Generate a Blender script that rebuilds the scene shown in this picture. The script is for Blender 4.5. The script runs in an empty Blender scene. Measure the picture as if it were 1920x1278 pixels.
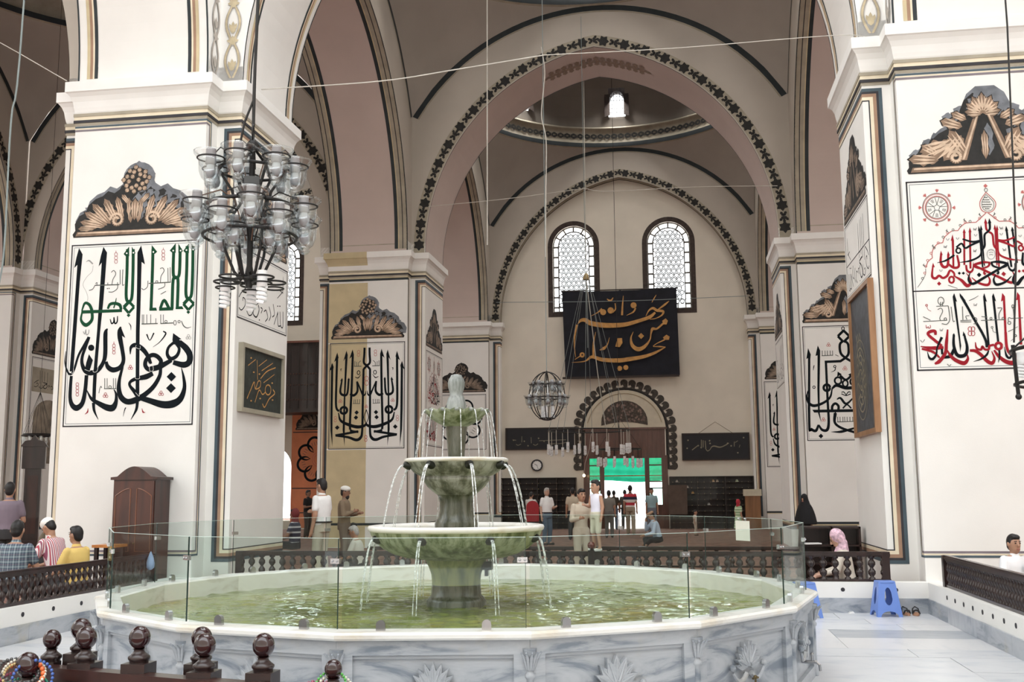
import bpy, bmesh, math, random
from mathutils import Vector, Matrix
random.seed(7)
PI = math.pi
scene = bpy.context.scene
COL = scene.collection

# ------------------------------------------------------------------ camera
FPX = 1978.1
cam_d = bpy.data.cameras.new('camera')
cam = bpy.data.objects.new('camera', cam_d)
COL.objects.link(cam)
cam_d.sensor_fit = 'HORIZONTAL'; cam_d.sensor_width = 36.0
cam_d.lens = FPX / 1920.0 * 36.0
cam_d.clip_start = 0.05; cam_d.clip_end = 400
PITCH, YAW, ROLL = 0.1399, 0.1531, -0.0076
_fw = Vector((-math.sin(YAW)*math.cos(PITCH), math.cos(YAW)*math.cos(PITCH), math.sin(PITCH)))
_rt = Vector((math.cos(YAW), math.sin(YAW), 0)); _up = _rt.cross(_fw)
_r2 = _rt*math.cos(ROLL) + _up*math.sin(ROLL); _u2 = -_rt*math.sin(ROLL) + _up*math.cos(ROLL)
cam.matrix_world = Matrix(((_r2.x, _u2.x, -_fw.x, 0), (_r2.y, _u2.y, -_fw.y, 0), (_r2.z, _u2.z, -_fw.z, 1.7), (0, 0, 0, 1)))
scene.camera = cam

# ------------------------------------------------------------------ sky, daylight, exposure
world = bpy.data.worlds.new('overcast_sky'); scene.world = world
world.use_nodes = True
_bg = world.node_tree.nodes['Background']
_bg.inputs['Color'].default_value = (0.93, 0.97, 1.0, 1)
_bg.inputs['Strength'].default_value = 3.7
vs = scene.view_settings
vs.view_transform = 'Standard'; vs.look = 'None'; vs.gamma = 1.0; vs.use_curve_mapping = False
vs.exposure = 0.36
try:
    scene.cycles.use_denoising = True
    scene.cycles.max_bounces = 7; scene.cycles.diffuse_bounces = 4; scene.cycles.glossy_bounces = 3
    scene.cycles.transmission_bounces = 3; scene.cycles.transparent_max_bounces = 12
    scene.cycles.caustics_reflective = False; scene.cycles.caustics_refractive = False
    scene.cycles.sample_clamp_indirect = 4.0
except Exception:
    pass

def area_light(name, loc, rot, sx, sy, power, color=(1, 1, 1), shape='RECTANGLE', spread=PI):
    d = bpy.data.lights.new(name, 'AREA'); d.shape = shape; d.size = sx; d.size_y = sy
    d.energy = power; d.color = color; d.spread = spread
    o = bpy.data.objects.new(name, d); COL.objects.link(o); o.location = loc; o.rotation_euler = rot
    return o
# daylight falling through the glazed oculus over the fountain bay
area_light('oculus_daylight', (-2.017, 10.54, 17.6), (0, 0, 0), 9.5, 9.5, 260, (1.0, 0.985, 0.96), 'ELLIPSE')
# daylight coming in at the two tall windows of the far wall; fill lamps are added in the domes

# ------------------------------------------------------------------ materials
MATS = {}
def _nodes(name):
    m = bpy.data.materials.new(name); m.use_nodes = True
    nt = m.node_tree; b = nt.nodes['Principled BSDF']
    MATS[name] = m
    return m, nt, b
def _n(nt, t, **kw):
    n = nt.nodes.new(t)
    for k, v in kw.items():
        if k in n.inputs: n.inputs[k].default_value = v
        else: setattr(n, k, v)
    return n
def _coord(nt, scale=(1, 1, 1), gen='Object'):
    tc = nt.nodes.new('ShaderNodeTexCoord'); mp = nt.nodes.new('ShaderNodeMapping')
    mp.inputs['Scale'].default_value = scale
    nt.links.new(tc.outputs[gen], mp.inputs['Vector']); return mp.outputs['Vector']
def _ramp(nt, fac, stops):
    r = nt.nodes.new('ShaderNodeValToRGB'); e = r.color_ramp.elements
    while len(e) < len(stops): e.new(0.5)
    for i, (p, c) in enumerate(stops):
        e[i].position = p; e[i].color = (c[0], c[1], c[2], 1)
    nt.links.new(fac, r.inputs['Fac']); return r.outputs['Color']
def mat(name, col, rough=0.6, var=0.12, scale=3.0, metal=0.0, spec=0.4, bump=0.0, bscale=20.0, coat=0.0):
    """paint-like surface: a colour with soft mottling and optional fine relief"""
    if name in MATS: return MATS[name]
    m, nt, b = _nodes(name)
    v = _coord(nt)
    nz = _n(nt, 'ShaderNodeTexNoise', Scale=scale, Detail=4.0); nt.links.new(v, nz.inputs['Vector'])
    lo = [c*(1-var) for c in col]; hi = [min(1, c*(1+var)) for c in col]
    nt.links.new(_ramp(nt, nz.outputs['Fac'], [(0.3, lo), (0.7, hi)]), b.inputs['Base Color'])
    b.inputs['Roughness'].default_value = rough; b.inputs['Metallic'].default_value = metal
    b.inputs['Specular IOR Level'].default_value = spec; b.inputs['Coat Weight'].default_value = coat
    if bump:
        n2 = _n(nt, 'ShaderNodeTexNoise', Scale=bscale, Detail=5.0); nt.links.new(v, n2.inputs['Vector'])
        bp = _n(nt, 'ShaderNodeBump', Strength=bump, Distance=0.02); nt.links.new(n2.outputs['Fac'], bp.inputs['Height'])
        nt.links.new(bp.outputs['Normal'], b.inputs['Normal'])
    return m
def emis(name, col, strength):
    if name in MATS: return MATS[name]
    m, nt, b = _nodes(name)
    b.inputs['Base Color'].default_value = (*col, 1); b.inputs['Emission Color'].default_value = (*col, 1)
    b.inputs['Emission Strength'].default_value = strength
    return m
def marble(name, base, vein, scale=1.2, rough=0.25, stain=None, stretch=(1, 1, 3.5), amount=0.5):
    m, nt, b = _nodes(name)
    v = _coord(nt, stretch)
    n1 = _n(nt, 'ShaderNodeTexNoise', Scale=scale, Detail=6.0, Roughness=0.6, Distortion=1.4); nt.links.new(v, n1.inputs['Vector'])
    mid = [base[i]*(1-amount*.5)+vein[i]*amount*.5 for i in range(3)]
    c = _ramp(nt, n1.outputs['Fac'], [(0.36, vein), (0.46, mid), (0.56, base), (0.72, mid)])
    if stain:
        v2 = _coord(nt)
        n2 = _n(nt, 'ShaderNodeTexNoise', Scale=1.7, Detail=5.0); nt.links.new(v2, n2.inputs['Vector'])
        f = nt.nodes.new('ShaderNodeMapRange'); f.inputs['From Min'].default_value = 0.56; f.inputs['From Max'].default_value = 0.74
        f.inputs['To Max'].default_value = 0.75
        nt.links.new(n2.outputs['Fac'], f.inputs['Value'])
        mx = nt.nodes.new('ShaderNodeMix'); mx.data_type = 'RGBA'
        nt.links.new(f.outputs['Result'], mx.inputs['Factor']); nt.links.new(c, mx.inputs[6]); mx.inputs[7].default_value = (*stain, 1)
        c = mx.outputs[2]
    nt.links.new(c, b.inputs['Base Color']); b.inputs['Roughness'].default_value = rough
    return m
def wood(name, dark, light, rough=0.35, scale=6.0, coat=0.2):
    m, nt, b = _nodes(name)
    v = _coord(nt, (1, 1, 0.15))
    n1 = _n(nt, 'ShaderNodeTexNoise', Scale=scale, Detail=5.0, Distortion=1.0); nt.links.new(v, n1.inputs['Vector'])
    nt.links.new(_ramp(nt, n1.outputs['Fac'], [(0.3, dark), (0.7, light)]), b.inputs['Base Color'])
    b.inputs['Roughness'].default_value = rough; b.inputs['Coat Weight'].default_value = coat
    return m
def stripes(name, cols, axis='X', freq=20.0, rough=0.8, check=None):
    """woven cloth: repeating stripes along an object axis; check adds a second set across"""
    if name in MATS: return MATS[name]
    m, nt, b = _nodes(name)
    tc = nt.nodes.new('ShaderNodeTexCoord'); sp = nt.nodes.new('ShaderNodeSeparateXYZ'); nt.links.new(tc.outputs['Object'], sp.inputs[0])
    def band(ax, cs, fr):
        mu = _n(nt, 'ShaderNodeMath', operation='MULTIPLY'); mu.inputs[1].default_value = fr; nt.links.new(sp.outputs[ax], mu.inputs[0])
        fr_ = _n(nt, 'ShaderNodeMath', operation='FRACT'); nt.links.new(mu.outputs[0], fr_.inputs[0])
        k = len(cs); r = nt.nodes.new('ShaderNodeValToRGB'); r.color_ramp.interpolation = 'CONSTANT'; e = r.color_ramp.elements
        while len(e) < k: e.new(0.5)
        for i, c in enumerate(cs): e[i].position = i/k; e[i].color = (*c, 1)
        nt.links.new(fr_.outputs[0], r.inputs['Fac']); return r.outputs['Color']
    c = band(axis, cols, freq)
    if check:
        c2 = band('Z', check, freq)
        mx = nt.nodes.new('ShaderNodeMix'); mx.data_type = 'RGBA'; mx.inputs['Factor'].default_value = 0.5
        nt.links.new(c, mx.inputs[6]); nt.links.new(c2, mx.inputs[7]); c = mx.outputs[2]
    nt.links.new(c, b.inputs['Base Color']); b.inputs['Roughness'].default_value = rough
    return m
def pane(name, tint, alpha_refl=0.06, rough=0.02):
    """clear sheet glass: mostly lets light straight through, with a Fresnel reflection"""
    m, nt, b = _nodes(name)
    nt.nodes.remove(b); out = nt.nodes['Material Output']
    tr = nt.nodes.new('ShaderNodeBsdfTransparent'); tr.inputs['Color'].default_value = (*tint, 1)
    gl = nt.nodes.new('ShaderNodeBsdfGlossy'); gl.inputs['Roughness'].default_value = rough
    lw = nt.nodes.new('ShaderNodeLayerWeight'); lw.inputs['Blend'].default_value = 0.5
    pw = _n(nt, 'ShaderNodeMath', operation='POWER'); pw.inputs[1].default_value = 4.0; nt.links.new(lw.outputs['Facing'], pw.inputs[0])
    ad = _n(nt, 'ShaderNodeMath', operation='MULTIPLY_ADD'); ad.inputs[1].default_value = 0.22; ad.inputs[2].default_value = alpha_refl; nt.links.new(pw.outputs[0], ad.inputs[0])
    mx = nt.nodes.new('ShaderNodeMixShader'); nt.links.new(ad.outputs[0], mx.inputs[0])
    nt.links.new(tr.outputs[0], mx.inputs[1]); nt.links.new(gl.outputs[0], mx.inputs[2]); nt.links.new(mx.outputs[0], out.inputs['Surface'])
    return m

PLASTER = mat('white_plaster', (0.795, 0.78, 0.75), 0.75, 0.035, 1.2, spec=0.2, bump=0.05, bscale=60)
PLASTER_OLD = mat('beige_unrestored_plaster', (0.56, 0.47, 0.30), 0.8, 0.1, 2.0, spec=0.15)
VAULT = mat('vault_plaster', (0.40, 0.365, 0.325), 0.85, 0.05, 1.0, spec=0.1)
SOFFIT = mat('pale_soffit_plaster', (0.785, 0.765, 0.735), 0.85, 0.04, 1.0, spec=0.1)
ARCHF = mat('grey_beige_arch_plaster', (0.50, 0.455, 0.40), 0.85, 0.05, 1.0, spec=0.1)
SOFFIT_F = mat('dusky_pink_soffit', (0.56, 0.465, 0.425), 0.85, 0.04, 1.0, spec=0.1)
TRIMW = mat('white_moulding', (0.815, 0.80, 0.775), 0.7, 0.03, 2.0, spec=0.2)
C_BLUE = mat('blue_grey_line', (0.065, 0.095, 0.115), 0.7, 0.15)
C_BLACK = mat('black_line', (0.035, 0.033, 0.038), 0.7, 0.2)
C_BROWN = mat('brown_line', (0.34, 0.21, 0.14), 0.7, 0.15)
C_OCHRE = mat('ochre_line', (0.56, 0.47, 0.30), 0.7, 0.12)
C_CREAM = mat('cream_line', (0.75, 0.66, 0.50), 0.7, 0.1)
C_TAUPE = mat('taupe_band', (0.36, 0.32, 0.25), 0.75, 0.15)
C_DARK = mat('dark_blue_black_line', (0.025, 0.032, 0.036), 0.7, 0.2)
INK = mat('black_ink', (0.008, 0.011, 0.014), 0.8, 0.15, spec=0.08)
INK_GREEN = mat('green_ink', (0.012, 0.062, 0.030), 0.8, 0.15, spec=0.08)
INK_RED = mat('red_ink', (0.30, 0.018, 0.028), 0.8, 0.12, spec=0.08)
INK_GREY = mat('grey_ink', (0.16, 0.17, 0.16), 0.6, 0.15)
GOLD = mat('gold_paint', (0.52, 0.27, 0.08), 0.5, 0.2, 8)
LEAF_DARK = mat('leaf_dark', (0.022, 0.021, 0.02), 0.8, 0.25, 10)
LEAF_MID = mat('leaf_brown', (0.24, 0.16, 0.11), 0.8, 0.25, 10)
LEAF_LIGHT = mat('leaf_buff', (0.60, 0.45, 0.33), 0.8, 0.2, 10)
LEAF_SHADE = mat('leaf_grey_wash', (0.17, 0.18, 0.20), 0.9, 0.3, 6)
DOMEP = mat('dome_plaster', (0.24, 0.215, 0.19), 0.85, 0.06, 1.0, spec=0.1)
DARKWOOD = wood('dark_walnut', (0.010, 0.005, 0.005), (0.032, 0.013, 0.011), 0.32)
REDWOOD = wood('red_brown_wood', (0.018, 0.005, 0.003), (0.055, 0.013, 0.007), 0.45)
DOORWOOD = wood('door_wood', (0.07, 0.026, 0.016), (0.13, 0.052, 0.035), 0.45)
MARBLE = marble('grey_veined_marble', (0.43, 0.45, 0.48), (0.19, 0.22, 0.26), 1.1, 0.3, stain=(0.42, 0.36, 0.22))  # basin sides stand in shade; that shade is put into this darker grey
MARBLE_W = marble('white_marble', (0.80, 0.80, 0.79), (0.60, 0.61, 0.64), 1.0, 0.25)
MARBLE_RIM = marble('white_marble_rim', (0.80, 0.79, 0.76), (0.66, 0.63, 0.58), 1.4, 0.25, stain=(0.55, 0.40, 0.18))
IRON = mat('black_iron', (0.018, 0.017, 0.017), 0.45, 0.3, metal=0.3)
STEEL = mat('brushed_steel', (0.45, 0.45, 0.46), 0.25, 0.1, metal=1.0)
WHITE = mat('white_enamel', (0.85, 0.85, 0.84), 0.4, 0.03)
CARPET = mat('red_carpet', (0.22, 0.11, 0.085), 0.95, 0.4, 5)

# ------------------------------------------------------------------ mesh building
class MB:
    def __init__(self): self.v = []; self.f = []; self.mi = []; self.cur = 0
    def quad(self, *ps):
        b = len(self.v); self.v.extend([tuple(p) for p in ps]); self.f.append(tuple(range(b, b+len(ps)))); self.mi.append(self.cur); return self
    def box(self, x0, x1, y0, y1, z0, z1):
        b = len(self.v)
        self.v += [(x0,y0,z0),(x1,y0,z0),(x1,y1,z0),(x0,y1,z0),(x0,y0,z1),(x1,y0,z1),(x1,y1,z1),(x0,y1,z1)]
        for q in ((0,3,2,1),(4,5,6,7),(0,1,5,4),(1,2,6,5),(2,3,7,6),(3,0,4,7)): self.f.append(tuple(b+i for i in q)); self.mi.append(self.cur)
        return self
    def grid(self, rows, closed=False, flip=False):
        b = len(self.v); n = len(rows[0])
        for r in rows: self.v.extend([tuple(p) for p in r])
        for i in range(len(rows)-1):
            for j in range(n if closed else n-1):
                k = (j+1) % n
                q = (b+i*n+j, b+i*n+k, b+(i+1)*n+k, b+(i+1)*n+j)
                self.f.append(q[::-1] if flip else q); self.mi.append(self.cur)
        return self
    def ngon(self, pts, flip=False):
        b = len(self.v); self.v.extend([tuple(p) for p in pts]); q = tuple(range(b, b+len(pts))); self.f.append(q[::-1] if flip else q); self.mi.append(self.cur); return self
    def lathe(self, prof, n=24, c=(0, 0), caps=True, a0=0.0):
        """prof: (radius, z) from bottom to top"""
        rows = [[(c[0]+r*math.cos(a0+2*PI*k/n), c[1]+r*math.sin(a0+2*PI*k/n), z) for k in range(n)] for r, z in prof]
        self.grid(rows, closed=True)
        if caps:
            self.ngon(rows[0], flip=True); self.ngon(rows[-1])
        return self
    def tube(self, path, r, n=8, caps=True):
        path = [Vector(p) for p in path]; rs = r if isinstance(r, (list, tuple)) else [r]*len(path)
        rows = []; ref = None
        for i, p in enumerate(path):
            t = (path[min(i+1, len(path)-1)] - path[max(i-1, 0)])
            t = t.normalized() if t.length > 1e-9 else Vector((0, 0, 1))
            if ref is None: ref = Vector((0, 0, 1)) if abs(t.z) < 0.9 else Vector((1, 0, 0))
            u = (ref - t*ref.dot(t)); u = u.normalized() if u.length > 1e-6 else t.orthogonal().normalized()
            w = t.cross(u); ref = u
            rows.append([p + (u*math.cos(2*PI*k/n) + w*math.sin(2*PI*k/n))*rs[i] for k in range(n)])
        self.grid(rows, closed=True)
        if caps: self.ngon(rows[0], flip=True); self.ngon(rows[-1])
        return self
    def ball(self, c, r, n=12, m=8, sz=1.0):
        prof = [(max(1e-4, r*math.sin(PI*k/m)), c[2] - r*sz*math.cos(PI*k/m)) for k in range(m+1)]
        return self.lathe(prof, n, (c[0], c[1]), caps=False)
    def prism(self, pts, o, u, v, n, d0, d1):
        """flat outline pts (2D) lifted to a plate: origin o, axes u, v, normal n, from depth d0 to d1"""
        o, u, v, n = Vector(o), Vector(u), Vector(v), Vector(n)
        a = [o+u*x+v*y+n*d0 for x, y in pts]; b = [o+u*x+v*y+n*d1 for x, y in pts]
        self.ngon(b); self.ngon(a, flip=True)
        m = len(pts)
        for i in range(m):
            j = (i+1) % m; self.quad(a[i], a[j], b[j], b[i])
        return self
    def mesh(self, name, mats, smooth=False):
        me = bpy.data.meshes.new(name); me.from_pydata(self.v, [], self.f)
        for mm in (mats if isinstance(mats, (list, tuple)) else [mats]): me.materials.append(mm)
        if any(self.mi): me.polygons.foreach_set('material_index', self.mi)
        if smooth: me.polygons.foreach_set('use_smooth', [True]*len(me.polygons))
        me.update(); return me
    def build(self, name, mats, parent=None, smooth=False, **props):
        o = bpy.data.objects.new(name, self.mesh(name, mats, smooth)); COL.objects.link(o)
        if parent is not None: o.parent = parent
        for k, vv in props.items(): o[k] = vv
        return o
def add(name, me, parent=None, loc=(0, 0, 0), rz=0.0, **props):
    o = bpy.data.objects.new(name, me); COL.objects.link(o); o.location = loc; o.rotation_euler = (0, 0, rz)
    if parent is not None: o.parent = parent
    for k, vv in props.items(): o[k] = vv
    return o
def thing(name, label, cat, loc=(0, 0, 0), rz=0.0, group=None, kind=None):
    o = bpy.data.objects.new(name, None); COL.objects.link(o); o.empty_display_size = 0.1
    o.location = loc; o.rotation_euler = (0, 0, rz)
    if label: o['label'] = label
    if cat: o['category'] = cat
    if group: o['group'] = group
    if kind: o['kind'] = kind
    return o
def tag(o, label, cat, group=None):
    o['label'] = label; o['category'] = cat
    if group: o['group'] = group
    return o
def clone(root, loc=None, rz=None, label=None, group=None):
    r = root.copy(); COL.objects.link(r)
    if loc is not None: r.location = loc
    if rz is not None: r.rotation_euler = (0, 0, rz)
    if label: r['label'] = label
    if group: r['group'] = group
    for ch in list(root.children):
        c = ch.copy(); COL.objects.link(c); c.parent = r
        for g in list(ch.children):
            d = g.copy(); COL.objects.link(d); d.parent = c
    return r
def arc2(cx, cy, r, a0, a1, n):
    return [(cx+r*math.cos(a0+(a1-a0)*i/n), cy+r*math.sin(a0+(a1-a0)*i/n)) for i in range(n+1)]
def spline(pts, k=6, closed=False):
    """Catmull-Rom through 2D/3D points"""
    P = [Vector(p) for p in pts]; out = []
    n = len(P)
    if n < 3: return P
    for i in range(n if closed else n-1):
        p0 = P[(i-1) % n] if closed or i > 0 else P[0]*2-P[1]
        p1 = P[i]; p2 = P[(i+1) % n]
        p3 = P[(i+2) % n] if closed or i+2 < n else P[-1]*2-P[-2]
        for j in range(k):
            t = j/k
            out.append(0.5*((2*p1)+(p2-p0)*t+(2*p0-5*p1+4*p2-p3)*t*t+(3*p1-p0-3*p2+p3)*t*t*t))
    if not closed: out.append(P[-1].copy())
    return out
# ------------------------------------------------------------------ the hall: grid of pillars, arches and vaults
A, B = 1.148, 0.411            # half width of a pillar arm, depth of the corner notch
XL, XC, XR = -8.517, -2.017, 4.483
XLL = XL - 12.2
YA, YB, YD = 17.044, 30.044, 43.044
YZ = 4.044
YWALL = 42.3
Z_PLAT = 0.15                  # carpeted floor
Z_FAS = 8.25; Z_TOP = 8.42     # fascia of the pillar cornice
H = A + B

def cross_plan(e=0.0):
    a, h = A+e, H+e
    return [(-a,-h),(a,-h),(a,-a),(h,-a),(h,a),(a,a),(a,h),(-a,h),(-a,a),(-h,a),(-h,-a),(-a,-a)]
# --- pillar meshes, shared
def ring_rows(levels):
    return [[(x, y, z) for x, y in cross_plan(e)] for e, z in levels]
_mb = MB(); _mb.grid(ring_rows([(0, 0.0), (0, 7.93)]), closed=True); PIL_BODY = _mb.mesh('shaft', PLASTER)
_mb = MB(); _mb.grid(ring_rows([(0, 7.90), (0.015, 7.93), (0.03, 8.0), (0.045, 8.1), (0.075, 8.18), (0.115, 8.235), (0.14, 8.25), (0.14, Z_TOP), (0, Z_TOP+.02), (0, Z_TOP+.3)]), closed=True)
PIL_CORN = _mb.mesh('cornice', TRIMW)
def ring_band(z0, z1, e): 
    m = MB(); m.grid(ring_rows([(0, z0), (e, z0), (e, z1), (0, z1)]), closed=True); return m
PIL_BANDS = [(ring_band(7.85, 7.90, .03).mesh('moulding_line', C_TAUPE)), (ring_band(7.79, 7.85, .02).mesh('moulding_line', C_CREAM)), (ring_band(7.745, 7.79, .026).mesh('moulding_line', C_BLACK)), (ring_band(7.70, 7.745, .012).mesh('moulding_line', C_TAUPE))]
# painted frames: each arm end carries a frame that wraps on to the sides of the arm
def arm_frame(rot, lines, zt, zb, par):
    """lines: (distance from the arm end, width, material) on both arm sides, closed along the end face at zt and zb"""
    c, s = round(math.cos(rot)), round(math.sin(rot))
    def T(x, y, z): return (c*x - s*y, s*x + c*y, z)
    for d, w, m, off in lines:
        mb = MB(); e = 0.004
        for sx in (-1, 1):
            x = sx*(A+e); y0, y1 = -H+d, -H+d+w
            mb.quad(T(x, y0, zb-off), T(x, y1, zb-off-0), T(x, y1, zt+off), T(x, y0, zt+off)) if True else None
            for za, zc in ((zb-off-w, zb-off), (zt+off, zt+off+w)):
                mb.quad(T(x, -H-e, za), T(x, y1, za), T(x, y1, zc), T(x, -H-e, zc))
        for za, zc in ((zb-off-w, zb-off), (zt+off, zt+off+w)):
            mb.quad(T(-A-e, -H-e, za), T(A+e, -H-e, za), T(A+e, -H-e, zc), T(-A-e, -H-e, zc))
        mb.build('painted_line', m, par)
FR_X = [(0.085, 0.018, C_BLACK, 0.0), (0.103, 0.05, C_CREAM, 0.018), (0.153, 0.05, C_BROWN, 0.068), (0.203, 0.035, C_BLACK, 0.118), (0.238, 0.05, C_BLUE, 0.153)]
FR_Y = [(0.10, 0.03, mat('grey_violet_line', (0.20, 0.17, 0.19), 0.7), 0.0), (0.135, 0.02, C_CREAM, 0.035), (0.16, 0.03, C_BLUE, 0.06)]
FR_YD = [(0.075, 0.065, C_DARK, 0.0), (0.14, 0.03, C_OCHRE, 0.065)]
def pillar(cx, cy, label, frames=('x+', 'x-', 'y-'), dark=False):
    t = thing('pillar', label, 'pillar', (cx, cy, 0))
    add('shaft', PIL_BODY, t); add('cornice', PIL_CORN, t)
    for me in PIL_BANDS: add('moulding_line', me, t)
    for f in frames:
        rot = {'y-': 0, 'x+': PI/2, 'y+': PI, 'x-': -PI/2}[f]
        arm_frame(rot, (FR_YD if dark else FR_Y) if f[0] == 'y' else FR_X, 7.45 if f[0] == 'x' else 7.60, 0.82, t)
    return t
P_L = pillar(XL, YA, 'big white pillar behind the carved cupboard, left of the fountain')
P_R = pillar(XR, YA, 'big white pillar with red and black script at the right edge')
P_M = pillar(XL, YB, 'pillar with a beige left half standing behind the man in a white shirt', dark=True)
P_MR = pillar(XR, YB, 'pillar half hidden behind the big right pillar, woman in black before it', dark=True)
P_WL = pillar(XL, YD, 'half pillar on the far wall left of the wall clock', ('x+', 'y-'), True)
P_WR = pillar(XR, YD, 'half pillar on the far wall right of the dark plaque', ('x-', 'y-'), True)
P_LB = pillar(XLL, YB, 'dim pillar of the side aisle at the left edge')
P_LD = pillar(XLL, YD, 'dim half pillar on the far wall of the left aisle', ('x+', 'y-'))
# off-frame neighbours that carry the arches over the camera
for cx, cy, lab in ((XL, YZ, 'white pillar outside the frame, left of the camera'), (XR, YZ, 'white pillar outside the frame, right of the camera'), (XLL, YA, 'pillar of the left aisle outside the frame')):
    pillar(cx, cy, lab, ())

# --- arches
SP = 4.941; AR, AC, AZ = 5.87, 0.93, 8.50
PR, PZ, PH = 6.22, 9.33, 5.352       # pendentive outline circle on the arch face; half side of the bay
def z_in(s, d=0.0): return AZ + math.sqrt(max(0, (AR+d)**2 - (abs(s)+AC)**2))
def z_pend(s): return PZ + math.sqrt(PR**2 - s*s)
def arch_curve(n=40, d=0.0, z0=None):
    """points (s, z) along the pointed intrados, offset outwards by d"""
    th1 = math.acos(AC/(AR+d)); pts = []
    for i in range(n+1):
        th = th1*i/n; pts.append((-( (AR+d)*math.cos(th) - AC), AZ + (AR+d)*math.sin(th)))
    pts = pts + [(-s, z) for s, z in pts[-2::-1]]
    lo = Z_TOP if z0 is None else z0
    return [(pts[0][0], lo)] + pts + [(pts[-1][0], lo)]
SOFF_N = ((0.16, 0.055, C_OCHRE), (0.215, 0.05, C_BROWN), (0.265, 0.03, C_CREAM), (0.295, 0.06, C_DARK))
SOFF_F = ((0.02, 0.11, C_TAUPE), (0.13, 0.025, C_BLACK), (0.155, 0.10, C_TAUPE), (0.255, 0.025, C_OCHRE), (0.28, 0.10, C_DARK))
def arch_meshes(sx=1.0, face=PLASTER, soff=SOFFIT):
    cur = arch_curve(28)
    m = MB()
    # soffit
    m.cur = 1; m.grid([[(s*sx, -A, z) for s, z in cur], [(s*sx, A, z) for s, z in cur]])
    m.cur = 0
    ss = [-PH, -SP-.0] + [s for s, z in cur[2:-2]] + [SP, PH]
    for y, fl in ((-A, False), (A, True)):
        lo = [(-PH*sx, y, Z_TOP), (-SP*sx, y, Z_TOP)] + [(s*sx, y, z) for s, z in cur[2:-2]] + [(SP*sx, y, Z_TOP), (PH*sx, y, Z_TOP)]
        hi = [(s*sx, y, z_pend(max(-PH, min(PH, s)))) for s in ss]
        m.grid([lo, hi], flip=fl)
    body = m.mesh('arch', [face, soff])
    def band(y0, y1, d=0.004, z0=8.62, cut=0.0):
        c2 = [(s, z) for s, z in arch_curve(28, -d) if z >= z0 or True]
        c2[0] = (c2[0][0], z0); c2[-1] = (c2[-1][0], z0)
        mm = MB(); mm.grid([[(s*sx, y0, z) for s, z in c2], [(s*sx, y1, z) for s, z in c2]]); return mm
    lines = []
    for off, w, mm_ in (SOFF_N if face is PLASTER else SOFF_F):
        mb = MB()
        for sg in (-1, 1):
            y0, y1 = sg*(A-off), sg*(A-off-w)
            if sg < 0: y0, y1 = y1, y0
            c2 = arch_curve(28, -0.005); zb = 8.62+off*.5
            c2[0] = (c2[0][0], zb); c2[-1] = (c2[-1][0], zb)
            mb.grid([[(s*sx, y1, z) for s, z in c2], [(s*sx, y0, z) for s, z in c2]])
        for sg in (-1, 1):
            x = sg*(SP-.005)*sx; y = A-off
            mb.quad((x, -y, zb), (x, y, zb), (x, y, zb+w), (x, -y, zb+w))
        lines.append(mb.mesh('soffit_line', mm_))
    edge = MB()
    for sg in (-1, 1):
        c2 = arch_curve(28, -0.005); y0, y1 = sg*A, sg*(A-.03)
        edge.grid([[(s*sx, y0, z) for s, z in c2], [(s*sx, y1, z) for s, z in c2]])
    edge = edge.mesh('edge_line', C_DARK)
    outs = []
    for sg in (-1, 1):
        y = sg*(A+.006); m1 = MB(); m2 = MB()
        N = 36; rows = [[], [], []]
        for i in range(N+1):
            s = -PH+.02 + (2*PH-.04)*i/N; z = z_pend(s); t = 0.17 if sg < 0 else .12
            nx, nz = s/PR, (z-PZ)/PR
            rows[0].append((s*sx, y, z-.01)); rows[1].append(((s-nx*t)*sx, y, z-nz*t)); rows[2].append(((s-nx*(t+.05))*sx, y, z-nz*(t+.05)))
        m1.grid(rows[:2]); m1.cur = 1; m1.grid(rows[1:])
        outs.append(m1.mesh('outline', [C_DARK, C_TAUPE]))
    return body, lines, edge, outs
ARCH = arch_meshes(1.0); ARCH_F = arch_meshes(1.0, ARCHF, SOFFIT_F); ARCH_S = arch_meshes((12.2-2*H)/(13-2*H), ARCHF, SOFFIT_F)
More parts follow.
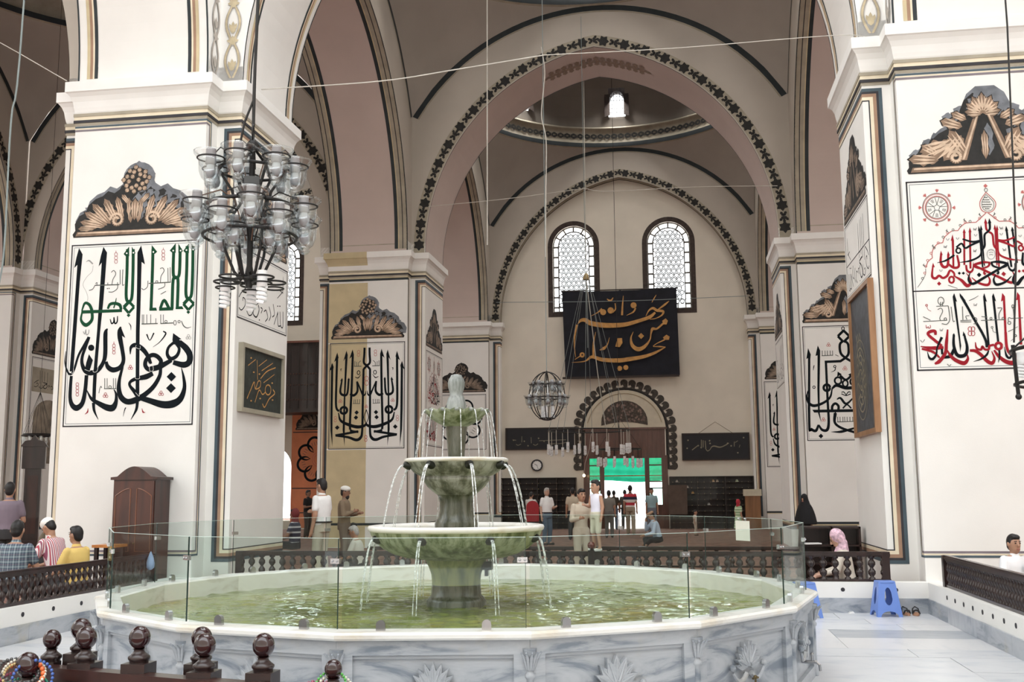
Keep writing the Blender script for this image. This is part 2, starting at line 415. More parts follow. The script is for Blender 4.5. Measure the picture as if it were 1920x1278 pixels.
# leaf garland painted round an arch edge
def leaf_poly(l, w, lobes=2):
    """leaf outline from (0,0) to (l,0) with lobes"""
    n = 4*lobes+2; up = []
    for i in range(n+1):
        t = i/n; e = math.sin(PI*min(1, t*1.02))**0.7*w*(0.78+0.22*math.cos(2*PI*lobes*t*1.0+PI)); up.append((l*t, e))
    return up + [(x, -y) for x, y in up[-2:0:-1]]
def rot2(pts, a, dx=0, dy=0, s=1.0):
    c, sn = math.cos(a), math.sin(a); return [(dx+s*(c*x-sn*y), dy+s*(sn*x+c*y)) for x, y in pts]
def garland_mesh(d0, d1, period=0.62, band=True, sx=1.0, dark=LEAF_DARK, bandm=C_TAUPE, zmin=Z_TOP, full=True):
    mb = MB(); y = -(A+.008)
    lo = arch_curve(40, d0); hi = arch_curve(40, d1)
    if band: mb.grid([[(s*sx, y, z) for s, z in lo], [(s*sx, y, z) for s, z in hi]])
    mid = arch_curve(90, (d0+d1)/2, zmin+.1); acc = 0; k = 0; w = (d1-d0)
    mb.cur = 1
    nxt = 0.2
    for i in range(len(mid)-1):
        (s0, z0), (s1, z1) = mid[i], mid[i+1]; L = math.hypot(s1-s0, z1-z0)
        while nxt <= acc+L:
            t = (nxt-acc)/L; cs, cz = s0+(s1-s0)*t, z0+(z1-z0)*t; a = math.atan2(z1-z0, s1-s0)
            yy = y-.004
            def put(poly, lift=0.0):
                mb.ngon([(px*sx, yy-lift, pz) for px, pz in poly])
            if k % 2 == 0:
                for q in range(6):
                    put(rot2(leaf_poly(w*.56, w*.20, 1), a+q*PI/3, cs, cz), q*.0004)
            else:
                for q, ll in ((0, .66), (.75, .58), (-.75, .58), (2.6, .5), (-2.6, .5)):
                    put(rot2(leaf_poly(w*ll, w*.17, 2), a+q, cs, cz), abs(q)*.0004)
            k += 1; nxt += period*.5
        acc += L
    return mb.mesh('leaf_garland', [bandm, dark])
GARL = garland_mesh(0.03, 0.34)
def arch(cx, cy, along, parent, small=False, garl=(), lines=True, far=False):
    """along 'x': spans left-right between pillars; 'y': spans in depth"""
    o = thing('arch', None, None, (cx, cy, 0), 0 if along == 'x' else PI/2)
    o.parent = parent
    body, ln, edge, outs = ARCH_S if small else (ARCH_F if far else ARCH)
    o2 = add('arch', body, parent, (cx, cy, 0), 0 if along == 'x' else PI/2)
    bpy.data.objects.remove(o)
    if lines:
        for me in ln: add('soffit_line', me, o2)
    add('edge_line', edge, o2)
    for me in outs: add('outline', me, o2)
    for g in garl:
        add('leaf_garland', GARL, o2, rz=0 if g == '-' else PI)
    return o2

# --- pendentives, ring and dome of one bay
def vault_mesh():
    m = MB(); N = 24; SRr = math.sqrt(PR**2+PH**2)
    for q in range(4):
        rows = []
        for i in range(N+1):
            th = -PI/4+PI/2*i/N + q*PI/2
            # circle point and square point in this quadrant
            k = max(abs(math.cos(th)), abs(math.sin(th)))
            row = []
            for j in range(9):
                r = PH + (PH/k - PH)*j/8
                row.append((r*math.cos(th), r*math.sin(th), PZ+math.sqrt(max(0, SRr**2-r*r))))
            rows.append(row)
        m.grid(rows, flip=False)
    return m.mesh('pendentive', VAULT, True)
PEND = vault_mesh()
Z_RING = PZ+PR
RING = MB().lathe([(PH, Z_RING-.02), (PH-.10, Z_RING), (PH-.10, Z_RING+.16), (PH-.03, Z_RING+.2), (PH-.03, Z_RING+.72), (PH-.1, Z_RING+.76), (PH-.1, Z_RING+.84), (PH, Z_RING+.86)], 72, caps=False).mesh('dome_ring', C_TAUPE, True)
RING_DARK = MB().lathe([(PH-.12, Z_RING-.01), (PH-.125, Z_RING+.08), (PH-.11, Z_RING+.17)], 72, caps=False).mesh('ring_line', C_DARK, True)
DZ0 = Z_RING+.84
def dome_mesh(windows):
    m = MB(); NS = 96; zs = [0, .45, .85, 1.25, 1.6, 2.2, 2.8, 3.4, 3.9, 4.3, 4.6, 4.75]
    def rad(z): return (PH-.02)*math.sqrt(max(0, 1-(z/4.8)**2.2))
    for i in range(len(zs)-1):
        for j in range(NS):
            if windows and 1 <= i <= 3 and (j % 12) in (0, 11): continue
            a0, a1 = 2*PI*j/NS, 2*PI*(j+1)/NS
            m.quad(*[(rad(z)*math.cos(a), rad(z)*math.sin(a), DZ0+z) for a, z in ((a0, zs[i]), (a0, zs[i+1]), (a1, zs[i+1]), (a1, zs[i]))])
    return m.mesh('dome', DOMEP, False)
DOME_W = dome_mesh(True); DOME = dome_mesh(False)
def ceiling_bay(cx, cy, dome=None, sx=1.0, ring=True):
    c = thing('ceiling', None, None, (cx, cy, 0), kind='structure')
    c.scale = (sx, 1, 1)
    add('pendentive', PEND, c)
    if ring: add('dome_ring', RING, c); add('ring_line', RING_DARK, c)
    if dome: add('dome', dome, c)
    return c
XCL = (XL+XLL)/2; YN, Y1, Y2 = YA-6.5, YA+6.5, YB+6.5
SXL = (12.2-2*A)/(13-2*A)
BAY_N = ceiling_bay(XC, YN, None)
BAY_1 = ceiling_bay(XC, Y1, DOME)
BAY_2 = ceiling_bay(XC, Y2, DOME_W)
BAY_L1 = ceiling_bay(XCL, Y1, DOME, SXL); BAY_L2 = ceiling_bay(XCL, Y2, DOME_W, SXL)
BAY_LN = ceiling_bay(XCL, YN, DOME, SXL)
BAY_LL1 = ceiling_bay(XLL-6.1, Y1, DOME, SXL); BAY_LL2 = ceiling_bay(XLL-6.1, Y2, DOME, SXL)
BAY_R1 = ceiling_bay(XR+6.5, Y1, DOME); BAY_R2 = ceiling_bay(XR+6.5, Y2, DOME); BAY_RN = ceiling_bay(XR+6.5, YN, DOME)
VAULTS = thing('ceiling_arches', None, None, kind='structure'); VAULTS.name = 'ceiling_arch_group'
VAULTS['kind'] = 'structure'
for yy, g in ((YA, ()), (YB, '-'), (YD, '-')):
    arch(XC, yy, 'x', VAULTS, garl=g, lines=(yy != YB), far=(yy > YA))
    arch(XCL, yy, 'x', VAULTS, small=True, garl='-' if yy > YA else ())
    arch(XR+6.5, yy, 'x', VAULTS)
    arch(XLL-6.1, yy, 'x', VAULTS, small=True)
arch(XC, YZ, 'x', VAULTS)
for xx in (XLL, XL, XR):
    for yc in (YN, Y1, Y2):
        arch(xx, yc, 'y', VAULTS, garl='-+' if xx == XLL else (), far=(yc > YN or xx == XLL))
# --- floors
def slab_floor():
    fl = MB().box(-40, 22, -3, 60, -0.3, -0.03).build('floor', mat('mortar', (0.45, 0.45, 0.44), 0.9), kind='structure')
    return fl
FLOOR = slab_floor()
# --- sunken marble court round the fountain, carpeted floor around it
CX0, CX1, CY0, CY1 = -7.55, 3.32, 5.15, 15.32
for i, (x0, x1, y0, y1) in enumerate(((-40, CX0-.22, -3, 60), (CX1+.22, 22, -3, 60), (CX0-.22, CX1+.22, CY1+.22, 42.3), (CX0-.22, CX1+.22, -3, CY0-.22))):
    MB().box(x0, x1, y0, y1, -0.02, Z_PLAT).build('floor_carpet', CARPET, FLOOR)
_slabm = [marble('court_marble_%d' % i, b, v, sc, 0.28, None, st, am) for i, (b, v, sc, st, am) in enumerate((
    ((0.68, 0.69, 0.71), (0.54, 0.57, 0.61), 0.8, (1, 2.5, 1), .4), ((0.66, 0.67, 0.69), (0.46, 0.49, 0.54), 1.1, (1, 3, 1), .6),
    ((0.45, 0.47, 0.50), (0.32, 0.35, 0.39), 1.3, (1, 3, 1), .6), ((0.71, 0.705, 0.71), (0.60, 0.61, 0.63), .7, (2, 1, 1), .4)))]
def court_slabs():
    random.seed(3)
    y = CY0; r = 0
    while y < CY1-.01:
        h = random.choice((0.55, 0.7, 0.85)); h = min(h, CY1-y)
        if CY1-(y+h) < .3: h = CY1-y
        x = CX0
        while x < CX1-.01:
            w = random.choice((0.9, 1.2, 1.5, 1.8)); w = min(w, CX1-x)
            if CX1-(x+w) < .4: w = CX1-x
            m = _slabm[random.choice((0, 0, 0, 1, 1, 3, 3, 2))]
            cx, cy = x+w/2, y+h/2
            d = math.hypot(cx-XC, cy-YN)
            if d < 4.6 or (x > 1.2 or x+w < -5) or True:
                if d > 2.2:
                    MB().box(-w/2+.004, w/2-.004, -h/2+.004, h/2-.004, -.03, random.uniform(-.002, .002)).build('slab', m, FLOOR).location = (cx, cy, 0)
            x += w
        y += h; r += 1
court_slabs()
# low white walls with a marble skirting
LOWW = PLASTER
def low_wall(name, x0, x1, y0, y1, axis, side, n_holes, h0, h1):
    w = MB().box(x0, x1, y0, y1, -0.02, 0.41).build(name, LOWW, kind='structure')
    # skirting slabs (grey marble) and dark drain holes
    L0, L1 = (x0, x1) if axis == 'x' else (y0, y1)
    p = L0; k = 0
    while p < L1-.01:
        q = min(p+1.3, L1)
        if axis == 'x': MB().box(p+.002, q-.002, min(side, side-.02*(1 if side == y0 else -1)), max(side, side-.02*(1 if side == y0 else -1)), 0, .20).build('skirting_slab', MARBLE if k % 3 else _slabm[2], w)
        else:
            s2 = side+.02*(1 if side == x1 else -1)
            MB().box(min(side, s2), max(side, s2), p+.002, q-.002, 0, .20).build('skirting_slab', MARBLE if k % 3 else _slabm[2], w)
        p = q; k += 1
    for i in range(n_holes):
        t = h0+(h1-h0)*i/max(1, n_holes-1)
        m = MB()
        ring = [(math.cos(2*PI*j/10)*.028, math.sin(2*PI*j/10)*.028) for j in range(10)]
        if axis == 'x':
            sg = -1 if side == y0 else 1
            m.prism(ring, (t, side, .31), (1, 0, 0), (0, 0, 1), (0, sg, 0), -.01, .006)
        else:
            sg = 1 if side == x1 else -1
            m.prism(ring, (side, t, .31), (0, 1, 0), (0, 0, 1), (sg, 0, 0), -.01, .006)
        m.build('drain_hole', C_BLACK, w)
    return w
low_wall('wall_court_back', CX0, CX1, CY1, CY1+.22, 'x', CY1, 14, -6.2, 2.9)
low_wall('wall_court_right', CX1, CX1+.22, CY0, CY1+.22, 'y', CX1, 22, 6.0, 14.3)
low_wall('wall_court_left', CX0-.22, CX0, CY0, CY1+.22, 'y', CX0, 14, 6.0, 14.0)
low_wall('wall_court_front', CX0-.22, CX1+.22, CY0-.22, CY0, 'x', CY0, 0, 0, 0)

# --- far wall with arched windows and the portal
def arched_wall(x0, x1, z0, z1, y, holes, name, m, thick=0.7):
    """vertical wall in the plane y with round-headed holes (cx, half width, bottom, spring height)"""
    mb = MB(); xs = x0
    for cx, hw, zb, zs in sorted(holes):
        mb.quad((xs, y, z0), (cx-hw, y, z0), (cx-hw, y, z1), (xs, y, z1))
        if zb > z0: mb.quad((cx-hw, y, z0), (cx+hw, y, z0), (cx+hw, y, zb), (cx-hw, y, zb))
        n = 16; arc = [(cx-hw*math.cos(PI*i/n), zs+hw*math.sin(PI*i/n)) for i in range(n+1)]
        if zs > 90: arc = []
        mb.grid([[(px, y, pz) for px, pz in arc], [(px, y, z1) for px, pz in arc]])
        # reveals
        rim = [(cx-hw, zb)] + arc + [(cx+hw, zb)]
        mb.grid([[(px, y, pz) for px, pz in rim], [(px, y+thick, pz) for px, pz in rim]], flip=True)
        mb.quad((cx-hw, y, zb), (cx+hw, y, zb), (cx+hw, y+thick, zb), (cx-hw, y+thick, zb))
        xs = cx+hw
    mb.quad((xs, y, z0), (x1, y, z0), (x1, y, z1), (xs, y, z1))
    return mb.build(name, m, kind='structure')
WX = 1.93; WHW, WZB, WZS = 0.86, 8.86, 11.58
WALLM = mat('far_wall_plaster', (0.72, 0.665, 0.575), 0.8, 0.05, 1.0, spec=0.15)
ZSPL = 8.0
BACKW = arched_wall(XL-A, XR+A, ZSPL, 16.5, YWALL, [(XC-WX, WHW, WZB, WZS), (XC+WX, WHW, WZB, WZS)], 'wall_back', WALLM)
arched_wall(XL-A, XR+A, 0, ZSPL, YWALL, [(XC, 1.58, 0.15, 3.98)], 'wall_back', WALLM)
arched_wall(XLL-16, XL-A, ZSPL, 16.5, YWALL, [(XCL-WX, WHW, WZB, WZS), (XCL+WX, WHW, WZB, WZS)], 'wall_back', WALLM)
arched_wall(XLL-16, XL-A, 0, ZSPL, YWALL, [(XCL-2.1, .85, 0.5, 2.7)], 'wall_back', WALLM)
arched_wall(XR+A, XR+18, 0, 16.5, YWALL, [], 'wall_back', WALLM)
MB().box(-41, -40.6, -3, 42.9, 0, 17).build('wall_left', WALLM, kind='structure')
MB().box(22, 22.4, -3, 42.9, 0, 17).build('wall_right', WALLM, kind='structure')
MB().box(-41, 22.4, -9.4, -9, 0, 17).build('wall_front', WALLM, kind='structure')
LATT = mat('window_lattice_plaster', (0.16, 0.15, 0.14), 0.8, 0.1)
FRAMEP = mat('painted_window_surround', (0.055, 0.04, 0.035), 0.8, 0.3, 8)
def arch_window(cx, num, pane_on=True):
    """round-headed window: painted dark surround, outer row of long lights, inner mesh of small rounds"""
    t = thing('window_%d' % num, None, None, (cx, YWALL, 0), kind='structure')
    # painted surround on the wall
    m = MB(); n = 24; o = .20
    inner = [(-WHW, WZB)] + [(-WHW*math.cos(PI*i/n), WZS+WHW*math.sin(PI*i/n)) for i in range(n+1)] + [(WHW, WZB)]
    outer = [(-WHW-o, WZB-o)] + [(-(WHW+o)*math.cos(PI*i/n), WZS+(WHW+o)*math.sin(PI*i/n)) for i in range(n+1)] + [(WHW+o, WZB-o)]
    m.grid([[(x, -.01, z) for x, z in inner], [(x, -.01, z) for x, z in outer]])
    m.quad((-WHW, -.01, WZB), (WHW, -.01, WZB), (WHW+o, -.01, WZB-o), (-WHW-o, -.01, WZB-o))
    m.build('painted_surround', FRAMEP, t)
    yl = 0.12
    # lattice bars
    def pathbar(mb, pts, r=.022): mb.tube([(x, yl, z) for x, z in pts], r, 5, caps=False)
    bars = MB(); r2 = WHW-.23
    pathbar(bars, [(-WHW+.02, WZB)] + [(-(WHW-.02)*math.cos(PI*i/n), WZS+(WHW-.02)*math.sin(PI*i/n)) for i in range(n+1)] + [(WHW-.02, WZB)], .03)
    pathbar(bars, [(-r2, WZB+.2)] + [(-r2*math.cos(PI*i/n), WZS+r2*math.sin(PI*i/n)) for i in range(n+1)] + [(r2, WZB+.2), (-r2, WZB+.2)], .03)
    pathbar(bars, [(-WHW, WZB+.02), (WHW, WZB+.02)], .03)
    bars.build('lattice_frame', LATT, t)
    sp = MB()
    for k in range(7):
        z = WZB+.2+k*(WZS-WZB-.2)/6
        for s in (-1, 1): pathbar(sp, [(s*r2, z), (s*WHW, z)], .045)
    for k in range(1, 6):
        a = PI*k/6; pathbar(sp, [(-r2*math.cos(a), WZS+r2*math.sin(a)), (-WHW*math.cos(a), WZS+WHW*math.sin(a))], .035)
    for k in range(5):
        x = -r2+2*r2*k/4; pathbar(sp, [(x, WZB), (x, WZB+.2)], .03)
    sp.build('lattice_bar', LATT, t)
    rg = MB(); d = .205; row = 0; z = WZB+.2+d*.5
    while z < WZS+r2-.05:
        x = -r2+d*.5+(d*.5 if row % 2 else 0)
        while x < r2-.04:
            if z < WZS or math.hypot(x, z-WZS) < r2-.06:
                rg.tube([(x+.085*math.cos(2*PI*j/8), yl, z+.085*math.sin(2*PI*j/8)) for j in range(9)], .021, 4, caps=False)
                for q in range(3):
                    a = PI/6+q*PI/3
                    rg.tube([(x+.085*math.cos(a), yl, z+.085*math.sin(a)), (x+.12*math.cos(a), yl, z+.12*math.sin(a))], .018, 4, caps=False)
            x += d
        z += d*.87; row += 1
    rg.build('lattice_rounds', LATT, t, kind='stuff')
    g = MB(); g.ngon([(x, yl+.03, z) for x, z in [(-WHW, WZB)] + [(-WHW*math.cos(PI*i/n), WZS+WHW*math.sin(PI*i/n)) for i in range(n+1)] + [(WHW, WZB)]])
    g.build('pane', WINGLASS, t)
    return t
WINGLASS = pane('window_glass', (0.95, 0.97, 0.97), 0.03)
arch_window(XC-WX, 1); arch_window(XC+WX, 2); arch_window(XCL-WX, 3); arch_window(XCL+WX, 4)
# daylight at the tall windows (sky seen through them)
for cx in (XC-WX, XC+WX, XCL-WX, XCL+WX):
    area_light('window_daylight', (cx, YWALL+1.2, 10.6), (-PI/2, 0, 0), 1.6, 3.4, 160, (0.95, 0.98, 1.0))
# dome windows in the far bays
def dome_windows(par, ks):
    for k in ks:
        a = 2*PI*k/8
        t = thing('window_dome', None, None, (0, 0, 0), a); t.parent = par; 
        hw = .36; z0, z1 = DZ0+.45, DZ0+1.62; R = PH-.1
        fr = MB(); n = 12
        inn = [(-hw*.8, z0+.03)] + [(-hw*.8*math.cos(PI*i/n), z1-.45+hw*.9*math.sin(PI*i/n)) for i in range(n+1)] + [(hw*.8, z0+.03)]
        out = [(-hw-.14, z0-.05)] + [(-(hw+.14)*math.cos(PI*i/n), z1-.35+(hw+.22)*math.sin(PI*i/n)) for i in range(n+1)] + [(hw+.14, z0-.05)]
        fr.grid([[(R-.10, y, z) for y, z in inn], [(R-.12, y, z) for y, z in out]]); fr.grid([[(R-.10, y, z) for y, z in inn], [(R+.3, y, z) for y, z in inn]])
        fr.build('window_surround', FRAMEP, t)
        cr = MB()
        for q in range(-3, 4):
            cr.ngon([(R-.13-.002*q, y, z) for y, z in rot2(leaf_poly(.62-.07*abs(q), .13, 2), PI/2-q*.33, q*.05, z1+.12)])
        cr.build('painted_crest', LEAF_DARK, t)
        br = MB()
        for q in range(-2, 3): br.tube([(R, q*.12, z0), (R, q*.12, z1+.1)], .012, 4)
        for q in range(7): br.tube([(R, -hw, z0+q*.17), (R, hw, z0+q*.17)], .012, 4)
        br.build('window_bar', LATT, t)
for bx, by in ((XC, Y2), (XC, Y1), (XCL, Y2)):  # lamps at dome windows, also in a windowless dome, added to brighten far wall
    for k in range(8):
        a = 2*PI*k/8
        area_light('dome_window_fill', (bx+(PH-.25)*math.cos(a), by+(PH-.25)*math.sin(a), DZ0+1.05), (0, PI/2-.35, a), 0.6, 1.0, 66, (1.0, 0.97, 0.92), spread=2.3).rotation_euler = Vector((-math.cos(a), -math.sin(a), -3.0)).to_track_quat('-Z', 'Y').to_euler()
dome_windows(BAY_2, range(8)); dome_windows(BAY_L2, (2, 1, 3))
# leaves painted on the dome rings
_g = MB()
for k in range(120):
    a = 2*PI*k/120; R = PH-.06
    for q, dz in ((.5, .0), (-.5, .0), (2.6, 0), (-2.6, 0)):
        _g.ngon([((R)*math.cos(a+px/PH), R*math.sin(a+px/PH), Z_RING+.46+pz) for px, pz in rot2(leaf_poly(.2, .055, 2), q)])
_gl = _g.mesh('ring_leaves', LEAF_DARK)
for bb in (BAY_2, BAY_L2): add('ring_leaves', _gl, bb, kind='stuff')
# carved medallion painted at the crown of the arch
_c = MB()
for q in range(-7, 8):
    x = q*.19; z = 14.2-abs(x)*.16
    for r, l in ((PI/2, .35), (-PI/2, .3), (0.3, .3), (PI-.3, .3)):
        _c.ngon([(px, YB-.15+py, z_in(px)-.015) for px, py in rot2(leaf_poly(l, .1, 2), r, x, 0)])
_o = _c.build('crown_medallion', LEAF_MID, VAULTS, kind='stuff'); _o.location = (XC, 0, 0)
# ------------------------------------------------------------------ fountain basin (sixteen sides) and tiered fountain
FX, FY, FR, FZ = -2.15, 10.42, 3.40, 0.755
FPH = math.radians(-115.2); NS = 16
def fv(k, r, z): a = FPH+2*PI*k/NS; return Vector((r*math.cos(a), r*math.sin(a), z))
BASIN = thing('fountain_basin', 'large sixteen-sided grey marble pool basin full of greenish water', 'basin', (FX, FY, 0))
MOSSY = None
def mossy(name, top, low, rough=0.45):
    """marble greened by running water: dark streaks running down"""
    m, nt, b = _nodes(name)
    v = _coord(nt, (6, 6, 0.9)); n1 = _n(nt, 'ShaderNodeTexNoise', Scale=1.6, Detail=6.0, Roughness=0.65); nt.links.new(v, n1.inputs['Vector'])
    dk = [c*.30 for c in low]
    nt.links.new(_ramp(nt, n1.outputs['Fac'], [(0.30, dk), (0.44, low), (0.58, top), (0.8, [min(1, c*1.15) for c in top])]), b.inputs['Base Color'])
    b.inputs['Roughness'].default_value = rough
    bp = _n(nt, 'ShaderNodeBump', Strength=0.25, Distance=0.01); nt.links.new(n1.outputs['Fac'], bp.inputs['Height']); nt.links.new(bp.outputs['Normal'], b.inputs['Normal'])
    return m
MOSS_A = mossy('mossy_marble_grey', (0.36, 0.365, 0.32), (0.14, 0.145, 0.105))
MOSS_B = mossy('mossy_marble_green', (0.33, 0.36, 0.25), (0.12, 0.15, 0.065))
MOSS_C = mossy('mossy_marble_yellow_green', (0.26, 0.27, 0.08), (0.13, 0.15, 0.035))
MOSS_D = mossy('wet_dark_marble', (0.13, 0.13, 0.10), (0.055, 0.06, 0.035), 0.25)
MOSS_E = mossy('pale_spout_marble', (0.36, 0.38, 0.37), (0.20, 0.22, 0.21))
# wall slabs, one per side
apo = math.cos(PI/NS)
def palmette(mb, w, kind):
    """carved leaf fan in the local frame x (along), z (up), proud towards -y"""
    n = 9 if kind == 0 else 11
    for q in range(n):
        a = PI*(q/(n-1))*0.96+PI*.02; l = w*(1.0 if kind == 0 else .92)*(0.82+0.18*math.sin(a)**2)
        lf = leaf_poly(l, w*(.17 if kind == 0 else .14), 1)
        y = -.012-.006*(q % 2)-.004*math.sin(a)
        base = rot2(lf, a, 0, 0)
        mb.ngon([(x, y-.02, z) for x, z in base]); k = len(base)
        for i in range(k):
            j = (i+1) % k; mb.quad((base[i][0], y-.02, base[i][1]), (base[j][0], y-.02, base[j][1]), (base[j][0], 0.0, base[j][1]), (base[i][0], 0.0, base[i][1]))
        # mid rib
        mb.tube([(l*.15*math.cos(a), y-.02, l*.15*math.sin(a)), (l*.85*math.cos(a), y-.024, l*.85*math.sin(a))], [.012, .004], 5)
    for s in (-1, 1):
        pts = [(s*(w*.15+w*.85*t), -.03, -.05-w*.28*math.sin(PI*t)+w*.1*t) for t in [i/8 for i in range(9)]]
        mb.tube(pts, [.022*(1-.5*i/8) for i in range(9)], 6); mb.ball((s*w*1.0, -.03, w*.02), .026, 8, 6)
BRONZE = mat('old_bronze', (0.16, 0.12, 0.06), 0.4, 0.3, metal=0.8)
for k in range(NS):
    p0, p1 = fv(k, FR-.05, 0), fv(k+1, FR-.05, 0); mid = (p0+p1)/2; L = (p1-p0).length
    ang = math.atan2((p1-p0).y, (p1-p0).x)
    near = k in (0, 1, 2, 3, 4, 15, 14, 5)
    s = MB(); hw = L/2
    s.box(-hw, hw, 0.03, .16, 0, .70)                      # slab body (y towards the inside)
    s.box(-hw, hw, -.005, .03, 0, .10); s.box(-hw, hw, -.005, .03, .60, .70)   # plain borders, field recessed
    s.box(-hw, -hw+.11, -.005, .03, .10, .60); s.box(hw-.11, hw, -.005, .03, .10, .60)
    s.box(-hw+.1, hw-.1, .012, .03, .575, .60)
    slab = s.build('basin_panel', MARBLE, BASIN); slab.location = mid; slab.rotation_euler = (0, 0, ang)
    rim = MB(); e = math.tan(PI/NS)
    prof = [(-.035, .70), (-.05, .715), (-.052, .738), (-.04, FZ), (.165, FZ), (.175, .74), (.175, .55), (.16, .55)]
    rim.grid([[(-hw-e*(-y), y, z) for y, z in prof], [(hw+e*(-y), y, z) for y, z in prof]], flip=True)
    r_ = rim.build('rim', MARBLE_RIM, BASIN); r_.location = mid; r_.rotation_euler = (0, 0, ang)
    if near:
        pm = MB(); palmette(pm, .21, k % 2); po = pm.build('carved_palmette', MARBLE, slab); po.location = (0, .028, .36 if k % 2 else .35)
        tp = MB(); tp.tube([(0, .03, .22), (0, -.10, .22)], .014, 8); tp.tube([(0, -.085, .23), (0, -.12, .20), (0, -.125, .15)], .012, 8)
        tp.tube([(0, -.06, .22), (0, -.06, .275)], .008, 6); tp.tube([(-.035, -.06, .278), (.035, -.06, .278)], .009, 6); tp.ball((0, -.06, .285), .016, 8, 6)
        tp.build('tap', BRONZE if k % 2 else STEEL, slab)
        cp = MB(); cp.lathe([(.035, 0), (.035, .06), (.026, .08), (.026, .44), (.036, .45), (.036, .47), (.026, .48), (.03, .54), (.045, .60), (.05, .64)], 10)
        for q in range(5):
            a = -PI/2+(q-2)*.5; 
            cp.tube([(.026*math.cos(a), .026*math.sin(a), .50), (.05*math.cos(a), .05*math.sin(a), .58), (.085*math.cos(a), .085*math.sin(a), .62)], [.01, .014, .006], 5)
        co = cp.build('corner_colonnette', MARBLE, BASIN, True); co.location = fv(k, FR-.055, 0); co.rotation_euler = (0, 0, FPH+2*PI*k/NS+PI/2)
_i = MB(); _i.grid([[fv(k, FR-.22, .30) for k in range(NS)], [fv(k, FR-.22, .56) for k in range(NS)]], closed=True, flip=True); _i.ngon([fv(k, FR-.22, .30) for k in range(NS)])
_i.build('inner_lining', MOSS_B, BASIN)
def water_mat():
    m, nt, b = _nodes('green_pool_water')
    v = _coord(nt); n1 = _n(nt, 'ShaderNodeTexNoise', Scale=0.9, Detail=5.0, Distortion=.6); nt.links.new(v, n1.inputs['Vector'])
    nt.links.new(_ramp(nt, n1.outputs['Fac'], [(0.28, (0.085, 0.10, 0.035)), (0.45, (0.17, 0.20, 0.06)), (0.58, (0.25, 0.27, 0.10)), (0.72, (0.23, 0.19, 0.05))]), b.inputs['Base Color'])
    b.inputs['Roughness'].default_value = 0.015; b.inputs['IOR'].default_value = 1.33; b.inputs['Specular IOR Level'].default_value = .6
    w1 = _n(nt, 'ShaderNodeTexNoise', Scale=7.0, Detail=3.5, Roughness=.6, Distortion=1.2); nt.links.new(_coord(nt, (1, 1.0, 1)), w1.inputs['Vector'])
    bp = _n(nt, 'ShaderNodeBump', Strength=0.25, Distance=0.03); nt.links.new(w1.outputs['Fac'], bp.inputs['Height']); nt.links.new(bp.outputs['Normal'], b.inputs['Normal'])
    return m
def ripples():
    random.seed(21); W = []
    for k in range(16):
        lam = random.uniform(.13, .42); th = random.uniform(0, 2*PI); W.append((2*PI/lam*math.cos(th), 2*PI/lam*math.sin(th), random.uniform(0, 6.28), .0011*lam/.25*random.uniform(.7, 1.5)))
    m = MB(); Rm = FR-.2; N = 210; idx = {}
    g = [-Rm+2*Rm*i/N for i in range(N+1)]
    for i, x in enumerate(g):
        for j, y in enumerate(g):
            r = math.hypot(x, y)
            if r > Rm+.05: continue
            z = .575+sum(a*math.sin(kx*x+ky*y+ph) for kx, ky, ph, a in W)
            for q in range(8):
                aq = FPH+.25+2*PI*q/8; d = math.hypot(x+.04-.98*math.cos(aq), y+.04-.98*math.sin(aq)); z += .0045*math.exp(-d*1.6)*math.sin(d*34+q)
            idx[(i, j)] = len(m.v); m.v.append((x, y, z))
    for i in range(N):
        for j in range(N):
            k4 = [(i, j), (i+1, j), (i+1, j+1), (i, j+1)]
            if all(k in idx for k in k4): m.f.append(tuple(idx[k] for k in k4)); m.mi.append(0)
    return m
ripples().build('water_surface', water_mat(), BASIN, True, label='murky yellow-green water with bright ripples')
# --- glass screen on the rim: each sheet a thing of its own with its clamps
GLASS = pane('screen_glass', (0.91, 0.95, 0.935), 0.015); GEDGE = mat('glass_edge', (0.02, 0.04, 0.035), 0.2, 0.1)
GZ0, GZ1 = FZ+.012, 1.375
_place = ['standing left of the near left corner', 'second from the left along the near rim', 'at the middle of the near rim', 'along the near rim right of the middle', 'at the right end of the near rim', 'turned edge-on at the far right', 'with a white notice hanging on it', 'far side right of the water jets', 'far side before the door', 'far side behind the bowls', 'far side behind the lower bowl left', 'far side before the white shirted man', 'far side before the pillar frame', 'far side before the cupboard', 'at the leftmost end of the pool', 'leftmost of the near rim']
for k in range(NS):
    r = FR-.10; p0, p1 = fv(k, r, 0), fv(k+1, r, 0); d = (p1-p0).normalized(); L = (p1-p0).length; mid = (p0+p1)/2
    t = thing('glass_panel', 'clear glass sheet on the pool rim, ' + _place[k], 'glass panel', (FX+mid.x, FY+mid.y, 0), math.atan2(d.y, d.x), 'glass sheets round the pool')
    MB().box(-L/2+.017, L/2-.017, -.005, .005, GZ0, GZ1).build('sheet', GLASS, t)
    MB().box(L/2-.0165, L/2-.013, -.0055, .0055, GZ0, GZ1).build('sheet_edge', GEDGE, t)
    MB().box(-L/2+.012, L/2-.012, -.0052, .0052, GZ1, GZ1+.003).build('top_edge', mat('pale_glass_edge', (0.5, 0.62, 0.58), 0.2), t)
    for s in (-1, 1):
        c = MB(); pts = [(-.032, 0), (.032, 0)] + arc2(0, .04, .032, 0, PI, 8)
        c.prism(pts, (s*L*.28, -.016, FZ), (1, 0, 0), (0, 0, 1), (0, -1, 0), -.032, 0)
        c.build('clamp', STEEL, t)
    c = MB(); c.box(-.035, .035, -.014, .014, 0, .035); c.ball((-.018, -.016, .018), .009, 6, 4); c.ball((.018, -.016, .018), .009, 6, 4)
    o = c.build('joint_clip', STEEL, t); o.location = (L/2-.036, 0, GZ1-.17)
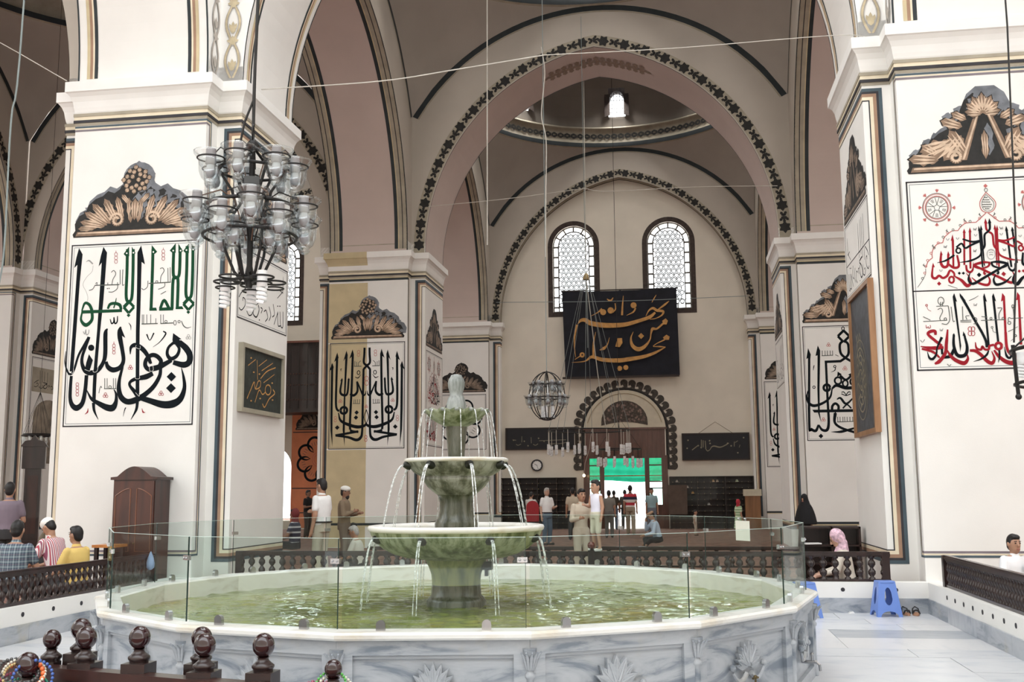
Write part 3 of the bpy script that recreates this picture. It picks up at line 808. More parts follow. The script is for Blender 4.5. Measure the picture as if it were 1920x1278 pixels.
# paper notice hung on the glass
_k = 6; _p0, _p1 = fv(_k, FR-.10, 0), fv(_k+1, FR-.10, 0); _m = _p0*.62+_p1*.38
_t = thing('paper_notice', 'blank white paper notice hanging on the far right glass sheet', 'notice', (FX+_m.x, FY+_m.y, 0), math.atan2((_p1-_p0).y, (_p1-_p0).x))
MB().box(-.13, .13, .012, .018, 1.13, 1.345).build('sheet_of_paper', mat('white_paper', (0.83, 0.82, 0.78), .8, .03), _t)
for s in (-.06, .06): MB().ball((s, .02, 1.365), .016, 8, 6).build('hook', STEEL, _t)

# --- the tiered fountain standing in the pool
TX, TY = -2.19, 10.46
FT = thing('tiered_fountain', 'three-tiered mossy marble fountain with bowls, spouts and running water', 'fountain', (TX, TY, 0))
MB().lathe([(.30, .30), (.30, .62), (.275, .655), (.25, .68), (.245, .78)], 16).build('pedestal_foot', MOSS_D, FT, True)
MB().lathe([(.245, .78), (.243, .80), (.25, .88), (.275, .95), (.30, 1.0), (.31, 1.04)], 16).build('pedestal', MOSS_C, FT, True)
MB().lathe([(.28, 1.02), (.50, 1.045), (.62, 1.08), (.72, 1.13), (.80, 1.20), (.845, 1.27), (.86, 1.315)], 40, caps=False).build('lower_bowl', MOSS_B, FT, True)
MB().lathe([(.855, 1.30), (.872, 1.31), (.878, 1.335), (.868, 1.355), (.83, 1.36), (.80, 1.34), (.77, 1.30), (.5, 1.26), (.1, 1.25)], 40, caps=False).build('lower_bowl_rim', MARBLE_RIM, FT, True)
MB().lathe([(.805, 1.330), (.1, 1.332)], 40, caps=False).build('bowl_water', MATS['green_pool_water'], FT)
MB().lathe([(.215, 1.26), (.215, 1.37), (.205, 1.40), (.185, 1.43), (.172, 1.50), (.168, 1.57), (.175, 1.63), (.19, 1.655)], 24).build('middle_pedestal', MOSS_D, FT, True)
MB().lathe([(.185, 1.65), (.24, 1.69), (.29, 1.735), (.315, 1.775), (.345, 1.80), (.35, 1.825), (.335, 1.832), (.37, 1.845), (.43, 1.88), (.48, 1.94), (.505, 1.985)], 24, caps=False).build('middle_bowl', MOSS_A, FT, True)
MB().lathe([(.50, 1.975), (.522, 1.985), (.525, 2.005), (.50, 2.018), (.46, 2.0), (.3, 1.97), (.05, 1.96)], 32, caps=False).build('middle_bowl_rim', MARBLE_RIM, FT, True)
MB().lathe([(.475, 1.998), (.05, 1.998)], 32, caps=False).build('bowl_water', MATS['green_pool_water'], FT)
MB().lathe([(.085, 1.96), (.085, 2.05), (.095, 2.17), (.108, 2.30), (.115, 2.35)], 16).build('upper_pedestal', MOSS_D, FT, True)
# scalloped top bowl
_s = MB(); rows = []
for r, z, sc in ((.11, 2.33, 0), (.17, 2.36, .03), (.25, 2.41, .05), (.30, 2.455, .07), (.318, 2.485, .09), (.30, 2.487, .09), (.22, 2.45, .05), (.06, 2.44, 0)):
    rows.append([(r*(1+sc*abs(math.cos(7*a))-.03)*math.cos(a), r*(1+sc*abs(math.cos(7*a))-.03)*math.sin(a), z+(.02*abs(math.cos(7*a)) if sc > .06 else 0)) for a in [2*PI*i/84 for i in range(84)]])
_s.grid(rows, closed=True); _s.build('shell_bowl', MOSS_B, FT, True)
for q in range(14):
    a = 2*PI*q/14; MB().ball((.315*math.cos(a), .315*math.sin(a), 2.492), .028, 8, 6, .7).build('shell_lobe', MOSS_E, FT, True)
MB().lathe([(.10, 2.44), (.105, 2.52), (.10, 2.57), (.085, 2.62), (.064, 2.655), (.072, 2.69), (.084, 2.73), (.088, 2.78), (.078, 2.815), (.06, 2.84), (.055, 2.855), (.02, 2.865)], 12).build('urn_finial', MOSS_E, FT, True)
# spouts and the water leaving them
JET = None
def jet_mat():
    m, nt, b = _nodes('falling_water'); nt.nodes.remove(b); out = nt.nodes['Material Output']
    tr = nt.nodes.new('ShaderNodeBsdfTransparent'); gl = nt.nodes.new('ShaderNodeBsdfPrincipled')
    gl.inputs['Base Color'].default_value = (0.85, 0.88, 0.90, 1); gl.inputs['Roughness'].default_value = .1
    nz = _n(nt, 'ShaderNodeTexNoise', Scale=30.0, Detail=2.0); nt.links.new(_coord(nt), nz.inputs['Vector'])
    mr = nt.nodes.new('ShaderNodeMapRange'); mr.inputs['From Min'].default_value = .4; mr.inputs['From Max'].default_value = .6; mr.inputs['To Min'].default_value = .15; mr.inputs['To Max'].default_value = .8
    nt.links.new(nz.outputs['Fac'], mr.inputs['Value'])
    mx = nt.nodes.new('ShaderNodeMixShader'); nt.links.new(mr.outputs[0], mx.inputs[0]); nt.links.new(tr.outputs[0], mx.inputs[1]); nt.links.new(gl.outputs[0], mx.inputs[2]); nt.links.new(mx.outputs[0], out.inputs['Surface'])
    return m
JET = jet_mat()
SPOUT = mat('black_iron_spout', (0.02, 0.022, 0.018), .4, .3, metal=.4)
def spouts(r0, z0, n, a0, r_end, z_end, size):
    for q in range(n):
        a = a0+2*PI*q/n; c, s = math.cos(a), math.sin(a)
        m = MB(); m.tube([(r0*c, r0*s, z0), ((r0+.02)*c, (r0+.02)*s, z0), ((r0+size*1.9)*c, (r0+size*1.9)*s, z0+.01)], [size*1.35, size*1.3, size*.75], 10)
        sp = m.build('spout', SPOUT, FT, True)
        rs = r0+size*1.9; T = math.sqrt(max(.01, 2*(z0-z_end)/9.8)); pts = []
        for i in range(13):
            t = i/12; pts.append(((rs+(r_end-rs)*t)*c, (rs+(r_end-rs)*t)*s, z0-(z0-z_end)*t*t))
        for jj in (-1, 1):
            MB().tube([(x-jj*s*.006*(1+2*i/12), y+jj*c*.006*(1+2*i/12), z) for i, (x, y, z) in enumerate(pts)], [.009]*4+[.007]*5+[.005]*4, 6).build('water_jet', JET, sp, True)
spouts(.475, 1.945, 8, FPH+.12, .74, 1.33, .034)
spouts(.80, 1.235, 8, FPH+.25, .98, .58, .034)
for q in range(14):
    a = 2*PI*q/14+.1; c, s = math.cos(a), math.sin(a)
    MB().tube([((.33+.085*t)*c, (.33+.085*t)*s, 2.49-.49*t*t-.0*t) for t in [i/9 for i in range(10)]], [.007]*3+[.005]*7, 5).build('water_jet', JET, FT, True)
MB().box(.27, .36, -.05, .05, .92, 1.0).box(.29, .32, -.03, .03, .86, .92).build('junction_box', mat('black_plastic', (.02, .02, .02), .4), FT)
# ------------------------------------------------------------------ wooden balustrades on the low walls
BAL = MB().lathe([(.028, 0), (.028, .03), (.018, .045), (.034, .085), (.036, .11), (.024, .145), (.014, .165), (.024, .185), (.036, .22), (.034, .245), (.018, .285), (.028, .30), (.028, .33)], 8).mesh('baluster', DARKWOOD, True)
BAL_F = MB().lathe([(.045, 0), (.045, .03), (.022, .045), (.05, .085), (.052, .12), (.03, .15), (.018, .165), (.03, .18), (.052, .21), (.05, .245), (.022, .285), (.045, .30), (.045, .33)], 8).mesh('baluster', DARKWOOD, True)
def balustrade(label, x0, y0, x1, y1, spacing, fat=False, posts=(), z0=0.41, kids=True):
    L = math.hypot(x1-x0, y1-y0); rz = math.atan2(y1-y0, x1-x0)
    t = thing('balustrade', label, 'balustrade', (x0, y0, z0), rz)
    MB().box(0, L, -.035, .035, 0, .035).build('bottom_rail', DARKWOOD, t)
    m = MB(); m.box(0, L, -.045, .045, .355, .385); m.box(0, L, -.032, .032, .335, .355); m.box(0, L, -.03, .03, .385, .405); m.build('top_rail', DARKWOOD, t)
    n = max(2, int(L/spacing))
    if kids:
        for i in range(n):
            add('baluster', BAL_F if fat else BAL, t, ((i+.5)*L/n, 0, .02))
    for p in posts:
        MB().box(p-.05, p+.05, -.05, .05, 0, .40).build('post', DARKWOOD, t)
    return t
balustrade('dark turned-wood balustrade from the big right pillar to the pool, women behind', -1.2, CY1+.11, 2.86, CY1+.11, .157, True, (0.05, 4.0))
balustrade('dark turned-wood balustrade behind the pool beside the white shirted man', -6.62, CY1+.11, -1.3, CY1+.11, .157, True, (0.05,))
balustrade('dark balustrade running to the right edge, boy behind it', CX1+.11, 14.75, CX1+.11, 6.0, .105, False, (.05,))
balustrade('dark balustrade along the left edge before the seated men', CX0-.11, 14.9, CX0-.11, 6.0, .13, False, (.06, 4.2))
# second line of rails deeper in the hall, seen over the pool
balustrade('dark low rail crossing the hall behind the pool', -6.4, 21.6, 3.0, 21.6, .3, True, (), Z_PLAT, True)

# foreground balustrade with ball finials in front of the camera
FIN_PROF = [(.05, 0), (.05, .012), (.058, .02), (.058, .032), (.042, .045), (.030, .056), (.027, .066), (.034, .073)]
def ball_post(name, label, x, y, ztop, rball=.057, sq=.068, lower=0.5, group='ball-topped posts in the foreground'):
    t = thing(name, label, 'post', (x, y, 0), group=group)
    zb = ztop-2*rball*1.12-.065
    MB().box(-sq, sq, -sq, sq, CY_Z, zb).build('post_block', DARKWOOD, t)
    MB().lathe([(r, zb+z) for r, z in FIN_PROF], 16).build('neck_ring', DARKWOOD, t, True)
    MB().ball((0, 0, ztop-rball*1.1), rball, 20, 14, 1.1).build('ball_finial', BALLWOOD, t, True)
    return t
CY_Z = 0.41
BALLWOOD = wood('polished_dark_ball', (0.008, 0.003, 0.004), (0.032, 0.006, 0.008), 0.15, 4, 0.5)
# ------------------------------------------------------------------ lettering strokes, in millimetres on each panel (ink, widths or 0 for a filled outline, x/z pairs)
TRACE = {
 'L': [
('K',0,[-974,5637,-906,5528,-931,5070,-948,4276,-967,3621,-1029,3623,-1013,4278,-989,5357,-1042,5307,-1010,5489]),
('K',0,[-548,5637,-481,5541,-491,5201,-505,4759,-535,4264,-560,3614,-618,3615,-589,4265,-579,4762,-565,5377,-616,5315,-584,5502]),
('K',0,[105,5634,184,5316,124,5361,136,4737,141,4243,164,3594,182,3197,118,3198,77,4245,66,4861,46,5519]),
('G',[52],[-129,5582,-120,5174,-113,4788,-46,4694]),
('G',[52],[-28,5577,-16,5170,-18,4791,-72,4714,-133,4642]),
('G',[44],[-67,4725,28,4631]),
('G',[44],[28,4631,-60,4537]),
('G',[44],[-60,4537,-153,4637]),
('G',[44],[-153,4637,-67,4725]),
('G',0,[-61,4532,-27,4499,-59,4468,-93,4501]),
('G',0,[-102,5624,-193,5504,-153,5465,-94,5463]),
('G',0,[-56,5622,11,5514,-10,5472,-51,5461]),
('W',0,[-124,5514,-125,5507,-130,5502,-137,5501,-145,5503,-150,5508,-152,5515,-151,5522,-146,5526,-139,5528,-131,5526,-126,5520]),
('W',0,[-9,5517,-10,5511,-15,5506,-22,5504,-29,5506,-35,5512,-37,5519,-35,5525,-30,5530,-23,5532,-16,5529,-11,5524]),
('G',[52],[892,5590,899,5186,902,4803,967,4710]),
('G',[52],[992,5585,1000,5182,995,4806,941,4729,880,4659]),
('G',[44],[947,4741,1039,4647]),
('G',[43],[1039,4647,951,4554]),
('G',[43],[951,4554,862,4653]),
('G',[44],[862,4653,947,4741]),
('G',0,[950,4549,984,4516,953,4486,919,4518]),
('G',0,[920,5631,829,5513,869,5474,926,5472]),
('G',0,[965,5629,1030,5522,1008,5480,968,5470]),
('W',0,[897,5522,896,5515,891,5511,884,5509,877,5511,871,5516,869,5523,871,5530,876,5534,883,5536,890,5534,895,5529]),
('W',0,[1010,5526,1009,5519,1004,5514,997,5513,990,5515,985,5520,982,5527,984,5534,989,5538,996,5540,1003,5538,1008,5532]),
('G',[52],[311,5563,317,5121,319,4585]),
('G',0,[291,4610,406,4608,421,4559,291,4561]),
('G',0,[286,5632,385,5517,344,5482,288,5490]),
('W',0,[335,5515,333,5508,328,5504,321,5502,314,5504,308,5509,306,5516,308,5523,313,5528,320,5529,327,5527,332,5522]),
('G',[52],[665,5560,673,5156,712,5087,758,5037,764,4594]),
('G',[52],[776,5555,776,5145,725,5080,675,5040,675,4579]),
('G',0,[737,4613,844,4615,871,4568,734,4571]),
('G',0,[457,4604,699,4608,695,4554,456,4556]),
('G',[49],[475,4591,535,4723,623,4592]),
('G',0,[696,5645,598,5526,645,5487,702,5485]),
('G',0,[741,5637,823,5510,786,5475,747,5483]),
('W',0,[673,5523,671,5516,666,5511,659,5510,652,5512,647,5517,645,5524,646,5531,651,5536,658,5537,665,5535,671,5530]),
('W',0,[798,5518,797,5511,792,5506,785,5505,778,5507,772,5512,770,5519,772,5525,777,5530,784,5532,791,5530,796,5524]),
('G',0,[-877,4607,-177,4604,-175,4556,-881,4552]),
('G',[25,44,49,54],[-870,4600,-824,4721,-745,4694,-694,4600]),
('G',[49,54,64,42,27],[-694,4594,-689,4447,-786,4365,-875,4447,-865,4576]),
('G',[37,49,49,54,44],[-423,4616,-387,4688,-304,4701,-219,4670,-192,4596]),
('G',[24,24,10],[-320,4624,-298,4703,-282,4788]),
('k',[12],[-194,5251,-189,5005,-157,5004]),
('k',[12],[-239,5247,-228,5007]),
('k',[12],[-275,5045,-273,4947,-346,4891,-423,4891]),
('k',[12],[-393,5210,-349,5239,-312,5182,-356,5097,-371,5012]),
('k',[12],[-631,5009,-629,5052,-658,5035]),
('k',[12],[-663,5011,-699,4950,-763,4928]),
('k',[12],[-444,5045,-442,5008]),
('k',[17],[-663,5008,-241,5005]),
('k',0,[-435,4947,-436,4942,-440,4938,-445,4937,-450,4939,-454,4943,-456,4948,-455,4952,-451,4956,-446,4957,-441,4956,-437,4952]),
('k',0,[-405,4948,-407,4943,-410,4940,-415,4939,-421,4940,-425,4944,-426,4949,-425,4954,-421,4957,-416,4958,-411,4957,-407,4953]),
('k',[12],[616,5256,628,5017]),
('k',[12],[578,5245,590,5019]),
('k',[12],[444,5238,488,5249,516,5198,468,5115,460,5005]),
('k',[12],[536,5015,529,4942,426,4903]),
('k',[12],[247,5050,242,4952,182,4906,143,4932]),
('k',[12],[383,5008,382,5039,414,5037,415,5007]),
('k',[12],[474,4822,561,4867]),
('k',[16],[261,5005,638,5011]),
('k',[11],[174,4504,181,4353]),
('k',[11],[198,4504,204,4352]),
('k',[11],[251,4502,258,4350]),
('k',[11],[318,4500,324,4348]),
('k',[11],[407,4436,411,4346]),
('k',[11],[487,4494,494,4343]),
('k',[11],[532,4493,538,4342]),
('k',[16],[168,4352,443,4351]),
('k',[16],[493,4349,703,4352]),
('k',[11],[757,4353,751,4327,736,4317,719,4328,711,4354,717,4380,733,4390,749,4379,757,4353]),
('k',[11],[823,4369,818,4355,804,4350,789,4356,783,4370,788,4383,802,4389,817,4382,823,4369]),
('k',[12,17,14,6],[841,4380,881,4301,940,4265,1008,4279]),
('k',[11],[602,4376,596,4362,582,4357,567,4363,561,4377,566,4391,580,4396,595,4390,602,4376]),
('K',[15,22,24,17,22,24,12],[-249,4494,-251,4403,-288,4376,-310,4478,-309,4405,-344,4376,-373,4449]),
('D',[12,15,15,11,15,12],[-730,4290,-737,4224,-772,4212,-785,4292,-798,4219,-830,4263]),
('D',[4,25,22],[-840,5398,-789,5421,-718,5361]),
('D',[6],[-713,5334,-727,5235,-812,5152,-873,5031,-815,4918,-777,4818,-783,4757]),
('K',[7,17,5],[-53,4378,-16,4329,-9,4256]),
('R',[7],[-297,5503,-304,5482,-322,5474,-341,5484,-350,5506,-343,5526,-325,5534,-306,5525,-297,5503]),
('R',[7],[-294,5443,-301,5423,-319,5415,-338,5424,-347,5446,-340,5466,-322,5474,-303,5465,-294,5443]),
('R',[7],[-291,5384,-298,5363,-316,5355,-335,5364,-344,5386,-337,5407,-319,5415,-300,5405,-291,5384]),
('R',[7],[516,5518,509,5498,491,5490,472,5499,464,5521,471,5541,489,5549,507,5540,516,5518]),
('R',[7],[518,5459,512,5438,494,5430,475,5440,466,5461,473,5482,491,5490,510,5480,518,5459]),
('R',[7],[521,5399,514,5379,496,5371,477,5380,469,5402,475,5422,494,5430,512,5421,521,5399]),
('R',[7],[-326,5565,-324,5528]),
('R',[7],[487,5580,489,5543]),
('K',[7,22,29,39,37,39,46,49],[-1113,3952,-1116,3770,-1072,3636,-1017,3577,-955,3645,-890,3873,-798,4041,-724,4166]),
('K',[54,51,51,58,78,83,75,66,73,73,24],[-724,4172,-777,4004,-822,3859,-820,3739,-758,3628,-655,3590,-541,3635,-457,3753,-430,3897,-442,4212,-413,4296]),
('K',[48,72,84,77,65,65,80,75,24],[-409,3764,-374,3679,-284,3629,-171,3662,-114,3768,-139,3937,-191,4144,-201,4253,-186,4320]),
('K',0,[-186,4320,-97,4135,-150,4167,-197,4217]),
('K',0,[-622,3993,-628,3968,-647,3950,-673,3944,-701,3951,-722,3971,-730,3996,-724,4022,-706,4040,-679,4046,-651,4038,-630,4019]),
('K',0,[-710,3893,-637,3794,-682,3621,-768,3647,-748,3761]),
('K',[51,56,60,77,97,77,65,63],[-996,3550,-1001,3357,-995,3189,-953,3080,-871,3037,-782,3113,-746,3304,-733,3556]),
('K',[12,48,72,101,110,65,38,14],[-721,3321,-634,3182,-515,3108,-357,3033,-258,3031,-209,3125,-215,3244,-254,3317]),
('K',[60],[-588,3588,-589,3360,-586,3157]),
('K',[55,43,6],[-592,3115,-573,2990,-499,2848]),
('K',[55],[144,3415,151,3201]),
('K',[52,45,6],[154,3112,138,2988,56,2834]),
('K',0,[709,4190,854,4089,814,4084,892,4016,818,3983,716,4015,701,4082]),
('K',[84,101,101,101,96,72],[816,4043,933,3944,1002,3834,994,3722,905,3680,728,3723]),
('K',[48,46,53,65,58,48,43],[734,4045,642,3964,624,3857,687,3781,786,3828,822,3935,766,4020]),
('K',[64,79,88,88],[701,3759,590,3702,491,3655,340,3623]),
('K',[69],[503,3669,522,3752,445,3832,356,3846,276,3782,261,3687,328,3619,441,3635]),
('K',[52,62,74,81,100,91,88,76,55,43,17],[523,3644,509,3514,415,3350,269,3222,121,3142,-18,3119,-123,3189,-169,3315,-168,3470,-129,3649,-110,3732]),
('K',[12,53,75,77,65,53],[-2,3871,6,3982,81,4016,199,3952,293,3842,352,3708]),
('K',[74,88,62,50,45,62,76,88,112,124,100,64,45,10],[394,3558,282,3507,106,3476,19,3430,15,3371,89,3286,182,3189,362,3126,578,3062,753,3071,875,3151,932,3314,913,3480,869,3636]),
('K',0,[705,3573,788,3495,711,3421,627,3499]),
('K',0,[705,3395,791,3315,712,3239,625,3319]),
('k',[13],[-423,3333,-212,3330]),
('k',[11],[-419,3500,-411,3332]),
('k',[11],[-378,3499,-370,3331]),
('k',[11],[-271,3497,-263,3329]),
('k',[11],[-233,3496,-225,3328]),
('k',[11],[-463,3345,-477,3372,-494,3340,-507,3263]),
('k',[10],[-299,3356,-305,3341,-321,3335,-338,3342,-345,3357,-339,3372,-323,3378,-307,3371,-299,3356]),
('K',[24,12,24],[263,4185,320,4087,385,4202]),
('K',[19,27,12,4],[540,4225,585,4181,487,4052,376,3977]),
('K',[19,14,4],[-39,3027,-59,2980,-77,2886]),
('R',[8],[-263,4016,-270,3997,-286,3990,-304,3998,-312,4018,-306,4037,-289,4044,-271,4036,-263,4016]),
('R',[8],[-261,3962,-267,3943,-284,3935,-301,3944,-309,3963,-303,3982,-286,3990,-269,3981,-261,3962]),
('R',[8],[-258,3908,-264,3889,-281,3881,-299,3890,-307,3909,-301,3928,-284,3935,-266,3927,-258,3908]),
('R',[8],[-860,3411,-866,3392,-883,3385,-901,3393,-909,3412,-903,3431,-886,3439,-868,3431,-860,3411]),
('R',[8],[-857,3357,-863,3338,-880,3331,-898,3339,-906,3358,-900,3377,-883,3385,-865,3376,-857,3357]),
('R',[8],[-854,3303,-860,3284,-877,3277,-895,3285,-903,3304,-897,3323,-880,3331,-862,3322,-854,3303]),
('R',[8],[-851,3249,-857,3230,-874,3223,-892,3231,-900,3250,-894,3269,-877,3277,-859,3268,-851,3249]),
('R',[8],[29,3678,22,3665,6,3661,-7,3672,-8,3687,5,3697,21,3693,29,3678]),
('R',[8],[50,3646,44,3632,28,3629,14,3639,14,3654,26,3664,43,3660,50,3646]),
('R',[8],[11,3647,4,3633,-12,3630,-25,3640,-26,3655,-14,3665,3,3661,11,3647]),
('R',[8],[-373,3247,-380,3232,-397,3229,-412,3239,-412,3256,-399,3266,-382,3262,-373,3247]),
('R',[8],[-350,3212,-357,3197,-374,3194,-389,3205,-389,3221,-376,3231,-359,3227,-350,3212]),
('R',[8],[-393,3213,-400,3198,-417,3195,-431,3205,-432,3222,-419,3232,-401,3228,-393,3213]),
('R',[8],[565,3257,558,3242,541,3239,527,3249,527,3266,540,3276,557,3271,565,3257]),
('R',[8],[588,3222,581,3207,564,3204,550,3215,549,3231,562,3241,579,3237,588,3222]),
('R',[8],[546,3223,539,3208,522,3205,508,3215,507,3232,520,3242,537,3238,546,3223]),
('D',[8],[990,4138,983,4123,966,4120,952,4131,951,4148,964,4158,981,4153,990,4138]),
('D',[8],[1012,4103,1005,4088,988,4085,974,4096,973,4113,986,4122,1004,4118,1012,4103]),
('D',[8],[970,4104,963,4090,946,4086,932,4097,931,4114,945,4124,962,4120,970,4104]),
('R',[8],[-291,4081,-289,4038]),
('R',[5,24,5],[-730,2933,-687,2968,-680,3027]),
('R',[5,24,5],[234,3010,256,2950,294,2944]),
('W',[6],[-1028,3605,-968,3597,-963,3682]),
('W',[6],[-768,3647,-682,3621,-672,3662]),
('W',[6],[-620,3661,-620,3607,-560,3611,-538,3695]),
('W',[6],[103,3524,105,3482,171,3480,170,3522]),
('W',[6],[115,3261,179,3200,179,3248]),
('W',[6],[330,3721,341,3601,398,3606,388,3696]),
('W',[6],[94,4015,89,3979,158,3953,161,4001]),
 ],
 'M': [
('K',0,[1005,5289,1090,5028,1032,5091,1032,3963,1019,3380,960,2909,967,3965,969,5093,958,5167]),
('K',[64],[860,5466,871,4726,875,4162,846,3979,777,3915]),
('K',0,[859,5578,947,5303,815,5418]),
('K',0,[590,5622,676,5323,622,5398,647,4363,668,3386,605,2926,602,4363,551,5499]),
('K',[65],[403,5503,422,4613,457,3633,450,3389]),
('K',0,[412,5652,501,5384,370,5504]),
('K',[63],[455,3377,355,3342,209,3325]),
('K',[66],[216,3340,556,3286,877,3237]),
('K',[53,68,82,82,63,63,63],[870,3232,507,3182,282,3105,155,3156,103,3346,94,4129,83,5090]),
('K',[64],[83,5078,-8,5179,-98,5268,-88,5492,-83,5691]),
('K',[44,64,74,59,54],[706,4803,752,4458,652,4362,546,4414,511,4820]),
('K',[64,74,64,49],[470,4391,357,4351,254,4469,269,4740]),
('K',[39,44,54,39,12],[264,4740,170,4520,91,4350,27,4376,9,4475]),
('K',0,[706,4853,764,4753,681,4779]),
('K',0,[511,4857,542,4783,479,4784]),
('K',[68],[739,3932,721,3878,673,3846,614,3847,566,3881,548,3936,565,3990,613,4023,672,4022,720,3987,739,3932]),
('K',[29,68,88,93,78,49],[797,3870,729,3652,504,3534,253,3466,51,3493,-26,3568]),
('K',[22],[-13,3947,53,3737,-1,3567]),
('K',0,[268,3932,334,3867,269,3804,203,3869]),
('K',0,[287,3792,353,3727,288,3665,222,3730]),
('K',0,[825,3522,893,3455,826,3391,758,3457]),
('k',[20],[145,5168,366,5170]),
('k',[17],[234,5173,233,5260,169,5323]),
('k',[17],[285,5172,289,5296]),
('k',[17],[348,5170,339,5319]),
('K',[22],[269,4987,258,4948,229,4933,200,4950,188,4989,199,5027,228,5042,257,5025,269,4987]),
('K',[12,30,15],[161,4935,238,4839,329,4867]),
('k',[17],[181,4237,193,4114]),
('k',[17],[244,4236,256,4113]),
('k',[17],[300,4235,311,4112]),
('k',[17],[345,4234,357,4111]),
('k',[17],[170,4115,384,4123]),
('K',[10,25,10],[716,5111,746,5098,742,5037]),
('r',[12],[272,5575,262,5545,235,5533,209,5546,197,5577,208,5608,234,5620,261,5606,272,5575]),
('r',[12],[273,5488,263,5458,236,5446,210,5459,198,5490,209,5521,235,5533,262,5519,273,5488]),
('r',[12],[774,4223,765,4204,743,4199,726,4213,726,4234,743,4247,764,4242,774,4223]),
('r',[12],[800,4178,791,4159,770,4155,753,4168,753,4190,770,4203,791,4197,800,4178]),
('r',[12],[748,4179,739,4160,718,4156,700,4169,700,4191,717,4204,739,4198,748,4179]),
('r',[12],[920,3731,910,3703,886,3692,862,3704,852,3732,861,3760,886,3771,910,3759,920,3731]),
('r',[12],[921,3652,911,3624,887,3613,863,3625,852,3653,862,3681,886,3692,910,3680,921,3652]),
('K',0,[-1026,5289,-1111,5028,-1053,5091,-1053,3963,-1040,3380,-981,2909,-988,3965,-990,5093,-979,5167]),
('K',[64],[-881,5466,-892,4726,-896,4162,-867,3979,-798,3915]),
('K',0,[-880,5578,-968,5303,-836,5418]),
('K',0,[-611,5622,-697,5323,-643,5398,-668,4363,-689,3386,-626,2926,-623,4363,-572,5499]),
('K',[65],[-424,5503,-443,4613,-478,3633,-471,3389]),
('K',0,[-433,5652,-522,5384,-391,5504]),
('K',[63],[-476,3377,-376,3342,-230,3325]),
('K',[66],[-237,3340,-577,3286,-898,3237]),
('K',[53,68,82,82,63,63,63],[-891,3232,-528,3182,-303,3105,-176,3156,-124,3346,-115,4129,-104,5090]),
('K',[64],[-104,5078,-13,5179,77,5268,67,5492,62,5691]),
('K',[44,64,74,59,54],[-727,4803,-773,4458,-673,4362,-567,4414,-532,4820]),
('K',[64,74,64,49],[-491,4391,-378,4351,-275,4469,-290,4740]),
('K',[39,44,54,39,12],[-285,4740,-191,4520,-112,4350,-48,4376,-30,4475]),
('K',0,[-727,4853,-785,4753,-702,4779]),
('K',0,[-532,4857,-563,4783,-500,4784]),
('K',[68],[-760,3932,-742,3878,-694,3846,-635,3847,-587,3881,-569,3936,-586,3990,-634,4023,-693,4022,-741,3987,-760,3932]),
('K',[29,68,88,93,78,49],[-818,3870,-750,3652,-525,3534,-274,3466,-72,3493,5,3568]),
('K',[22],[-8,3947,-74,3737,-20,3567]),
('K',0,[-289,3932,-355,3867,-290,3804,-224,3869]),
('K',0,[-308,3792,-374,3727,-309,3665,-243,3730]),
('K',0,[-846,3522,-914,3455,-847,3391,-779,3457]),
('k',[20],[-166,5168,-387,5170]),
('k',[17],[-255,5173,-254,5260,-190,5323]),
('k',[17],[-306,5172,-310,5296]),
('k',[17],[-369,5170,-360,5319]),
('K',[22],[-290,4987,-279,4948,-250,4933,-221,4950,-209,4989,-220,5027,-249,5042,-278,5025,-290,4987]),
('K',[12,30,15],[-182,4935,-259,4839,-350,4867]),
('k',[17],[-202,4237,-214,4114]),
('k',[17],[-265,4236,-277,4113]),
('k',[17],[-321,4235,-332,4112]),
('k',[17],[-366,4234,-378,4111]),
('k',[17],[-191,4115,-405,4123]),
('K',[10,25,10],[-737,5111,-767,5098,-763,5037]),
('r',[12],[-293,5575,-283,5545,-256,5533,-230,5546,-218,5577,-229,5608,-255,5620,-282,5606,-293,5575]),
('r',[12],[-294,5488,-284,5458,-257,5446,-231,5459,-219,5490,-230,5521,-256,5533,-283,5519,-294,5488]),
('r',[12],[-795,4223,-786,4204,-764,4199,-747,4213,-747,4234,-764,4247,-785,4242,-795,4223]),
('r',[12],[-821,4178,-812,4159,-791,4155,-774,4168,-774,4190,-791,4203,-812,4197,-821,4178]),
('r',[12],[-769,4179,-760,4160,-739,4156,-721,4169,-721,4191,-738,4204,-760,4198,-769,4179]),
('r',[12],[-941,3731,-931,3703,-907,3692,-883,3704,-873,3732,-882,3760,-907,3771,-931,3759,-941,3731]),
('r',[12],[-942,3652,-932,3624,-908,3613,-884,3625,-873,3653,-883,3681,-907,3692,-931,3680,-942,3652]),
('r',[15],[40,4816,24,4771,-15,4753,-55,4772,-72,4819,-56,4864,-17,4882,23,4862,40,4816]),
('r',[15],[42,4686,26,4641,-14,4623,-53,4643,-70,4689,-55,4734,-15,4753,25,4733,42,4686]),
('r',[12],[8,4054,0,4037,-19,4033,-35,4045,-35,4064,-20,4076,0,4071,8,4054]),
('r',[12],[33,4014,24,3996,5,3993,-11,4005,-11,4024,5,4036,24,4031,33,4014]),
('r',[12],[-15,4014,-23,3997,-42,3993,-58,4006,-58,4025,-43,4037,-24,4032,-15,4014]),
('r',[17],[21,3183,10,3153,-16,3141,-42,3154,-53,3184,-43,3214,-17,3226,9,3213,21,3183]),
('r',[17],[22,3098,11,3068,-15,3056,-41,3069,-52,3099,-42,3129,-16,3141,11,3128,22,3098]),
 ],
 'R': [
('r',[9],[-509,5648,-518,5597,-539,5550,-571,5511,-611,5481,-656,5464,-704,5459,-751,5468,-794,5490,-830,5523,-857,5565,-873,5614,-876,5666,-867,5717,-845,5764,-814,5803,-773,5833,-728,5851,-680,5855,-633,5846,-590,5824,-554,5790,-527,5748,-512,5699,-509,5648]),
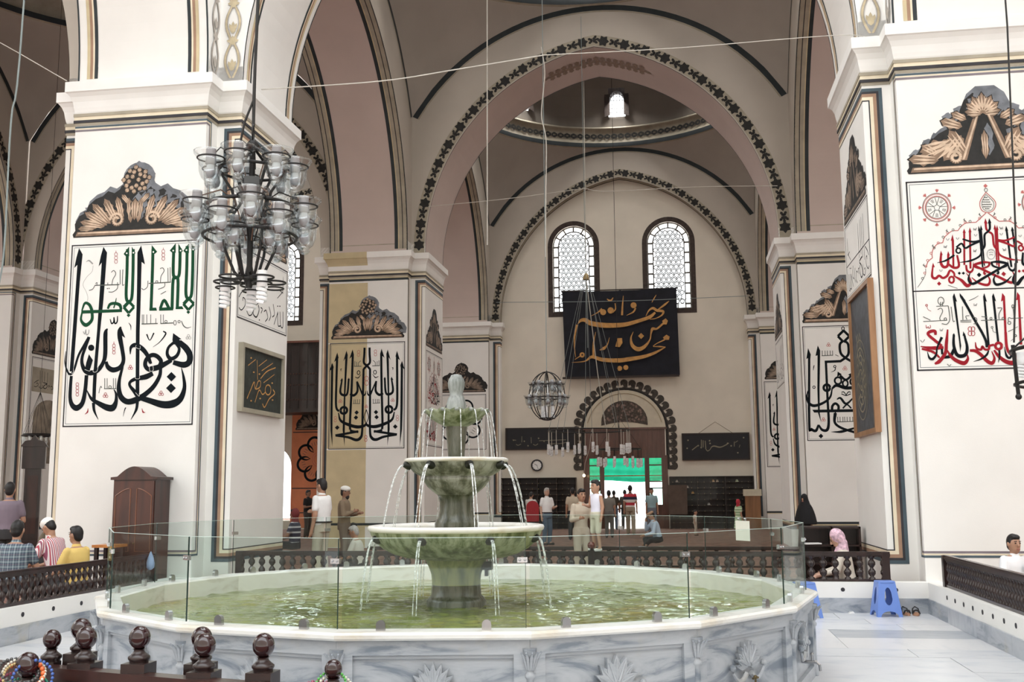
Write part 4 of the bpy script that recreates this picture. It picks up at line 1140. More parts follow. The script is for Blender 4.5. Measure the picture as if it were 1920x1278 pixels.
('k',[8],[-496,5647,-507,5593,-529,5543,-563,5501,-605,5469,-654,5451,-705,5446,-755,5455,-801,5479,-839,5514,-868,5559,-885,5611,-888,5666,-878,5721,-856,5771,-822,5813,-779,5845,-730,5864,-679,5868,-629,5858,-583,5835,-544,5799,-516,5754,-500,5702,-496,5647]),
('r',[12],[-536,5649,-544,5606,-562,5566,-589,5532,-623,5507,-661,5492,-702,5488,-742,5496,-779,5514,-810,5543,-833,5579,-846,5620,-849,5664,-841,5708,-823,5748,-796,5782,-762,5807,-723,5822,-682,5826,-641,5818,-605,5799,-574,5771,-551,5734,-538,5693,-536,5649]),
('k',[7],[-548,5650,-555,5610,-572,5573,-597,5542,-628,5519,-664,5505,-701,5501,-738,5508,-772,5525,-801,5552,-822,5585,-834,5623,-837,5664,-829,5704,-812,5741,-788,5772,-756,5795,-720,5809,-682,5813,-645,5805,-611,5788,-583,5762,-562,5728,-550,5690,-548,5650]),
('k',[8],[-689,5703,-650,5669]),
('k',[8],[-689,5703,-656,5800]),
('k',[8],[-689,5703,-710,5803]),
('k',[8],[-650,5738,-641,5732,-633,5725,-626,5717]),
('k',[8],[-641,5754,-631,5747,-621,5739,-613,5729]),
('k',[8],[-633,5771,-620,5762,-609,5753,-600,5742]),
('k',[8],[-650,5669,-669,5618]),
('k',[8],[-650,5669,-555,5667]),
('k',[8],[-650,5669,-568,5723]),
('k',[8],[-608,5640,-611,5629,-614,5619,-619,5609]),
('k',[8],[-591,5637,-594,5624,-599,5611,-605,5599]),
('k',[8],[-574,5633,-578,5618,-583,5604,-590,5590]),
('k',[8],[-669,5618,-719,5621]),
('k',[8],[-669,5618,-643,5520]),
('k',[8],[-669,5618,-597,5552]),
('k',[8],[-682,5565,-693,5564,-703,5565,-713,5567]),
('k',[8],[-680,5547,-693,5546,-705,5546,-717,5549]),
('k',[8],[-678,5529,-693,5527,-707,5528,-721,5531]),
('k',[8],[-719,5621,-732,5673]),
('k',[8],[-719,5621,-799,5562]),
('k',[8],[-719,5621,-757,5525]),
('k',[8],[-770,5617,-774,5627,-776,5638,-778,5649]),
('k',[8],[-786,5609,-790,5621,-793,5634,-795,5647]),
('k',[8],[-801,5601,-807,5615,-810,5630,-812,5646]),
('k',[8],[-732,5673,-689,5703]),
('k',[8],[-732,5673,-807,5736]),
('k',[8],[-732,5673,-827,5680]),
('k',[8],[-750,5724,-742,5731,-733,5737,-724,5742]),
('k',[8],[-762,5737,-752,5746,-741,5753,-730,5759]),
('k',[8],[-773,5751,-762,5761,-750,5769,-737,5776]),
('r',[4,14,4],[-487,5647,-462,5657,-447,5674]),
('r',[4,14,4],[-487,5647,-459,5652,-438,5660]),
('r',[4,14,4],[-487,5647,-458,5645,-436,5644]),
('r',[4,14,4],[-487,5647,-459,5639,-440,5628]),
('r',[4,14,4],[-487,5647,-464,5634,-450,5616]),
('r',[4,14,4],[-556,5493,-533,5482,-511,5482]),
('r',[4,14,4],[-556,5493,-534,5475,-514,5466]),
('r',[4,14,4],[-556,5493,-537,5470,-523,5452]),
('r',[4,14,4],[-556,5493,-543,5467,-536,5444]),
('r',[4,14,4],[-556,5493,-549,5467,-551,5443]),
('r',[4,14,4],[-705,5435,-697,5409,-681,5393]),
('r',[4,14,4],[-705,5435,-701,5405,-694,5383]),
('r',[4,14,4],[-705,5435,-707,5404,-709,5380]),
('r',[4,14,4],[-705,5435,-713,5406,-723,5385]),
('r',[4,14,4],[-705,5435,-717,5410,-735,5395]),
('r',[4,15,4],[-847,5507,-858,5482,-858,5458]),
('r',[4,15,4],[-847,5507,-864,5482,-873,5460]),
('r',[4,15,4],[-847,5507,-869,5486,-886,5470]),
('r',[4,15,4],[-847,5507,-872,5491,-893,5484]),
('r',[4,15,4],[-847,5507,-872,5498,-894,5500]),
('r',[4,15,4],[-898,5667,-922,5657,-938,5640]),
('r',[4,15,4],[-898,5667,-926,5662,-947,5653]),
('r',[4,15,4],[-898,5667,-927,5668,-950,5669]),
('r',[4,15,4],[-898,5667,-926,5675,-945,5685]),
('r',[4,15,4],[-898,5667,-921,5679,-935,5698]),
('r',[4,15,4],[-828,5821,-852,5833,-874,5832]),
('r',[4,15,4],[-828,5821,-851,5839,-871,5849]),
('r',[4,15,4],[-828,5821,-848,5845,-862,5862]),
('r',[4,15,4],[-828,5821,-842,5848,-849,5871]),
('r',[4,15,4],[-828,5821,-836,5848,-833,5872]),
('r',[4,15,4],[-678,5879,-687,5905,-703,5922]),
('r',[4,15,4],[-678,5879,-682,5909,-690,5932]),
('r',[4,15,4],[-678,5879,-677,5911,-675,5935]),
('r',[4,15,4],[-678,5879,-671,5909,-660,5930]),
('r',[4,15,4],[-678,5879,-667,5904,-649,5919]),
('r',[4,15,4],[-537,5806,-526,5832,-526,5856]),
('r',[4,15,4],[-537,5806,-520,5831,-511,5853]),
('r',[4,15,4],[-537,5806,-515,5828,-498,5844]),
('r',[4,15,4],[-537,5806,-512,5822,-491,5829]),
('r',[4,15,4],[-537,5806,-512,5815,-490,5813]),
('r',[12],[-28,5554,-99,5486,-176,5417]),
('r',[12],[-176,5417,-255,5417,-323,5408,-386,5361,-426,5308]),
('r',[12],[-426,5308,-506,5305,-576,5256,-621,5208,-644,5141]),
('r',[12],[-644,5141,-712,5127,-770,5068,-799,4993,-797,4925]),
('r',[12],[-797,4925,-858,4875,-893,4794]),
('k',[7],[-898,4775,-905,4697,-951,4607,-1024,4506]),
('r',[8],[-110,5473,-116,5461,-128,5459,-138,5468,-137,5481,-126,5489,-114,5486,-110,5473]),
('k',[8],[-240,5433,-246,5421,-258,5419,-268,5428,-267,5441,-256,5449,-244,5446,-240,5433]),
('r',[8],[-307,5430,-313,5418,-325,5415,-335,5424,-334,5438,-323,5446,-311,5442,-307,5430]),
('k',[8],[-377,5381,-383,5369,-395,5366,-405,5375,-404,5389,-394,5397,-381,5393,-377,5381]),
('k',[8],[-478,5320,-484,5308,-497,5305,-506,5314,-505,5328,-495,5336,-483,5332,-478,5320]),
('r',[8],[-557,5284,-563,5272,-576,5269,-585,5278,-584,5292,-574,5300,-562,5296,-557,5284]),
('k',[8],[-618,5221,-624,5209,-637,5206,-646,5215,-646,5229,-635,5237,-623,5233,-618,5221]),
('r',[8],[-690,5139,-697,5127,-709,5124,-719,5133,-718,5147,-707,5155,-695,5151,-690,5139]),
('k',[8],[-750,5069,-756,5057,-768,5055,-778,5064,-777,5077,-767,5085,-754,5082,-750,5069]),
('r',[8],[-797,4993,-803,4981,-816,4978,-825,4987,-824,5001,-814,5009,-802,5005,-797,4993]),
('r',[8],[-850,4890,-856,4878,-868,4876,-878,4885,-877,4898,-867,4906,-854,4903,-850,4890]),
('r',[8],[-879,4807,-885,4795,-898,4792,-907,4801,-906,4814,-896,4823,-884,4819,-879,4807]),
('r',[8],[-899,4710,-906,4698,-918,4695,-928,4704,-927,4717,-916,4725,-904,4722,-899,4710]),
('k',[8],[-934,4633,-941,4621,-953,4618,-963,4627,-962,4641,-951,4649,-939,4645,-934,4633]),
('k',[4,16,4],[-328,5483,-332,5457,-305,5424]),
('k',[4,13,4],[-349,5465,-320,5444]),
('k',[4,16,4],[-574,5337,-578,5311,-551,5278]),
('k',[4,13,4],[-596,5318,-567,5297]),
('k',[4,16,4],[-777,5123,-781,5097,-754,5064]),
('k',[4,13,4],[-799,5104,-770,5083]),
('k',[4,16,4],[-916,4847,-920,4821,-892,4789]),
('k',[4,13,4],[-938,4829,-908,4808]),
('k',[4,16,4],[-117,5552,-121,5526,-94,5493]),
('k',[4,13,4],[-138,5533,-110,5512]),
('R',0,[-342,5333,-320,5260,-331,5274,-359,4805,-385,4806,-358,5275,-368,5269]),
('R',0,[-263,5349,-244,5270,-253,5280,-280,4750,-307,4751,-280,5282,-289,5272]),
('R',0,[-503,5258,-490,5163,-508,4785,-534,4786,-521,5164,-533,5165]),
('R',[29],[-46,5424,-44,5319,-11,5272,34,5224,42,5074,86,5007]),
('R',0,[-46,5470,-21,5390,-69,5399]),
('R',0,[104,5365,119,5286,111,5293,100,4761,79,4762,84,5294]),
('R',[26,37,42,37,29],[-675,4988,-688,4858,-653,4788,-597,4812,-579,4970]),
('R',[31,36,34,26],[-590,4828,-515,4772,-447,4796,-461,4952]),
('R',0,[-675,5027,-655,4961,-694,4962]),
('R',0,[-578,5016,-558,4950,-597,4958]),
('R',[18,34,39,34,34,34,31,29,26],[-798,4810,-817,4661,-773,4627,-722,4664,-673,4629,-613,4659,-569,4733,-520,4695,-517,4643]),
('R',0,[-793,4855,-773,4789,-814,4791]),
('R',[28],[-524,4598,-536,4567,-561,4555,-584,4569,-592,4600,-580,4631,-556,4643,-532,4629,-524,4598]),
('R',[18,41,52,36,18,6],[-516,4649,-424,4585,-356,4507,-303,4544,-321,4635,-357,4688]),
('K',[29,29,23],[-136,5147,-243,5136,-374,5181]),
('K',[31,29,29,26,26],[-134,5144,-271,5085,-346,5049,-390,5117,-466,5064]),
('K',[23],[-407,5015,-418,4990,-441,4980,-463,4992,-470,5018,-459,5043,-436,5053,-415,5042,-407,5015]),
('K',[29,26,7],[-497,4954,-623,4878,-737,4852]),
('K',[13,26,29,6],[-133,5004,-160,4924,-285,4864,-431,4844]),
('K',0,[-113,5375,-93,5302,-104,5302,-98,5028,-96,4769,-113,4795,-120,5029,-127,5317]),
('R',[18,39,34,23,28,31],[-22,4830,-130,4832,-247,4794,-160,4745,-56,4773,-32,4824]),
('R',[31,34,36,39,31,10],[-241,4794,-102,4714,71,4617,233,4530,290,4592,262,4696]),
('R',[26,28,34],[-95,4730,-116,4679,-94,4659]),
('K',0,[-182,4690,-152,4654,-186,4621,-216,4657]),
('K',0,[-446,4713,-426,4688,-449,4666,-469,4690]),
('K',0,[-391,4710,-371,4686,-394,4664,-415,4688]),
('R',0,[-727,4581,-700,4548,-731,4518,-758,4551]),
('R',[26,31,34,26,5],[-349,4805,-342,4727,-302,4699,-263,4736,-250,4840]),
('R',[10,31,39,28,10],[-286,4621,-198,4540,-80,4507,-45,4573,-76,4651]),
('D',[10,12,12,12,12],[-213,5336,-213,5305,-195,5320,-191,5301,-174,5337]),
('D',[10,12,12,12,12],[-629,5099,-629,5068,-611,5083,-607,5064,-590,5100]),
('D',[10,12,12,12,12],[-234,5024,-233,4992,-215,5007,-212,4989,-195,5025]),
('D',[12,7,12],[-211,5245,-193,5215,-172,5243]),
('D',[12,7,12],[-458,5207,-441,5178,-419,5205]),
('D',[12,7,12],[-593,5200,-575,5170,-554,5198]),
('D',[12,6,12],[-712,4752,-694,4722,-673,4750]),
('k',[8],[-609,4523,-485,4471]),
('r',[9],[469,5648,478,5597,499,5550,531,5511,571,5481,616,5464,664,5459,711,5468,754,5490,790,5523,817,5565,833,5614,836,5666,827,5717,805,5764,774,5803,733,5833,688,5851,640,5855,593,5846,550,5824,514,5790,487,5748,472,5699,469,5648]),
('k',[8],[456,5647,467,5593,489,5543,523,5501,565,5469,614,5451,665,5446,715,5455,761,5479,799,5514,828,5559,845,5611,848,5666,838,5721,816,5771,782,5813,739,5845,690,5864,639,5868,589,5858,543,5835,504,5799,476,5754,460,5702,456,5647]),
('r',[12],[496,5649,504,5606,522,5566,549,5532,583,5507,621,5492,662,5488,702,5496,739,5514,770,5543,793,5579,806,5620,809,5664,801,5708,783,5748,756,5782,722,5807,683,5822,642,5826,601,5818,565,5799,534,5771,511,5734,498,5693,496,5649]),
('k',[7],[508,5650,515,5610,532,5573,557,5542,588,5519,624,5505,661,5501,698,5508,732,5525,761,5552,782,5585,794,5623,797,5664,789,5704,772,5741,748,5772,716,5795,680,5809,642,5813,605,5805,571,5788,543,5762,522,5728,510,5690,508,5650]),
('k',[8],[649,5703,610,5669]),
('k',[8],[649,5703,616,5800]),
('k',[8],[649,5703,670,5803]),
('k',[8],[610,5738,601,5732,593,5725,586,5717]),
('k',[8],[601,5754,591,5747,581,5739,573,5729]),
('k',[8],[593,5771,580,5762,569,5753,560,5742]),
('k',[8],[610,5669,629,5618]),
('k',[8],[610,5669,515,5667]),
('k',[8],[610,5669,528,5723]),
('k',[8],[568,5640,571,5629,574,5619,579,5609]),
('k',[8],[551,5637,554,5624,559,5611,565,5599]),
('k',[8],[534,5633,538,5618,543,5604,550,5590]),
('k',[8],[629,5618,679,5621]),
('k',[8],[629,5618,603,5520]),
('k',[8],[629,5618,557,5552]),
('k',[8],[642,5565,653,5564,663,5565,673,5567]),
('k',[8],[640,5547,653,5546,665,5546,677,5549]),
('k',[8],[638,5529,653,5527,667,5528,681,5531]),
('k',[8],[679,5621,692,5673]),
('k',[8],[679,5621,759,5562]),
('k',[8],[679,5621,717,5525]),
('k',[8],[730,5617,734,5627,736,5638,738,5649]),
('k',[8],[746,5609,750,5621,753,5634,755,5647]),
('k',[8],[761,5601,767,5615,770,5630,772,5646]),
('k',[8],[692,5673,649,5703]),
('k',[8],[692,5673,767,5736]),
('k',[8],[692,5673,787,5680]),
('k',[8],[710,5724,702,5731,693,5737,684,5742]),
('k',[8],[722,5737,712,5746,701,5753,690,5759]),
('k',[8],[733,5751,722,5761,710,5769,697,5776]),
('r',[4,14,4],[447,5647,422,5657,407,5674]),
('r',[4,14,4],[447,5647,419,5652,398,5660]),
('r',[4,14,4],[447,5647,418,5645,396,5644]),
('r',[4,14,4],[447,5647,419,5639,400,5628]),
('r',[4,14,4],[447,5647,424,5634,410,5616]),
('r',[4,14,4],[516,5493,493,5482,471,5482]),
('r',[4,14,4],[516,5493,494,5475,474,5466]),
('r',[4,14,4],[516,5493,497,5470,483,5452]),
('r',[4,14,4],[516,5493,503,5467,496,5444]),
('r',[4,14,4],[516,5493,509,5467,511,5443]),
('r',[4,14,4],[665,5435,657,5409,641,5393]),
('r',[4,14,4],[665,5435,661,5405,654,5383]),
('r',[4,14,4],[665,5435,667,5404,669,5380]),
('r',[4,14,4],[665,5435,673,5406,683,5385]),
('r',[4,14,4],[665,5435,677,5410,695,5395]),
('r',[4,15,4],[807,5507,818,5482,818,5458]),
('r',[4,15,4],[807,5507,824,5482,833,5460]),
('r',[4,15,4],[807,5507,829,5486,846,5470]),
('r',[4,15,4],[807,5507,832,5491,853,5484]),
('r',[4,15,4],[807,5507,832,5498,854,5500]),
('r',[4,15,4],[858,5667,882,5657,898,5640]),
('r',[4,15,4],[858,5667,886,5662,907,5653]),
('r',[4,15,4],[858,5667,887,5668,910,5669]),
('r',[4,15,4],[858,5667,886,5675,905,5685]),
('r',[4,15,4],[858,5667,881,5679,895,5698]),
('r',[4,15,4],[788,5821,812,5833,834,5832]),
('r',[4,15,4],[788,5821,811,5839,831,5849]),
('r',[4,15,4],[788,5821,808,5845,822,5862]),
('r',[4,15,4],[788,5821,802,5848,809,5871]),
('r',[4,15,4],[788,5821,796,5848,793,5872]),
('r',[4,15,4],[638,5879,647,5905,663,5922]),
('r',[4,15,4],[638,5879,642,5909,650,5932]),
('r',[4,15,4],[638,5879,637,5911,635,5935]),
('r',[4,15,4],[638,5879,631,5909,620,5930]),
('r',[4,15,4],[638,5879,627,5904,609,5919]),
('r',[4,15,4],[497,5806,486,5832,486,5856]),
('r',[4,15,4],[497,5806,480,5831,471,5853]),
('r',[4,15,4],[497,5806,475,5828,458,5844]),
('r',[4,15,4],[497,5806,472,5822,451,5829]),
('r',[4,15,4],[497,5806,472,5815,450,5813]),
('r',[12],[-12,5554,59,5486,136,5417]),
('r',[12],[136,5417,215,5417,283,5408,346,5361,386,5308]),
('r',[12],[386,5308,466,5305,536,5256,581,5208,604,5141]),
('r',[12],[604,5141,672,5127,730,5068,759,4993,757,4925]),
('r',[12],[757,4925,818,4875,853,4794]),
('k',[7],[858,4775,865,4697,911,4607,984,4506]),
('r',[8],[70,5473,76,5461,88,5459,98,5468,97,5481,86,5489,74,5486,70,5473]),
('k',[8],[200,5433,206,5421,218,5419,228,5428,227,5441,216,5449,204,5446,200,5433]),
('r',[8],[267,5430,273,5418,285,5415,295,5424,294,5438,283,5446,271,5442,267,5430]),
('k',[8],[337,5381,343,5369,355,5366,365,5375,364,5389,354,5397,341,5393,337,5381]),
('k',[8],[438,5320,444,5308,457,5305,466,5314,465,5328,455,5336,443,5332,438,5320]),
('r',[8],[517,5284,523,5272,536,5269,545,5278,544,5292,534,5300,522,5296,517,5284]),
('k',[8],[578,5221,584,5209,597,5206,606,5215,606,5229,595,5237,583,5233,578,5221]),
('r',[8],[650,5139,657,5127,669,5124,679,5133,678,5147,667,5155,655,5151,650,5139]),
('k',[8],[710,5069,716,5057,728,5055,738,5064,737,5077,727,5085,714,5082,710,5069]),
('r',[8],[757,4993,763,4981,776,4978,785,4987,784,5001,774,5009,762,5005,757,4993]),
('r',[8],[810,4890,816,4878,828,4876,838,4885,837,4898,827,4906,814,4903,810,4890]),
('r',[8],[839,4807,845,4795,858,4792,867,4801,866,4814,856,4823,844,4819,839,4807]),
('r',[8],[859,4710,866,4698,878,4695,888,4704,887,4717,876,4725,864,4722,859,4710]),
('k',[8],[894,4633,901,4621,913,4618,923,4627,922,4641,911,4649,899,4645,894,4633]),
('k',[4,16,4],[288,5483,292,5457,265,5424]),
('k',[4,13,4],[309,5465,280,5444]),
('k',[4,16,4],[534,5337,538,5311,511,5278]),
('k',[4,13,4],[556,5318,527,5297]),
('k',[4,16,4],[737,5123,741,5097,714,5064]),
('k',[4,13,4],[759,5104,730,5083]),
('k',[4,16,4],[876,4847,880,4821,852,4789]),
('k',[4,13,4],[898,4829,868,4808]),
('k',[4,16,4],[77,5552,81,5526,54,5493]),
('k',[4,13,4],[98,5533,70,5512]),
('K',0,[302,5333,280,5260,291,5274,319,4805,345,4806,318,5275,328,5269]),
('K',0,[223,5349,204,5270,213,5280,240,4750,267,4751,240,5282,249,5272]),
('K',0,[463,5258,450,5163,468,4785,494,4786,481,5164,493,5165]),
('K',[29],[6,5424,4,5319,-29,5272,-74,5224,-82,5074,-126,5007]),
('K',0,[6,5470,-19,5390,29,5399]),
('K',0,[-144,5365,-159,5286,-151,5293,-140,4761,-119,4762,-124,5294]),
('K',[26,37,42,37,29],[635,4988,648,4858,613,4788,557,4812,539,4970]),
('K',[31,36,34,26],[550,4828,475,4772,407,4796,421,4952]),
('K',0,[635,5027,615,4961,654,4962]),
('K',0,[538,5016,518,4950,557,4958]),
('K',[18,34,39,34,34,34,31,29,26],[758,4810,777,4661,733,4627,682,4664,633,4629,573,4659,529,4733,480,4695,477,4643]),
('K',0,[753,4855,733,4789,774,4791]),
('K',[28],[484,4598,496,4567,521,4555,544,4569,552,4600,540,4631,516,4643,492,4629,484,4598]),
('K',[18,41,52,36,18,6],[476,4649,384,4585,316,4507,263,4544,281,4635,317,4688]),
('R',[29,29,23],[96,5147,203,5136,334,5181]),
('R',[31,29,29,26,26],[94,5144,231,5085,306,5049,350,5117,426,5064]),
('R',[23],[367,5015,378,4990,401,4980,423,4992,430,5018,419,5043,396,5053,375,5042,367,5015]),
('R',[29,26,7],[457,4954,583,4878,697,4852]),
('R',[13,26,29,6],[93,5004,120,4924,245,4864,391,4844]),
('R',0,[73,5375,53,5302,64,5302,58,5028,56,4769,73,4795,80,5029,87,5317]),
('K',[18,39,34,23,28,31],[-18,4830,90,4832,207,4794,120,4745,16,4773,-8,4824]),
('K',[31,34,36,39,31,10],[201,4794,62,4714,-111,4617,-273,4530,-330,4592,-302,4696]),
('K',[26,28,34],[55,4730,76,4679,54,4659]),
('R',0,[142,4690,112,4654,146,4621,176,4657]),
('R',0,[406,4713,386,4688,409,4666,429,4690]),
('R',0,[351,4710,331,4686,354,4664,375,4688]),
('K',0,[687,4581,660,4548,691,4518,718,4551]),
('K',[26,31,34,26,5],[309,4805,302,4727,262,4699,223,4736,210,4840]),
('K',[10,31,39,28,10],[246,4621,158,4540,40,4507,5,4573,36,4651]),
('D',[10,12,12,12,12],[173,5336,173,5305,155,5320,151,5301,134,5337]),
('D',[10,12,12,12,12],[589,5099,589,5068,571,5083,567,5064,550,5100]),
('D',[10,12,12,12,12],[194,5024,193,4992,175,5007,172,4989,155,5025]),
('D',[12,7,12],[171,5245,153,5215,132,5243]),
('D',[12,7,12],[418,5207,401,5178,379,5205]),
('D',[12,7,12],[553,5200,535,5170,514,5198]),
('D',[12,6,12],[672,4752,654,4722,633,4750]),
('k',[8],[569,4523,445,4471]),
('r',[11],[-15,5850,-102,5716,-92,5597,-10,5550,77,5589,103,5706,-15,5850]),
('k',[7],[-17,5817,-78,5708,-67,5609,-9,5573,60,5603,78,5700,-17,5817]),
('k',[8],[-38,5765,-30,5778,-21,5765]),
('k',[8],[-17,5764,-8,5777,0,5763]),
('k',[8],[-59,5733,-51,5746,-42,5733]),
('k',[8],[-37,5732,-29,5745,-20,5732]),
('k',[8],[-15,5731,-7,5744,2,5730]),
('k',[8],[7,5730,15,5743,24,5729]),
('k',[8],[-70,5701,-62,5714,-54,5700]),
('k',[8],[-49,5700,-41,5713,-32,5699]),
('k',[8],[-27,5699,-19,5712,-10,5698]),
('k',[8],[-5,5698,3,5711,12,5697]),
('k',[8],[16,5697,25,5710,33,5696]),
('k',[8],[-73,5666,-65,5678,-56,5665]),
('k',[8],[-51,5665,-43,5677,-34,5664]),
('k',[8],[-29,5664,-21,5676,-12,5663]),
('k',[8],[-8,5662,1,5675,9,5662]),
('k',[8],[14,5661,22,5674,31,5661]),
('k',[8],[36,5660,44,5673,53,5659]),
('k',[8],[-65,5631,-57,5644,-48,5630]),
('k',[8],[-44,5630,-36,5643,-27,5629]),
('k',[8],[-22,5629,-14,5642,-5,5628]),
('k',[8],[0,5628,8,5641,17,5627]),
('k',[8],[22,5627,30,5640,38,5626]),
('k',[8],[-43,5601,-35,5614,-26,5600]),
('k',[8],[-21,5600,-13,5613,-5,5599]),
('k',[8],[0,5599,8,5612,17,5598]),
('k',[8],[11,5882,3,5865,-13,5859,-28,5867,-33,5884,-25,5900,-10,5906,5,5899,11,5882]),
('r',0,[-12,5974,15,5941,-17,5911,-43,5944]),
('D',[8],[49,4944,42,4913,25,4889,3,4876,-21,4877,-42,4892,-55,4917,-59,4949,-51,4979,-35,5003,-12,5016,12,5015,33,5001,46,4975,49,4944]),
('D',[9],[-29,4999,-1,5008,27,4997]),
('D',[9],[-31,4967,-3,4976,25,4965]),
('D',[9],[-33,4935,-5,4944,23,4932]),
('K',0,[-535,4406,-504,4278,-522,4289,-489,3649,-508,3562,-513,3728,-559,4354]),
('K',[36],[-444,4355,-372,4205,-292,4025,-211,3856,-158,3718,-148,3620]),
('K',0,[-461,4405,-381,4284,-425,4325,-464,4356]),
('K',0,[-132,4391,-105,4264,-123,4275,-108,3619,-136,3610,-152,4340]),
('K',0,[-11,4387,17,4265,0,4280,21,3674,-8,3675,-33,4341]),
('R',0,[106,4385,139,4334,126,3826,96,3817,108,4277,81,4263]),
('R',[35,39,39,33],[112,3827,114,3613,159,3515,244,3469]),
('R',0,[305,4392,335,4342,320,3646,284,3647,306,4279,281,4275]),
('K',[29,39,47,53,49,39,25],[-577,3818,-588,3672,-562,3544,-509,3506,-436,3531,-411,3637,-441,3824]),
('K',0,[-448,3858,-414,3779,-459,3795]),
('K',0,[-573,3838,-560,3788,-596,3799]),
('K',[39,47,39],[-583,3613,-642,3512,-726,3495]),
('R',[20,43,45,47,53,29],[-655,3889,-684,3694,-706,3558,-789,3445,-856,3406]),
('R',[12,43,53,59,37,12],[-680,3601,-637,3512,-559,3442,-465,3407,-413,3462,-414,3526]),
('R',[33,43,45,39,39,39],[-822,3816,-828,3870,-888,3867,-923,3829,-845,3748,-748,3657]),
('R',[39,55,39,10],[-726,3637,-842,3630,-935,3638,-1034,3660]),
('R',[29,35,25],[-1019,3625,-873,3577,-786,3492]),
('K',[6,31,39,25,22,37],[-947,3584,-925,3495,-879,3477,-829,3542,-810,3639,-739,3782]),
('K',[31],[-749,3618,-750,3539]),
('R',[12,31,33,29,31,33,31,31],[-297,3698,-287,3614,-229,3591,-208,3637,-178,3594,-128,3593,-112,3639,-51,3656]),
('R',[37],[48,3634,39,3608,17,3593,-9,3593,-29,3610,-35,3637,-25,3663,-3,3678,22,3677,42,3661,48,3634]),
('R',[35,45,47,52,52,33,10],[-378,3583,-303,3574,-234,3518,-157,3428,-96,3398,-60,3463,-89,3565]),
('K',[4,25,31,17],[-340,3425,-238,3458,-161,3514,-128,3576]),
('R',[25,43,56,62,52,39],[-56,3579,-7,3500,78,3422,167,3394,251,3430,340,3414]),
('K',[4,33,33,19],[81,3624,102,3497,149,3469,212,3591]),
('K',[27,25,4],[11,3577,10,3490,-14,3401]),
('k',[10],[-977,4013,-652,4021]),
('k',[10],[-973,4082,-879,4029]),
('k',[10],[-772,4177,-725,4195,-707,4147,-750,4060,-743,4018]),
('k',[10],[-788,4224,-628,4227]),
('k',[10],[-626,4227,-617,4045,-660,3966,-729,3975]),
('k',[10],[-589,4212,-576,4015,-551,4008]),
('k',[10],[-437,4212,-442,4018]),
('k',[10],[-477,4011,-330,4012]),
('k',[10],[-478,3992,-331,3987]),
('k',[10],[-353,4076,-400,4070,-389,4023]),
('k',[10],[-202,4003,127,4006]),
('k',[10],[-193,4059,-114,4047]),
('k',[10],[29,4173,86,4168,44,4093,39,4014]),
('k',[10],[201,4019,356,4022]),
('k',[10],[235,4184,239,4018]),
('k',[10],[-732,4227,-727,4286]),
('k',[10],[-700,4226,-701,4285]),
('k',[10],[-308,4055,-259,4034,-268,3966,-306,3957]),
('k',[10],[-679,4299,-686,4273,-702,4254,-723,4247,-743,4255,-757,4275,-761,4302,-754,4329,-738,4348,-717,4354,-697,4346,-683,4326,-679,4299]),
('k',[10],[-660,4037,-666,4025,-678,4020,-689,4025,-693,4038,-688,4050,-676,4055,-664,4050,-660,4037]),
('k',[10],[191,3956,184,3941,170,3935,156,3942,151,3957,158,3972,173,3978,187,3971,191,3956]),
('k',[9],[248,4188,242,4172,231,4166,222,4173,219,4189,224,4206,235,4212,244,4205,248,4188]),
('k',[9],[-53,4027,-58,4016,-68,4012,-78,4017,-82,4028,-77,4039,-66,4043,-56,4038,-53,4027]),
('k',[9],[107,4022,102,4011,91,4007,81,4012,78,4023,83,4034,93,4038,103,4033,107,4022]),
('k',[10],[201,4019,166,4030,158,3981]),
('R',[8],[-904,4243,-910,4232,-921,4230,-929,4238,-929,4250,-919,4257,-908,4254,-904,4243]),
('R',[6],[-913,4228,-902,4183,-862,4157]),
('k',[8],[-49,3900,-55,3889,-66,3887,-74,3895,-73,3907,-64,3914,-53,3911,-49,3900]),
('k',[6],[-59,3886,-48,3841,-12,3826]),
('R',[8],[-331,3887,-340,3864,-358,3856,-375,3866,-381,3888,-372,3910,-354,3919,-337,3909,-331,3887]),
('R',[8],[-335,3823,-344,3801,-362,3792,-379,3802,-385,3825,-376,3847,-358,3856,-341,3846,-335,3823]),
('R',[8],[-290,3885,-299,3863,-317,3854,-334,3864,-340,3887,-331,3909,-313,3918,-296,3908,-290,3885]),
('R',[8],[-294,3822,-303,3800,-321,3791,-338,3801,-344,3823,-335,3846,-317,3854,-300,3845,-294,3822]),
('k',[9,9,6],[-344,4291,-273,4320,-213,4357]),
('k',[9,9,6],[145,3834,209,3863,279,3901]),
('K',[9],[253,3774,248,3764,236,3761,225,3765,221,3775,226,3784,238,3788,249,3784,253,3774]),
('K',[4,8],[170,3699,228,3746]),
('D',[9,9,9,9,9],[-279,4247,-278,4215,-260,4230,-256,4213,-239,4247]),
('D',[9,9,9,9,9],[-758,3903,-756,3872,-739,3887,-734,3869,-717,3904]),
('R',[8,8,8,8,8,8],[-943,3962,-937,3918,-912,3937,-909,3912,-885,3926,-886,3960]),
('k',[10,5,10],[-1030,3748,-1004,3718,-972,3756]),
('k',[8,8],[-690,3401,-665,3372,-640,3395]),
 ],
 'MR': [
('K',[60,62,70,75,50],[-950,5186,-1032,3331,-985,3208,-873,3162,-797,3315]),
('K',0,[-972,5341,-910,5172,-931,5010,-984,5012,-984,5074,-1030,5050]),
('K',[44,69,78,64,59,59],[-797,3315,-713,3184,-587,3182,-537,3397,-538,4010,-533,4975]),
('K',[65],[-565,4964,-366,4966,-164,4970]),
('K',[64],[-176,4961,-16,5073,52,5183,49,5419,-58,5515]),
('K',0,[-721,5404,-665,5265,-727,4261,-752,3621,-726,3366,-795,3622,-784,4262,-738,5142,-792,5126]),
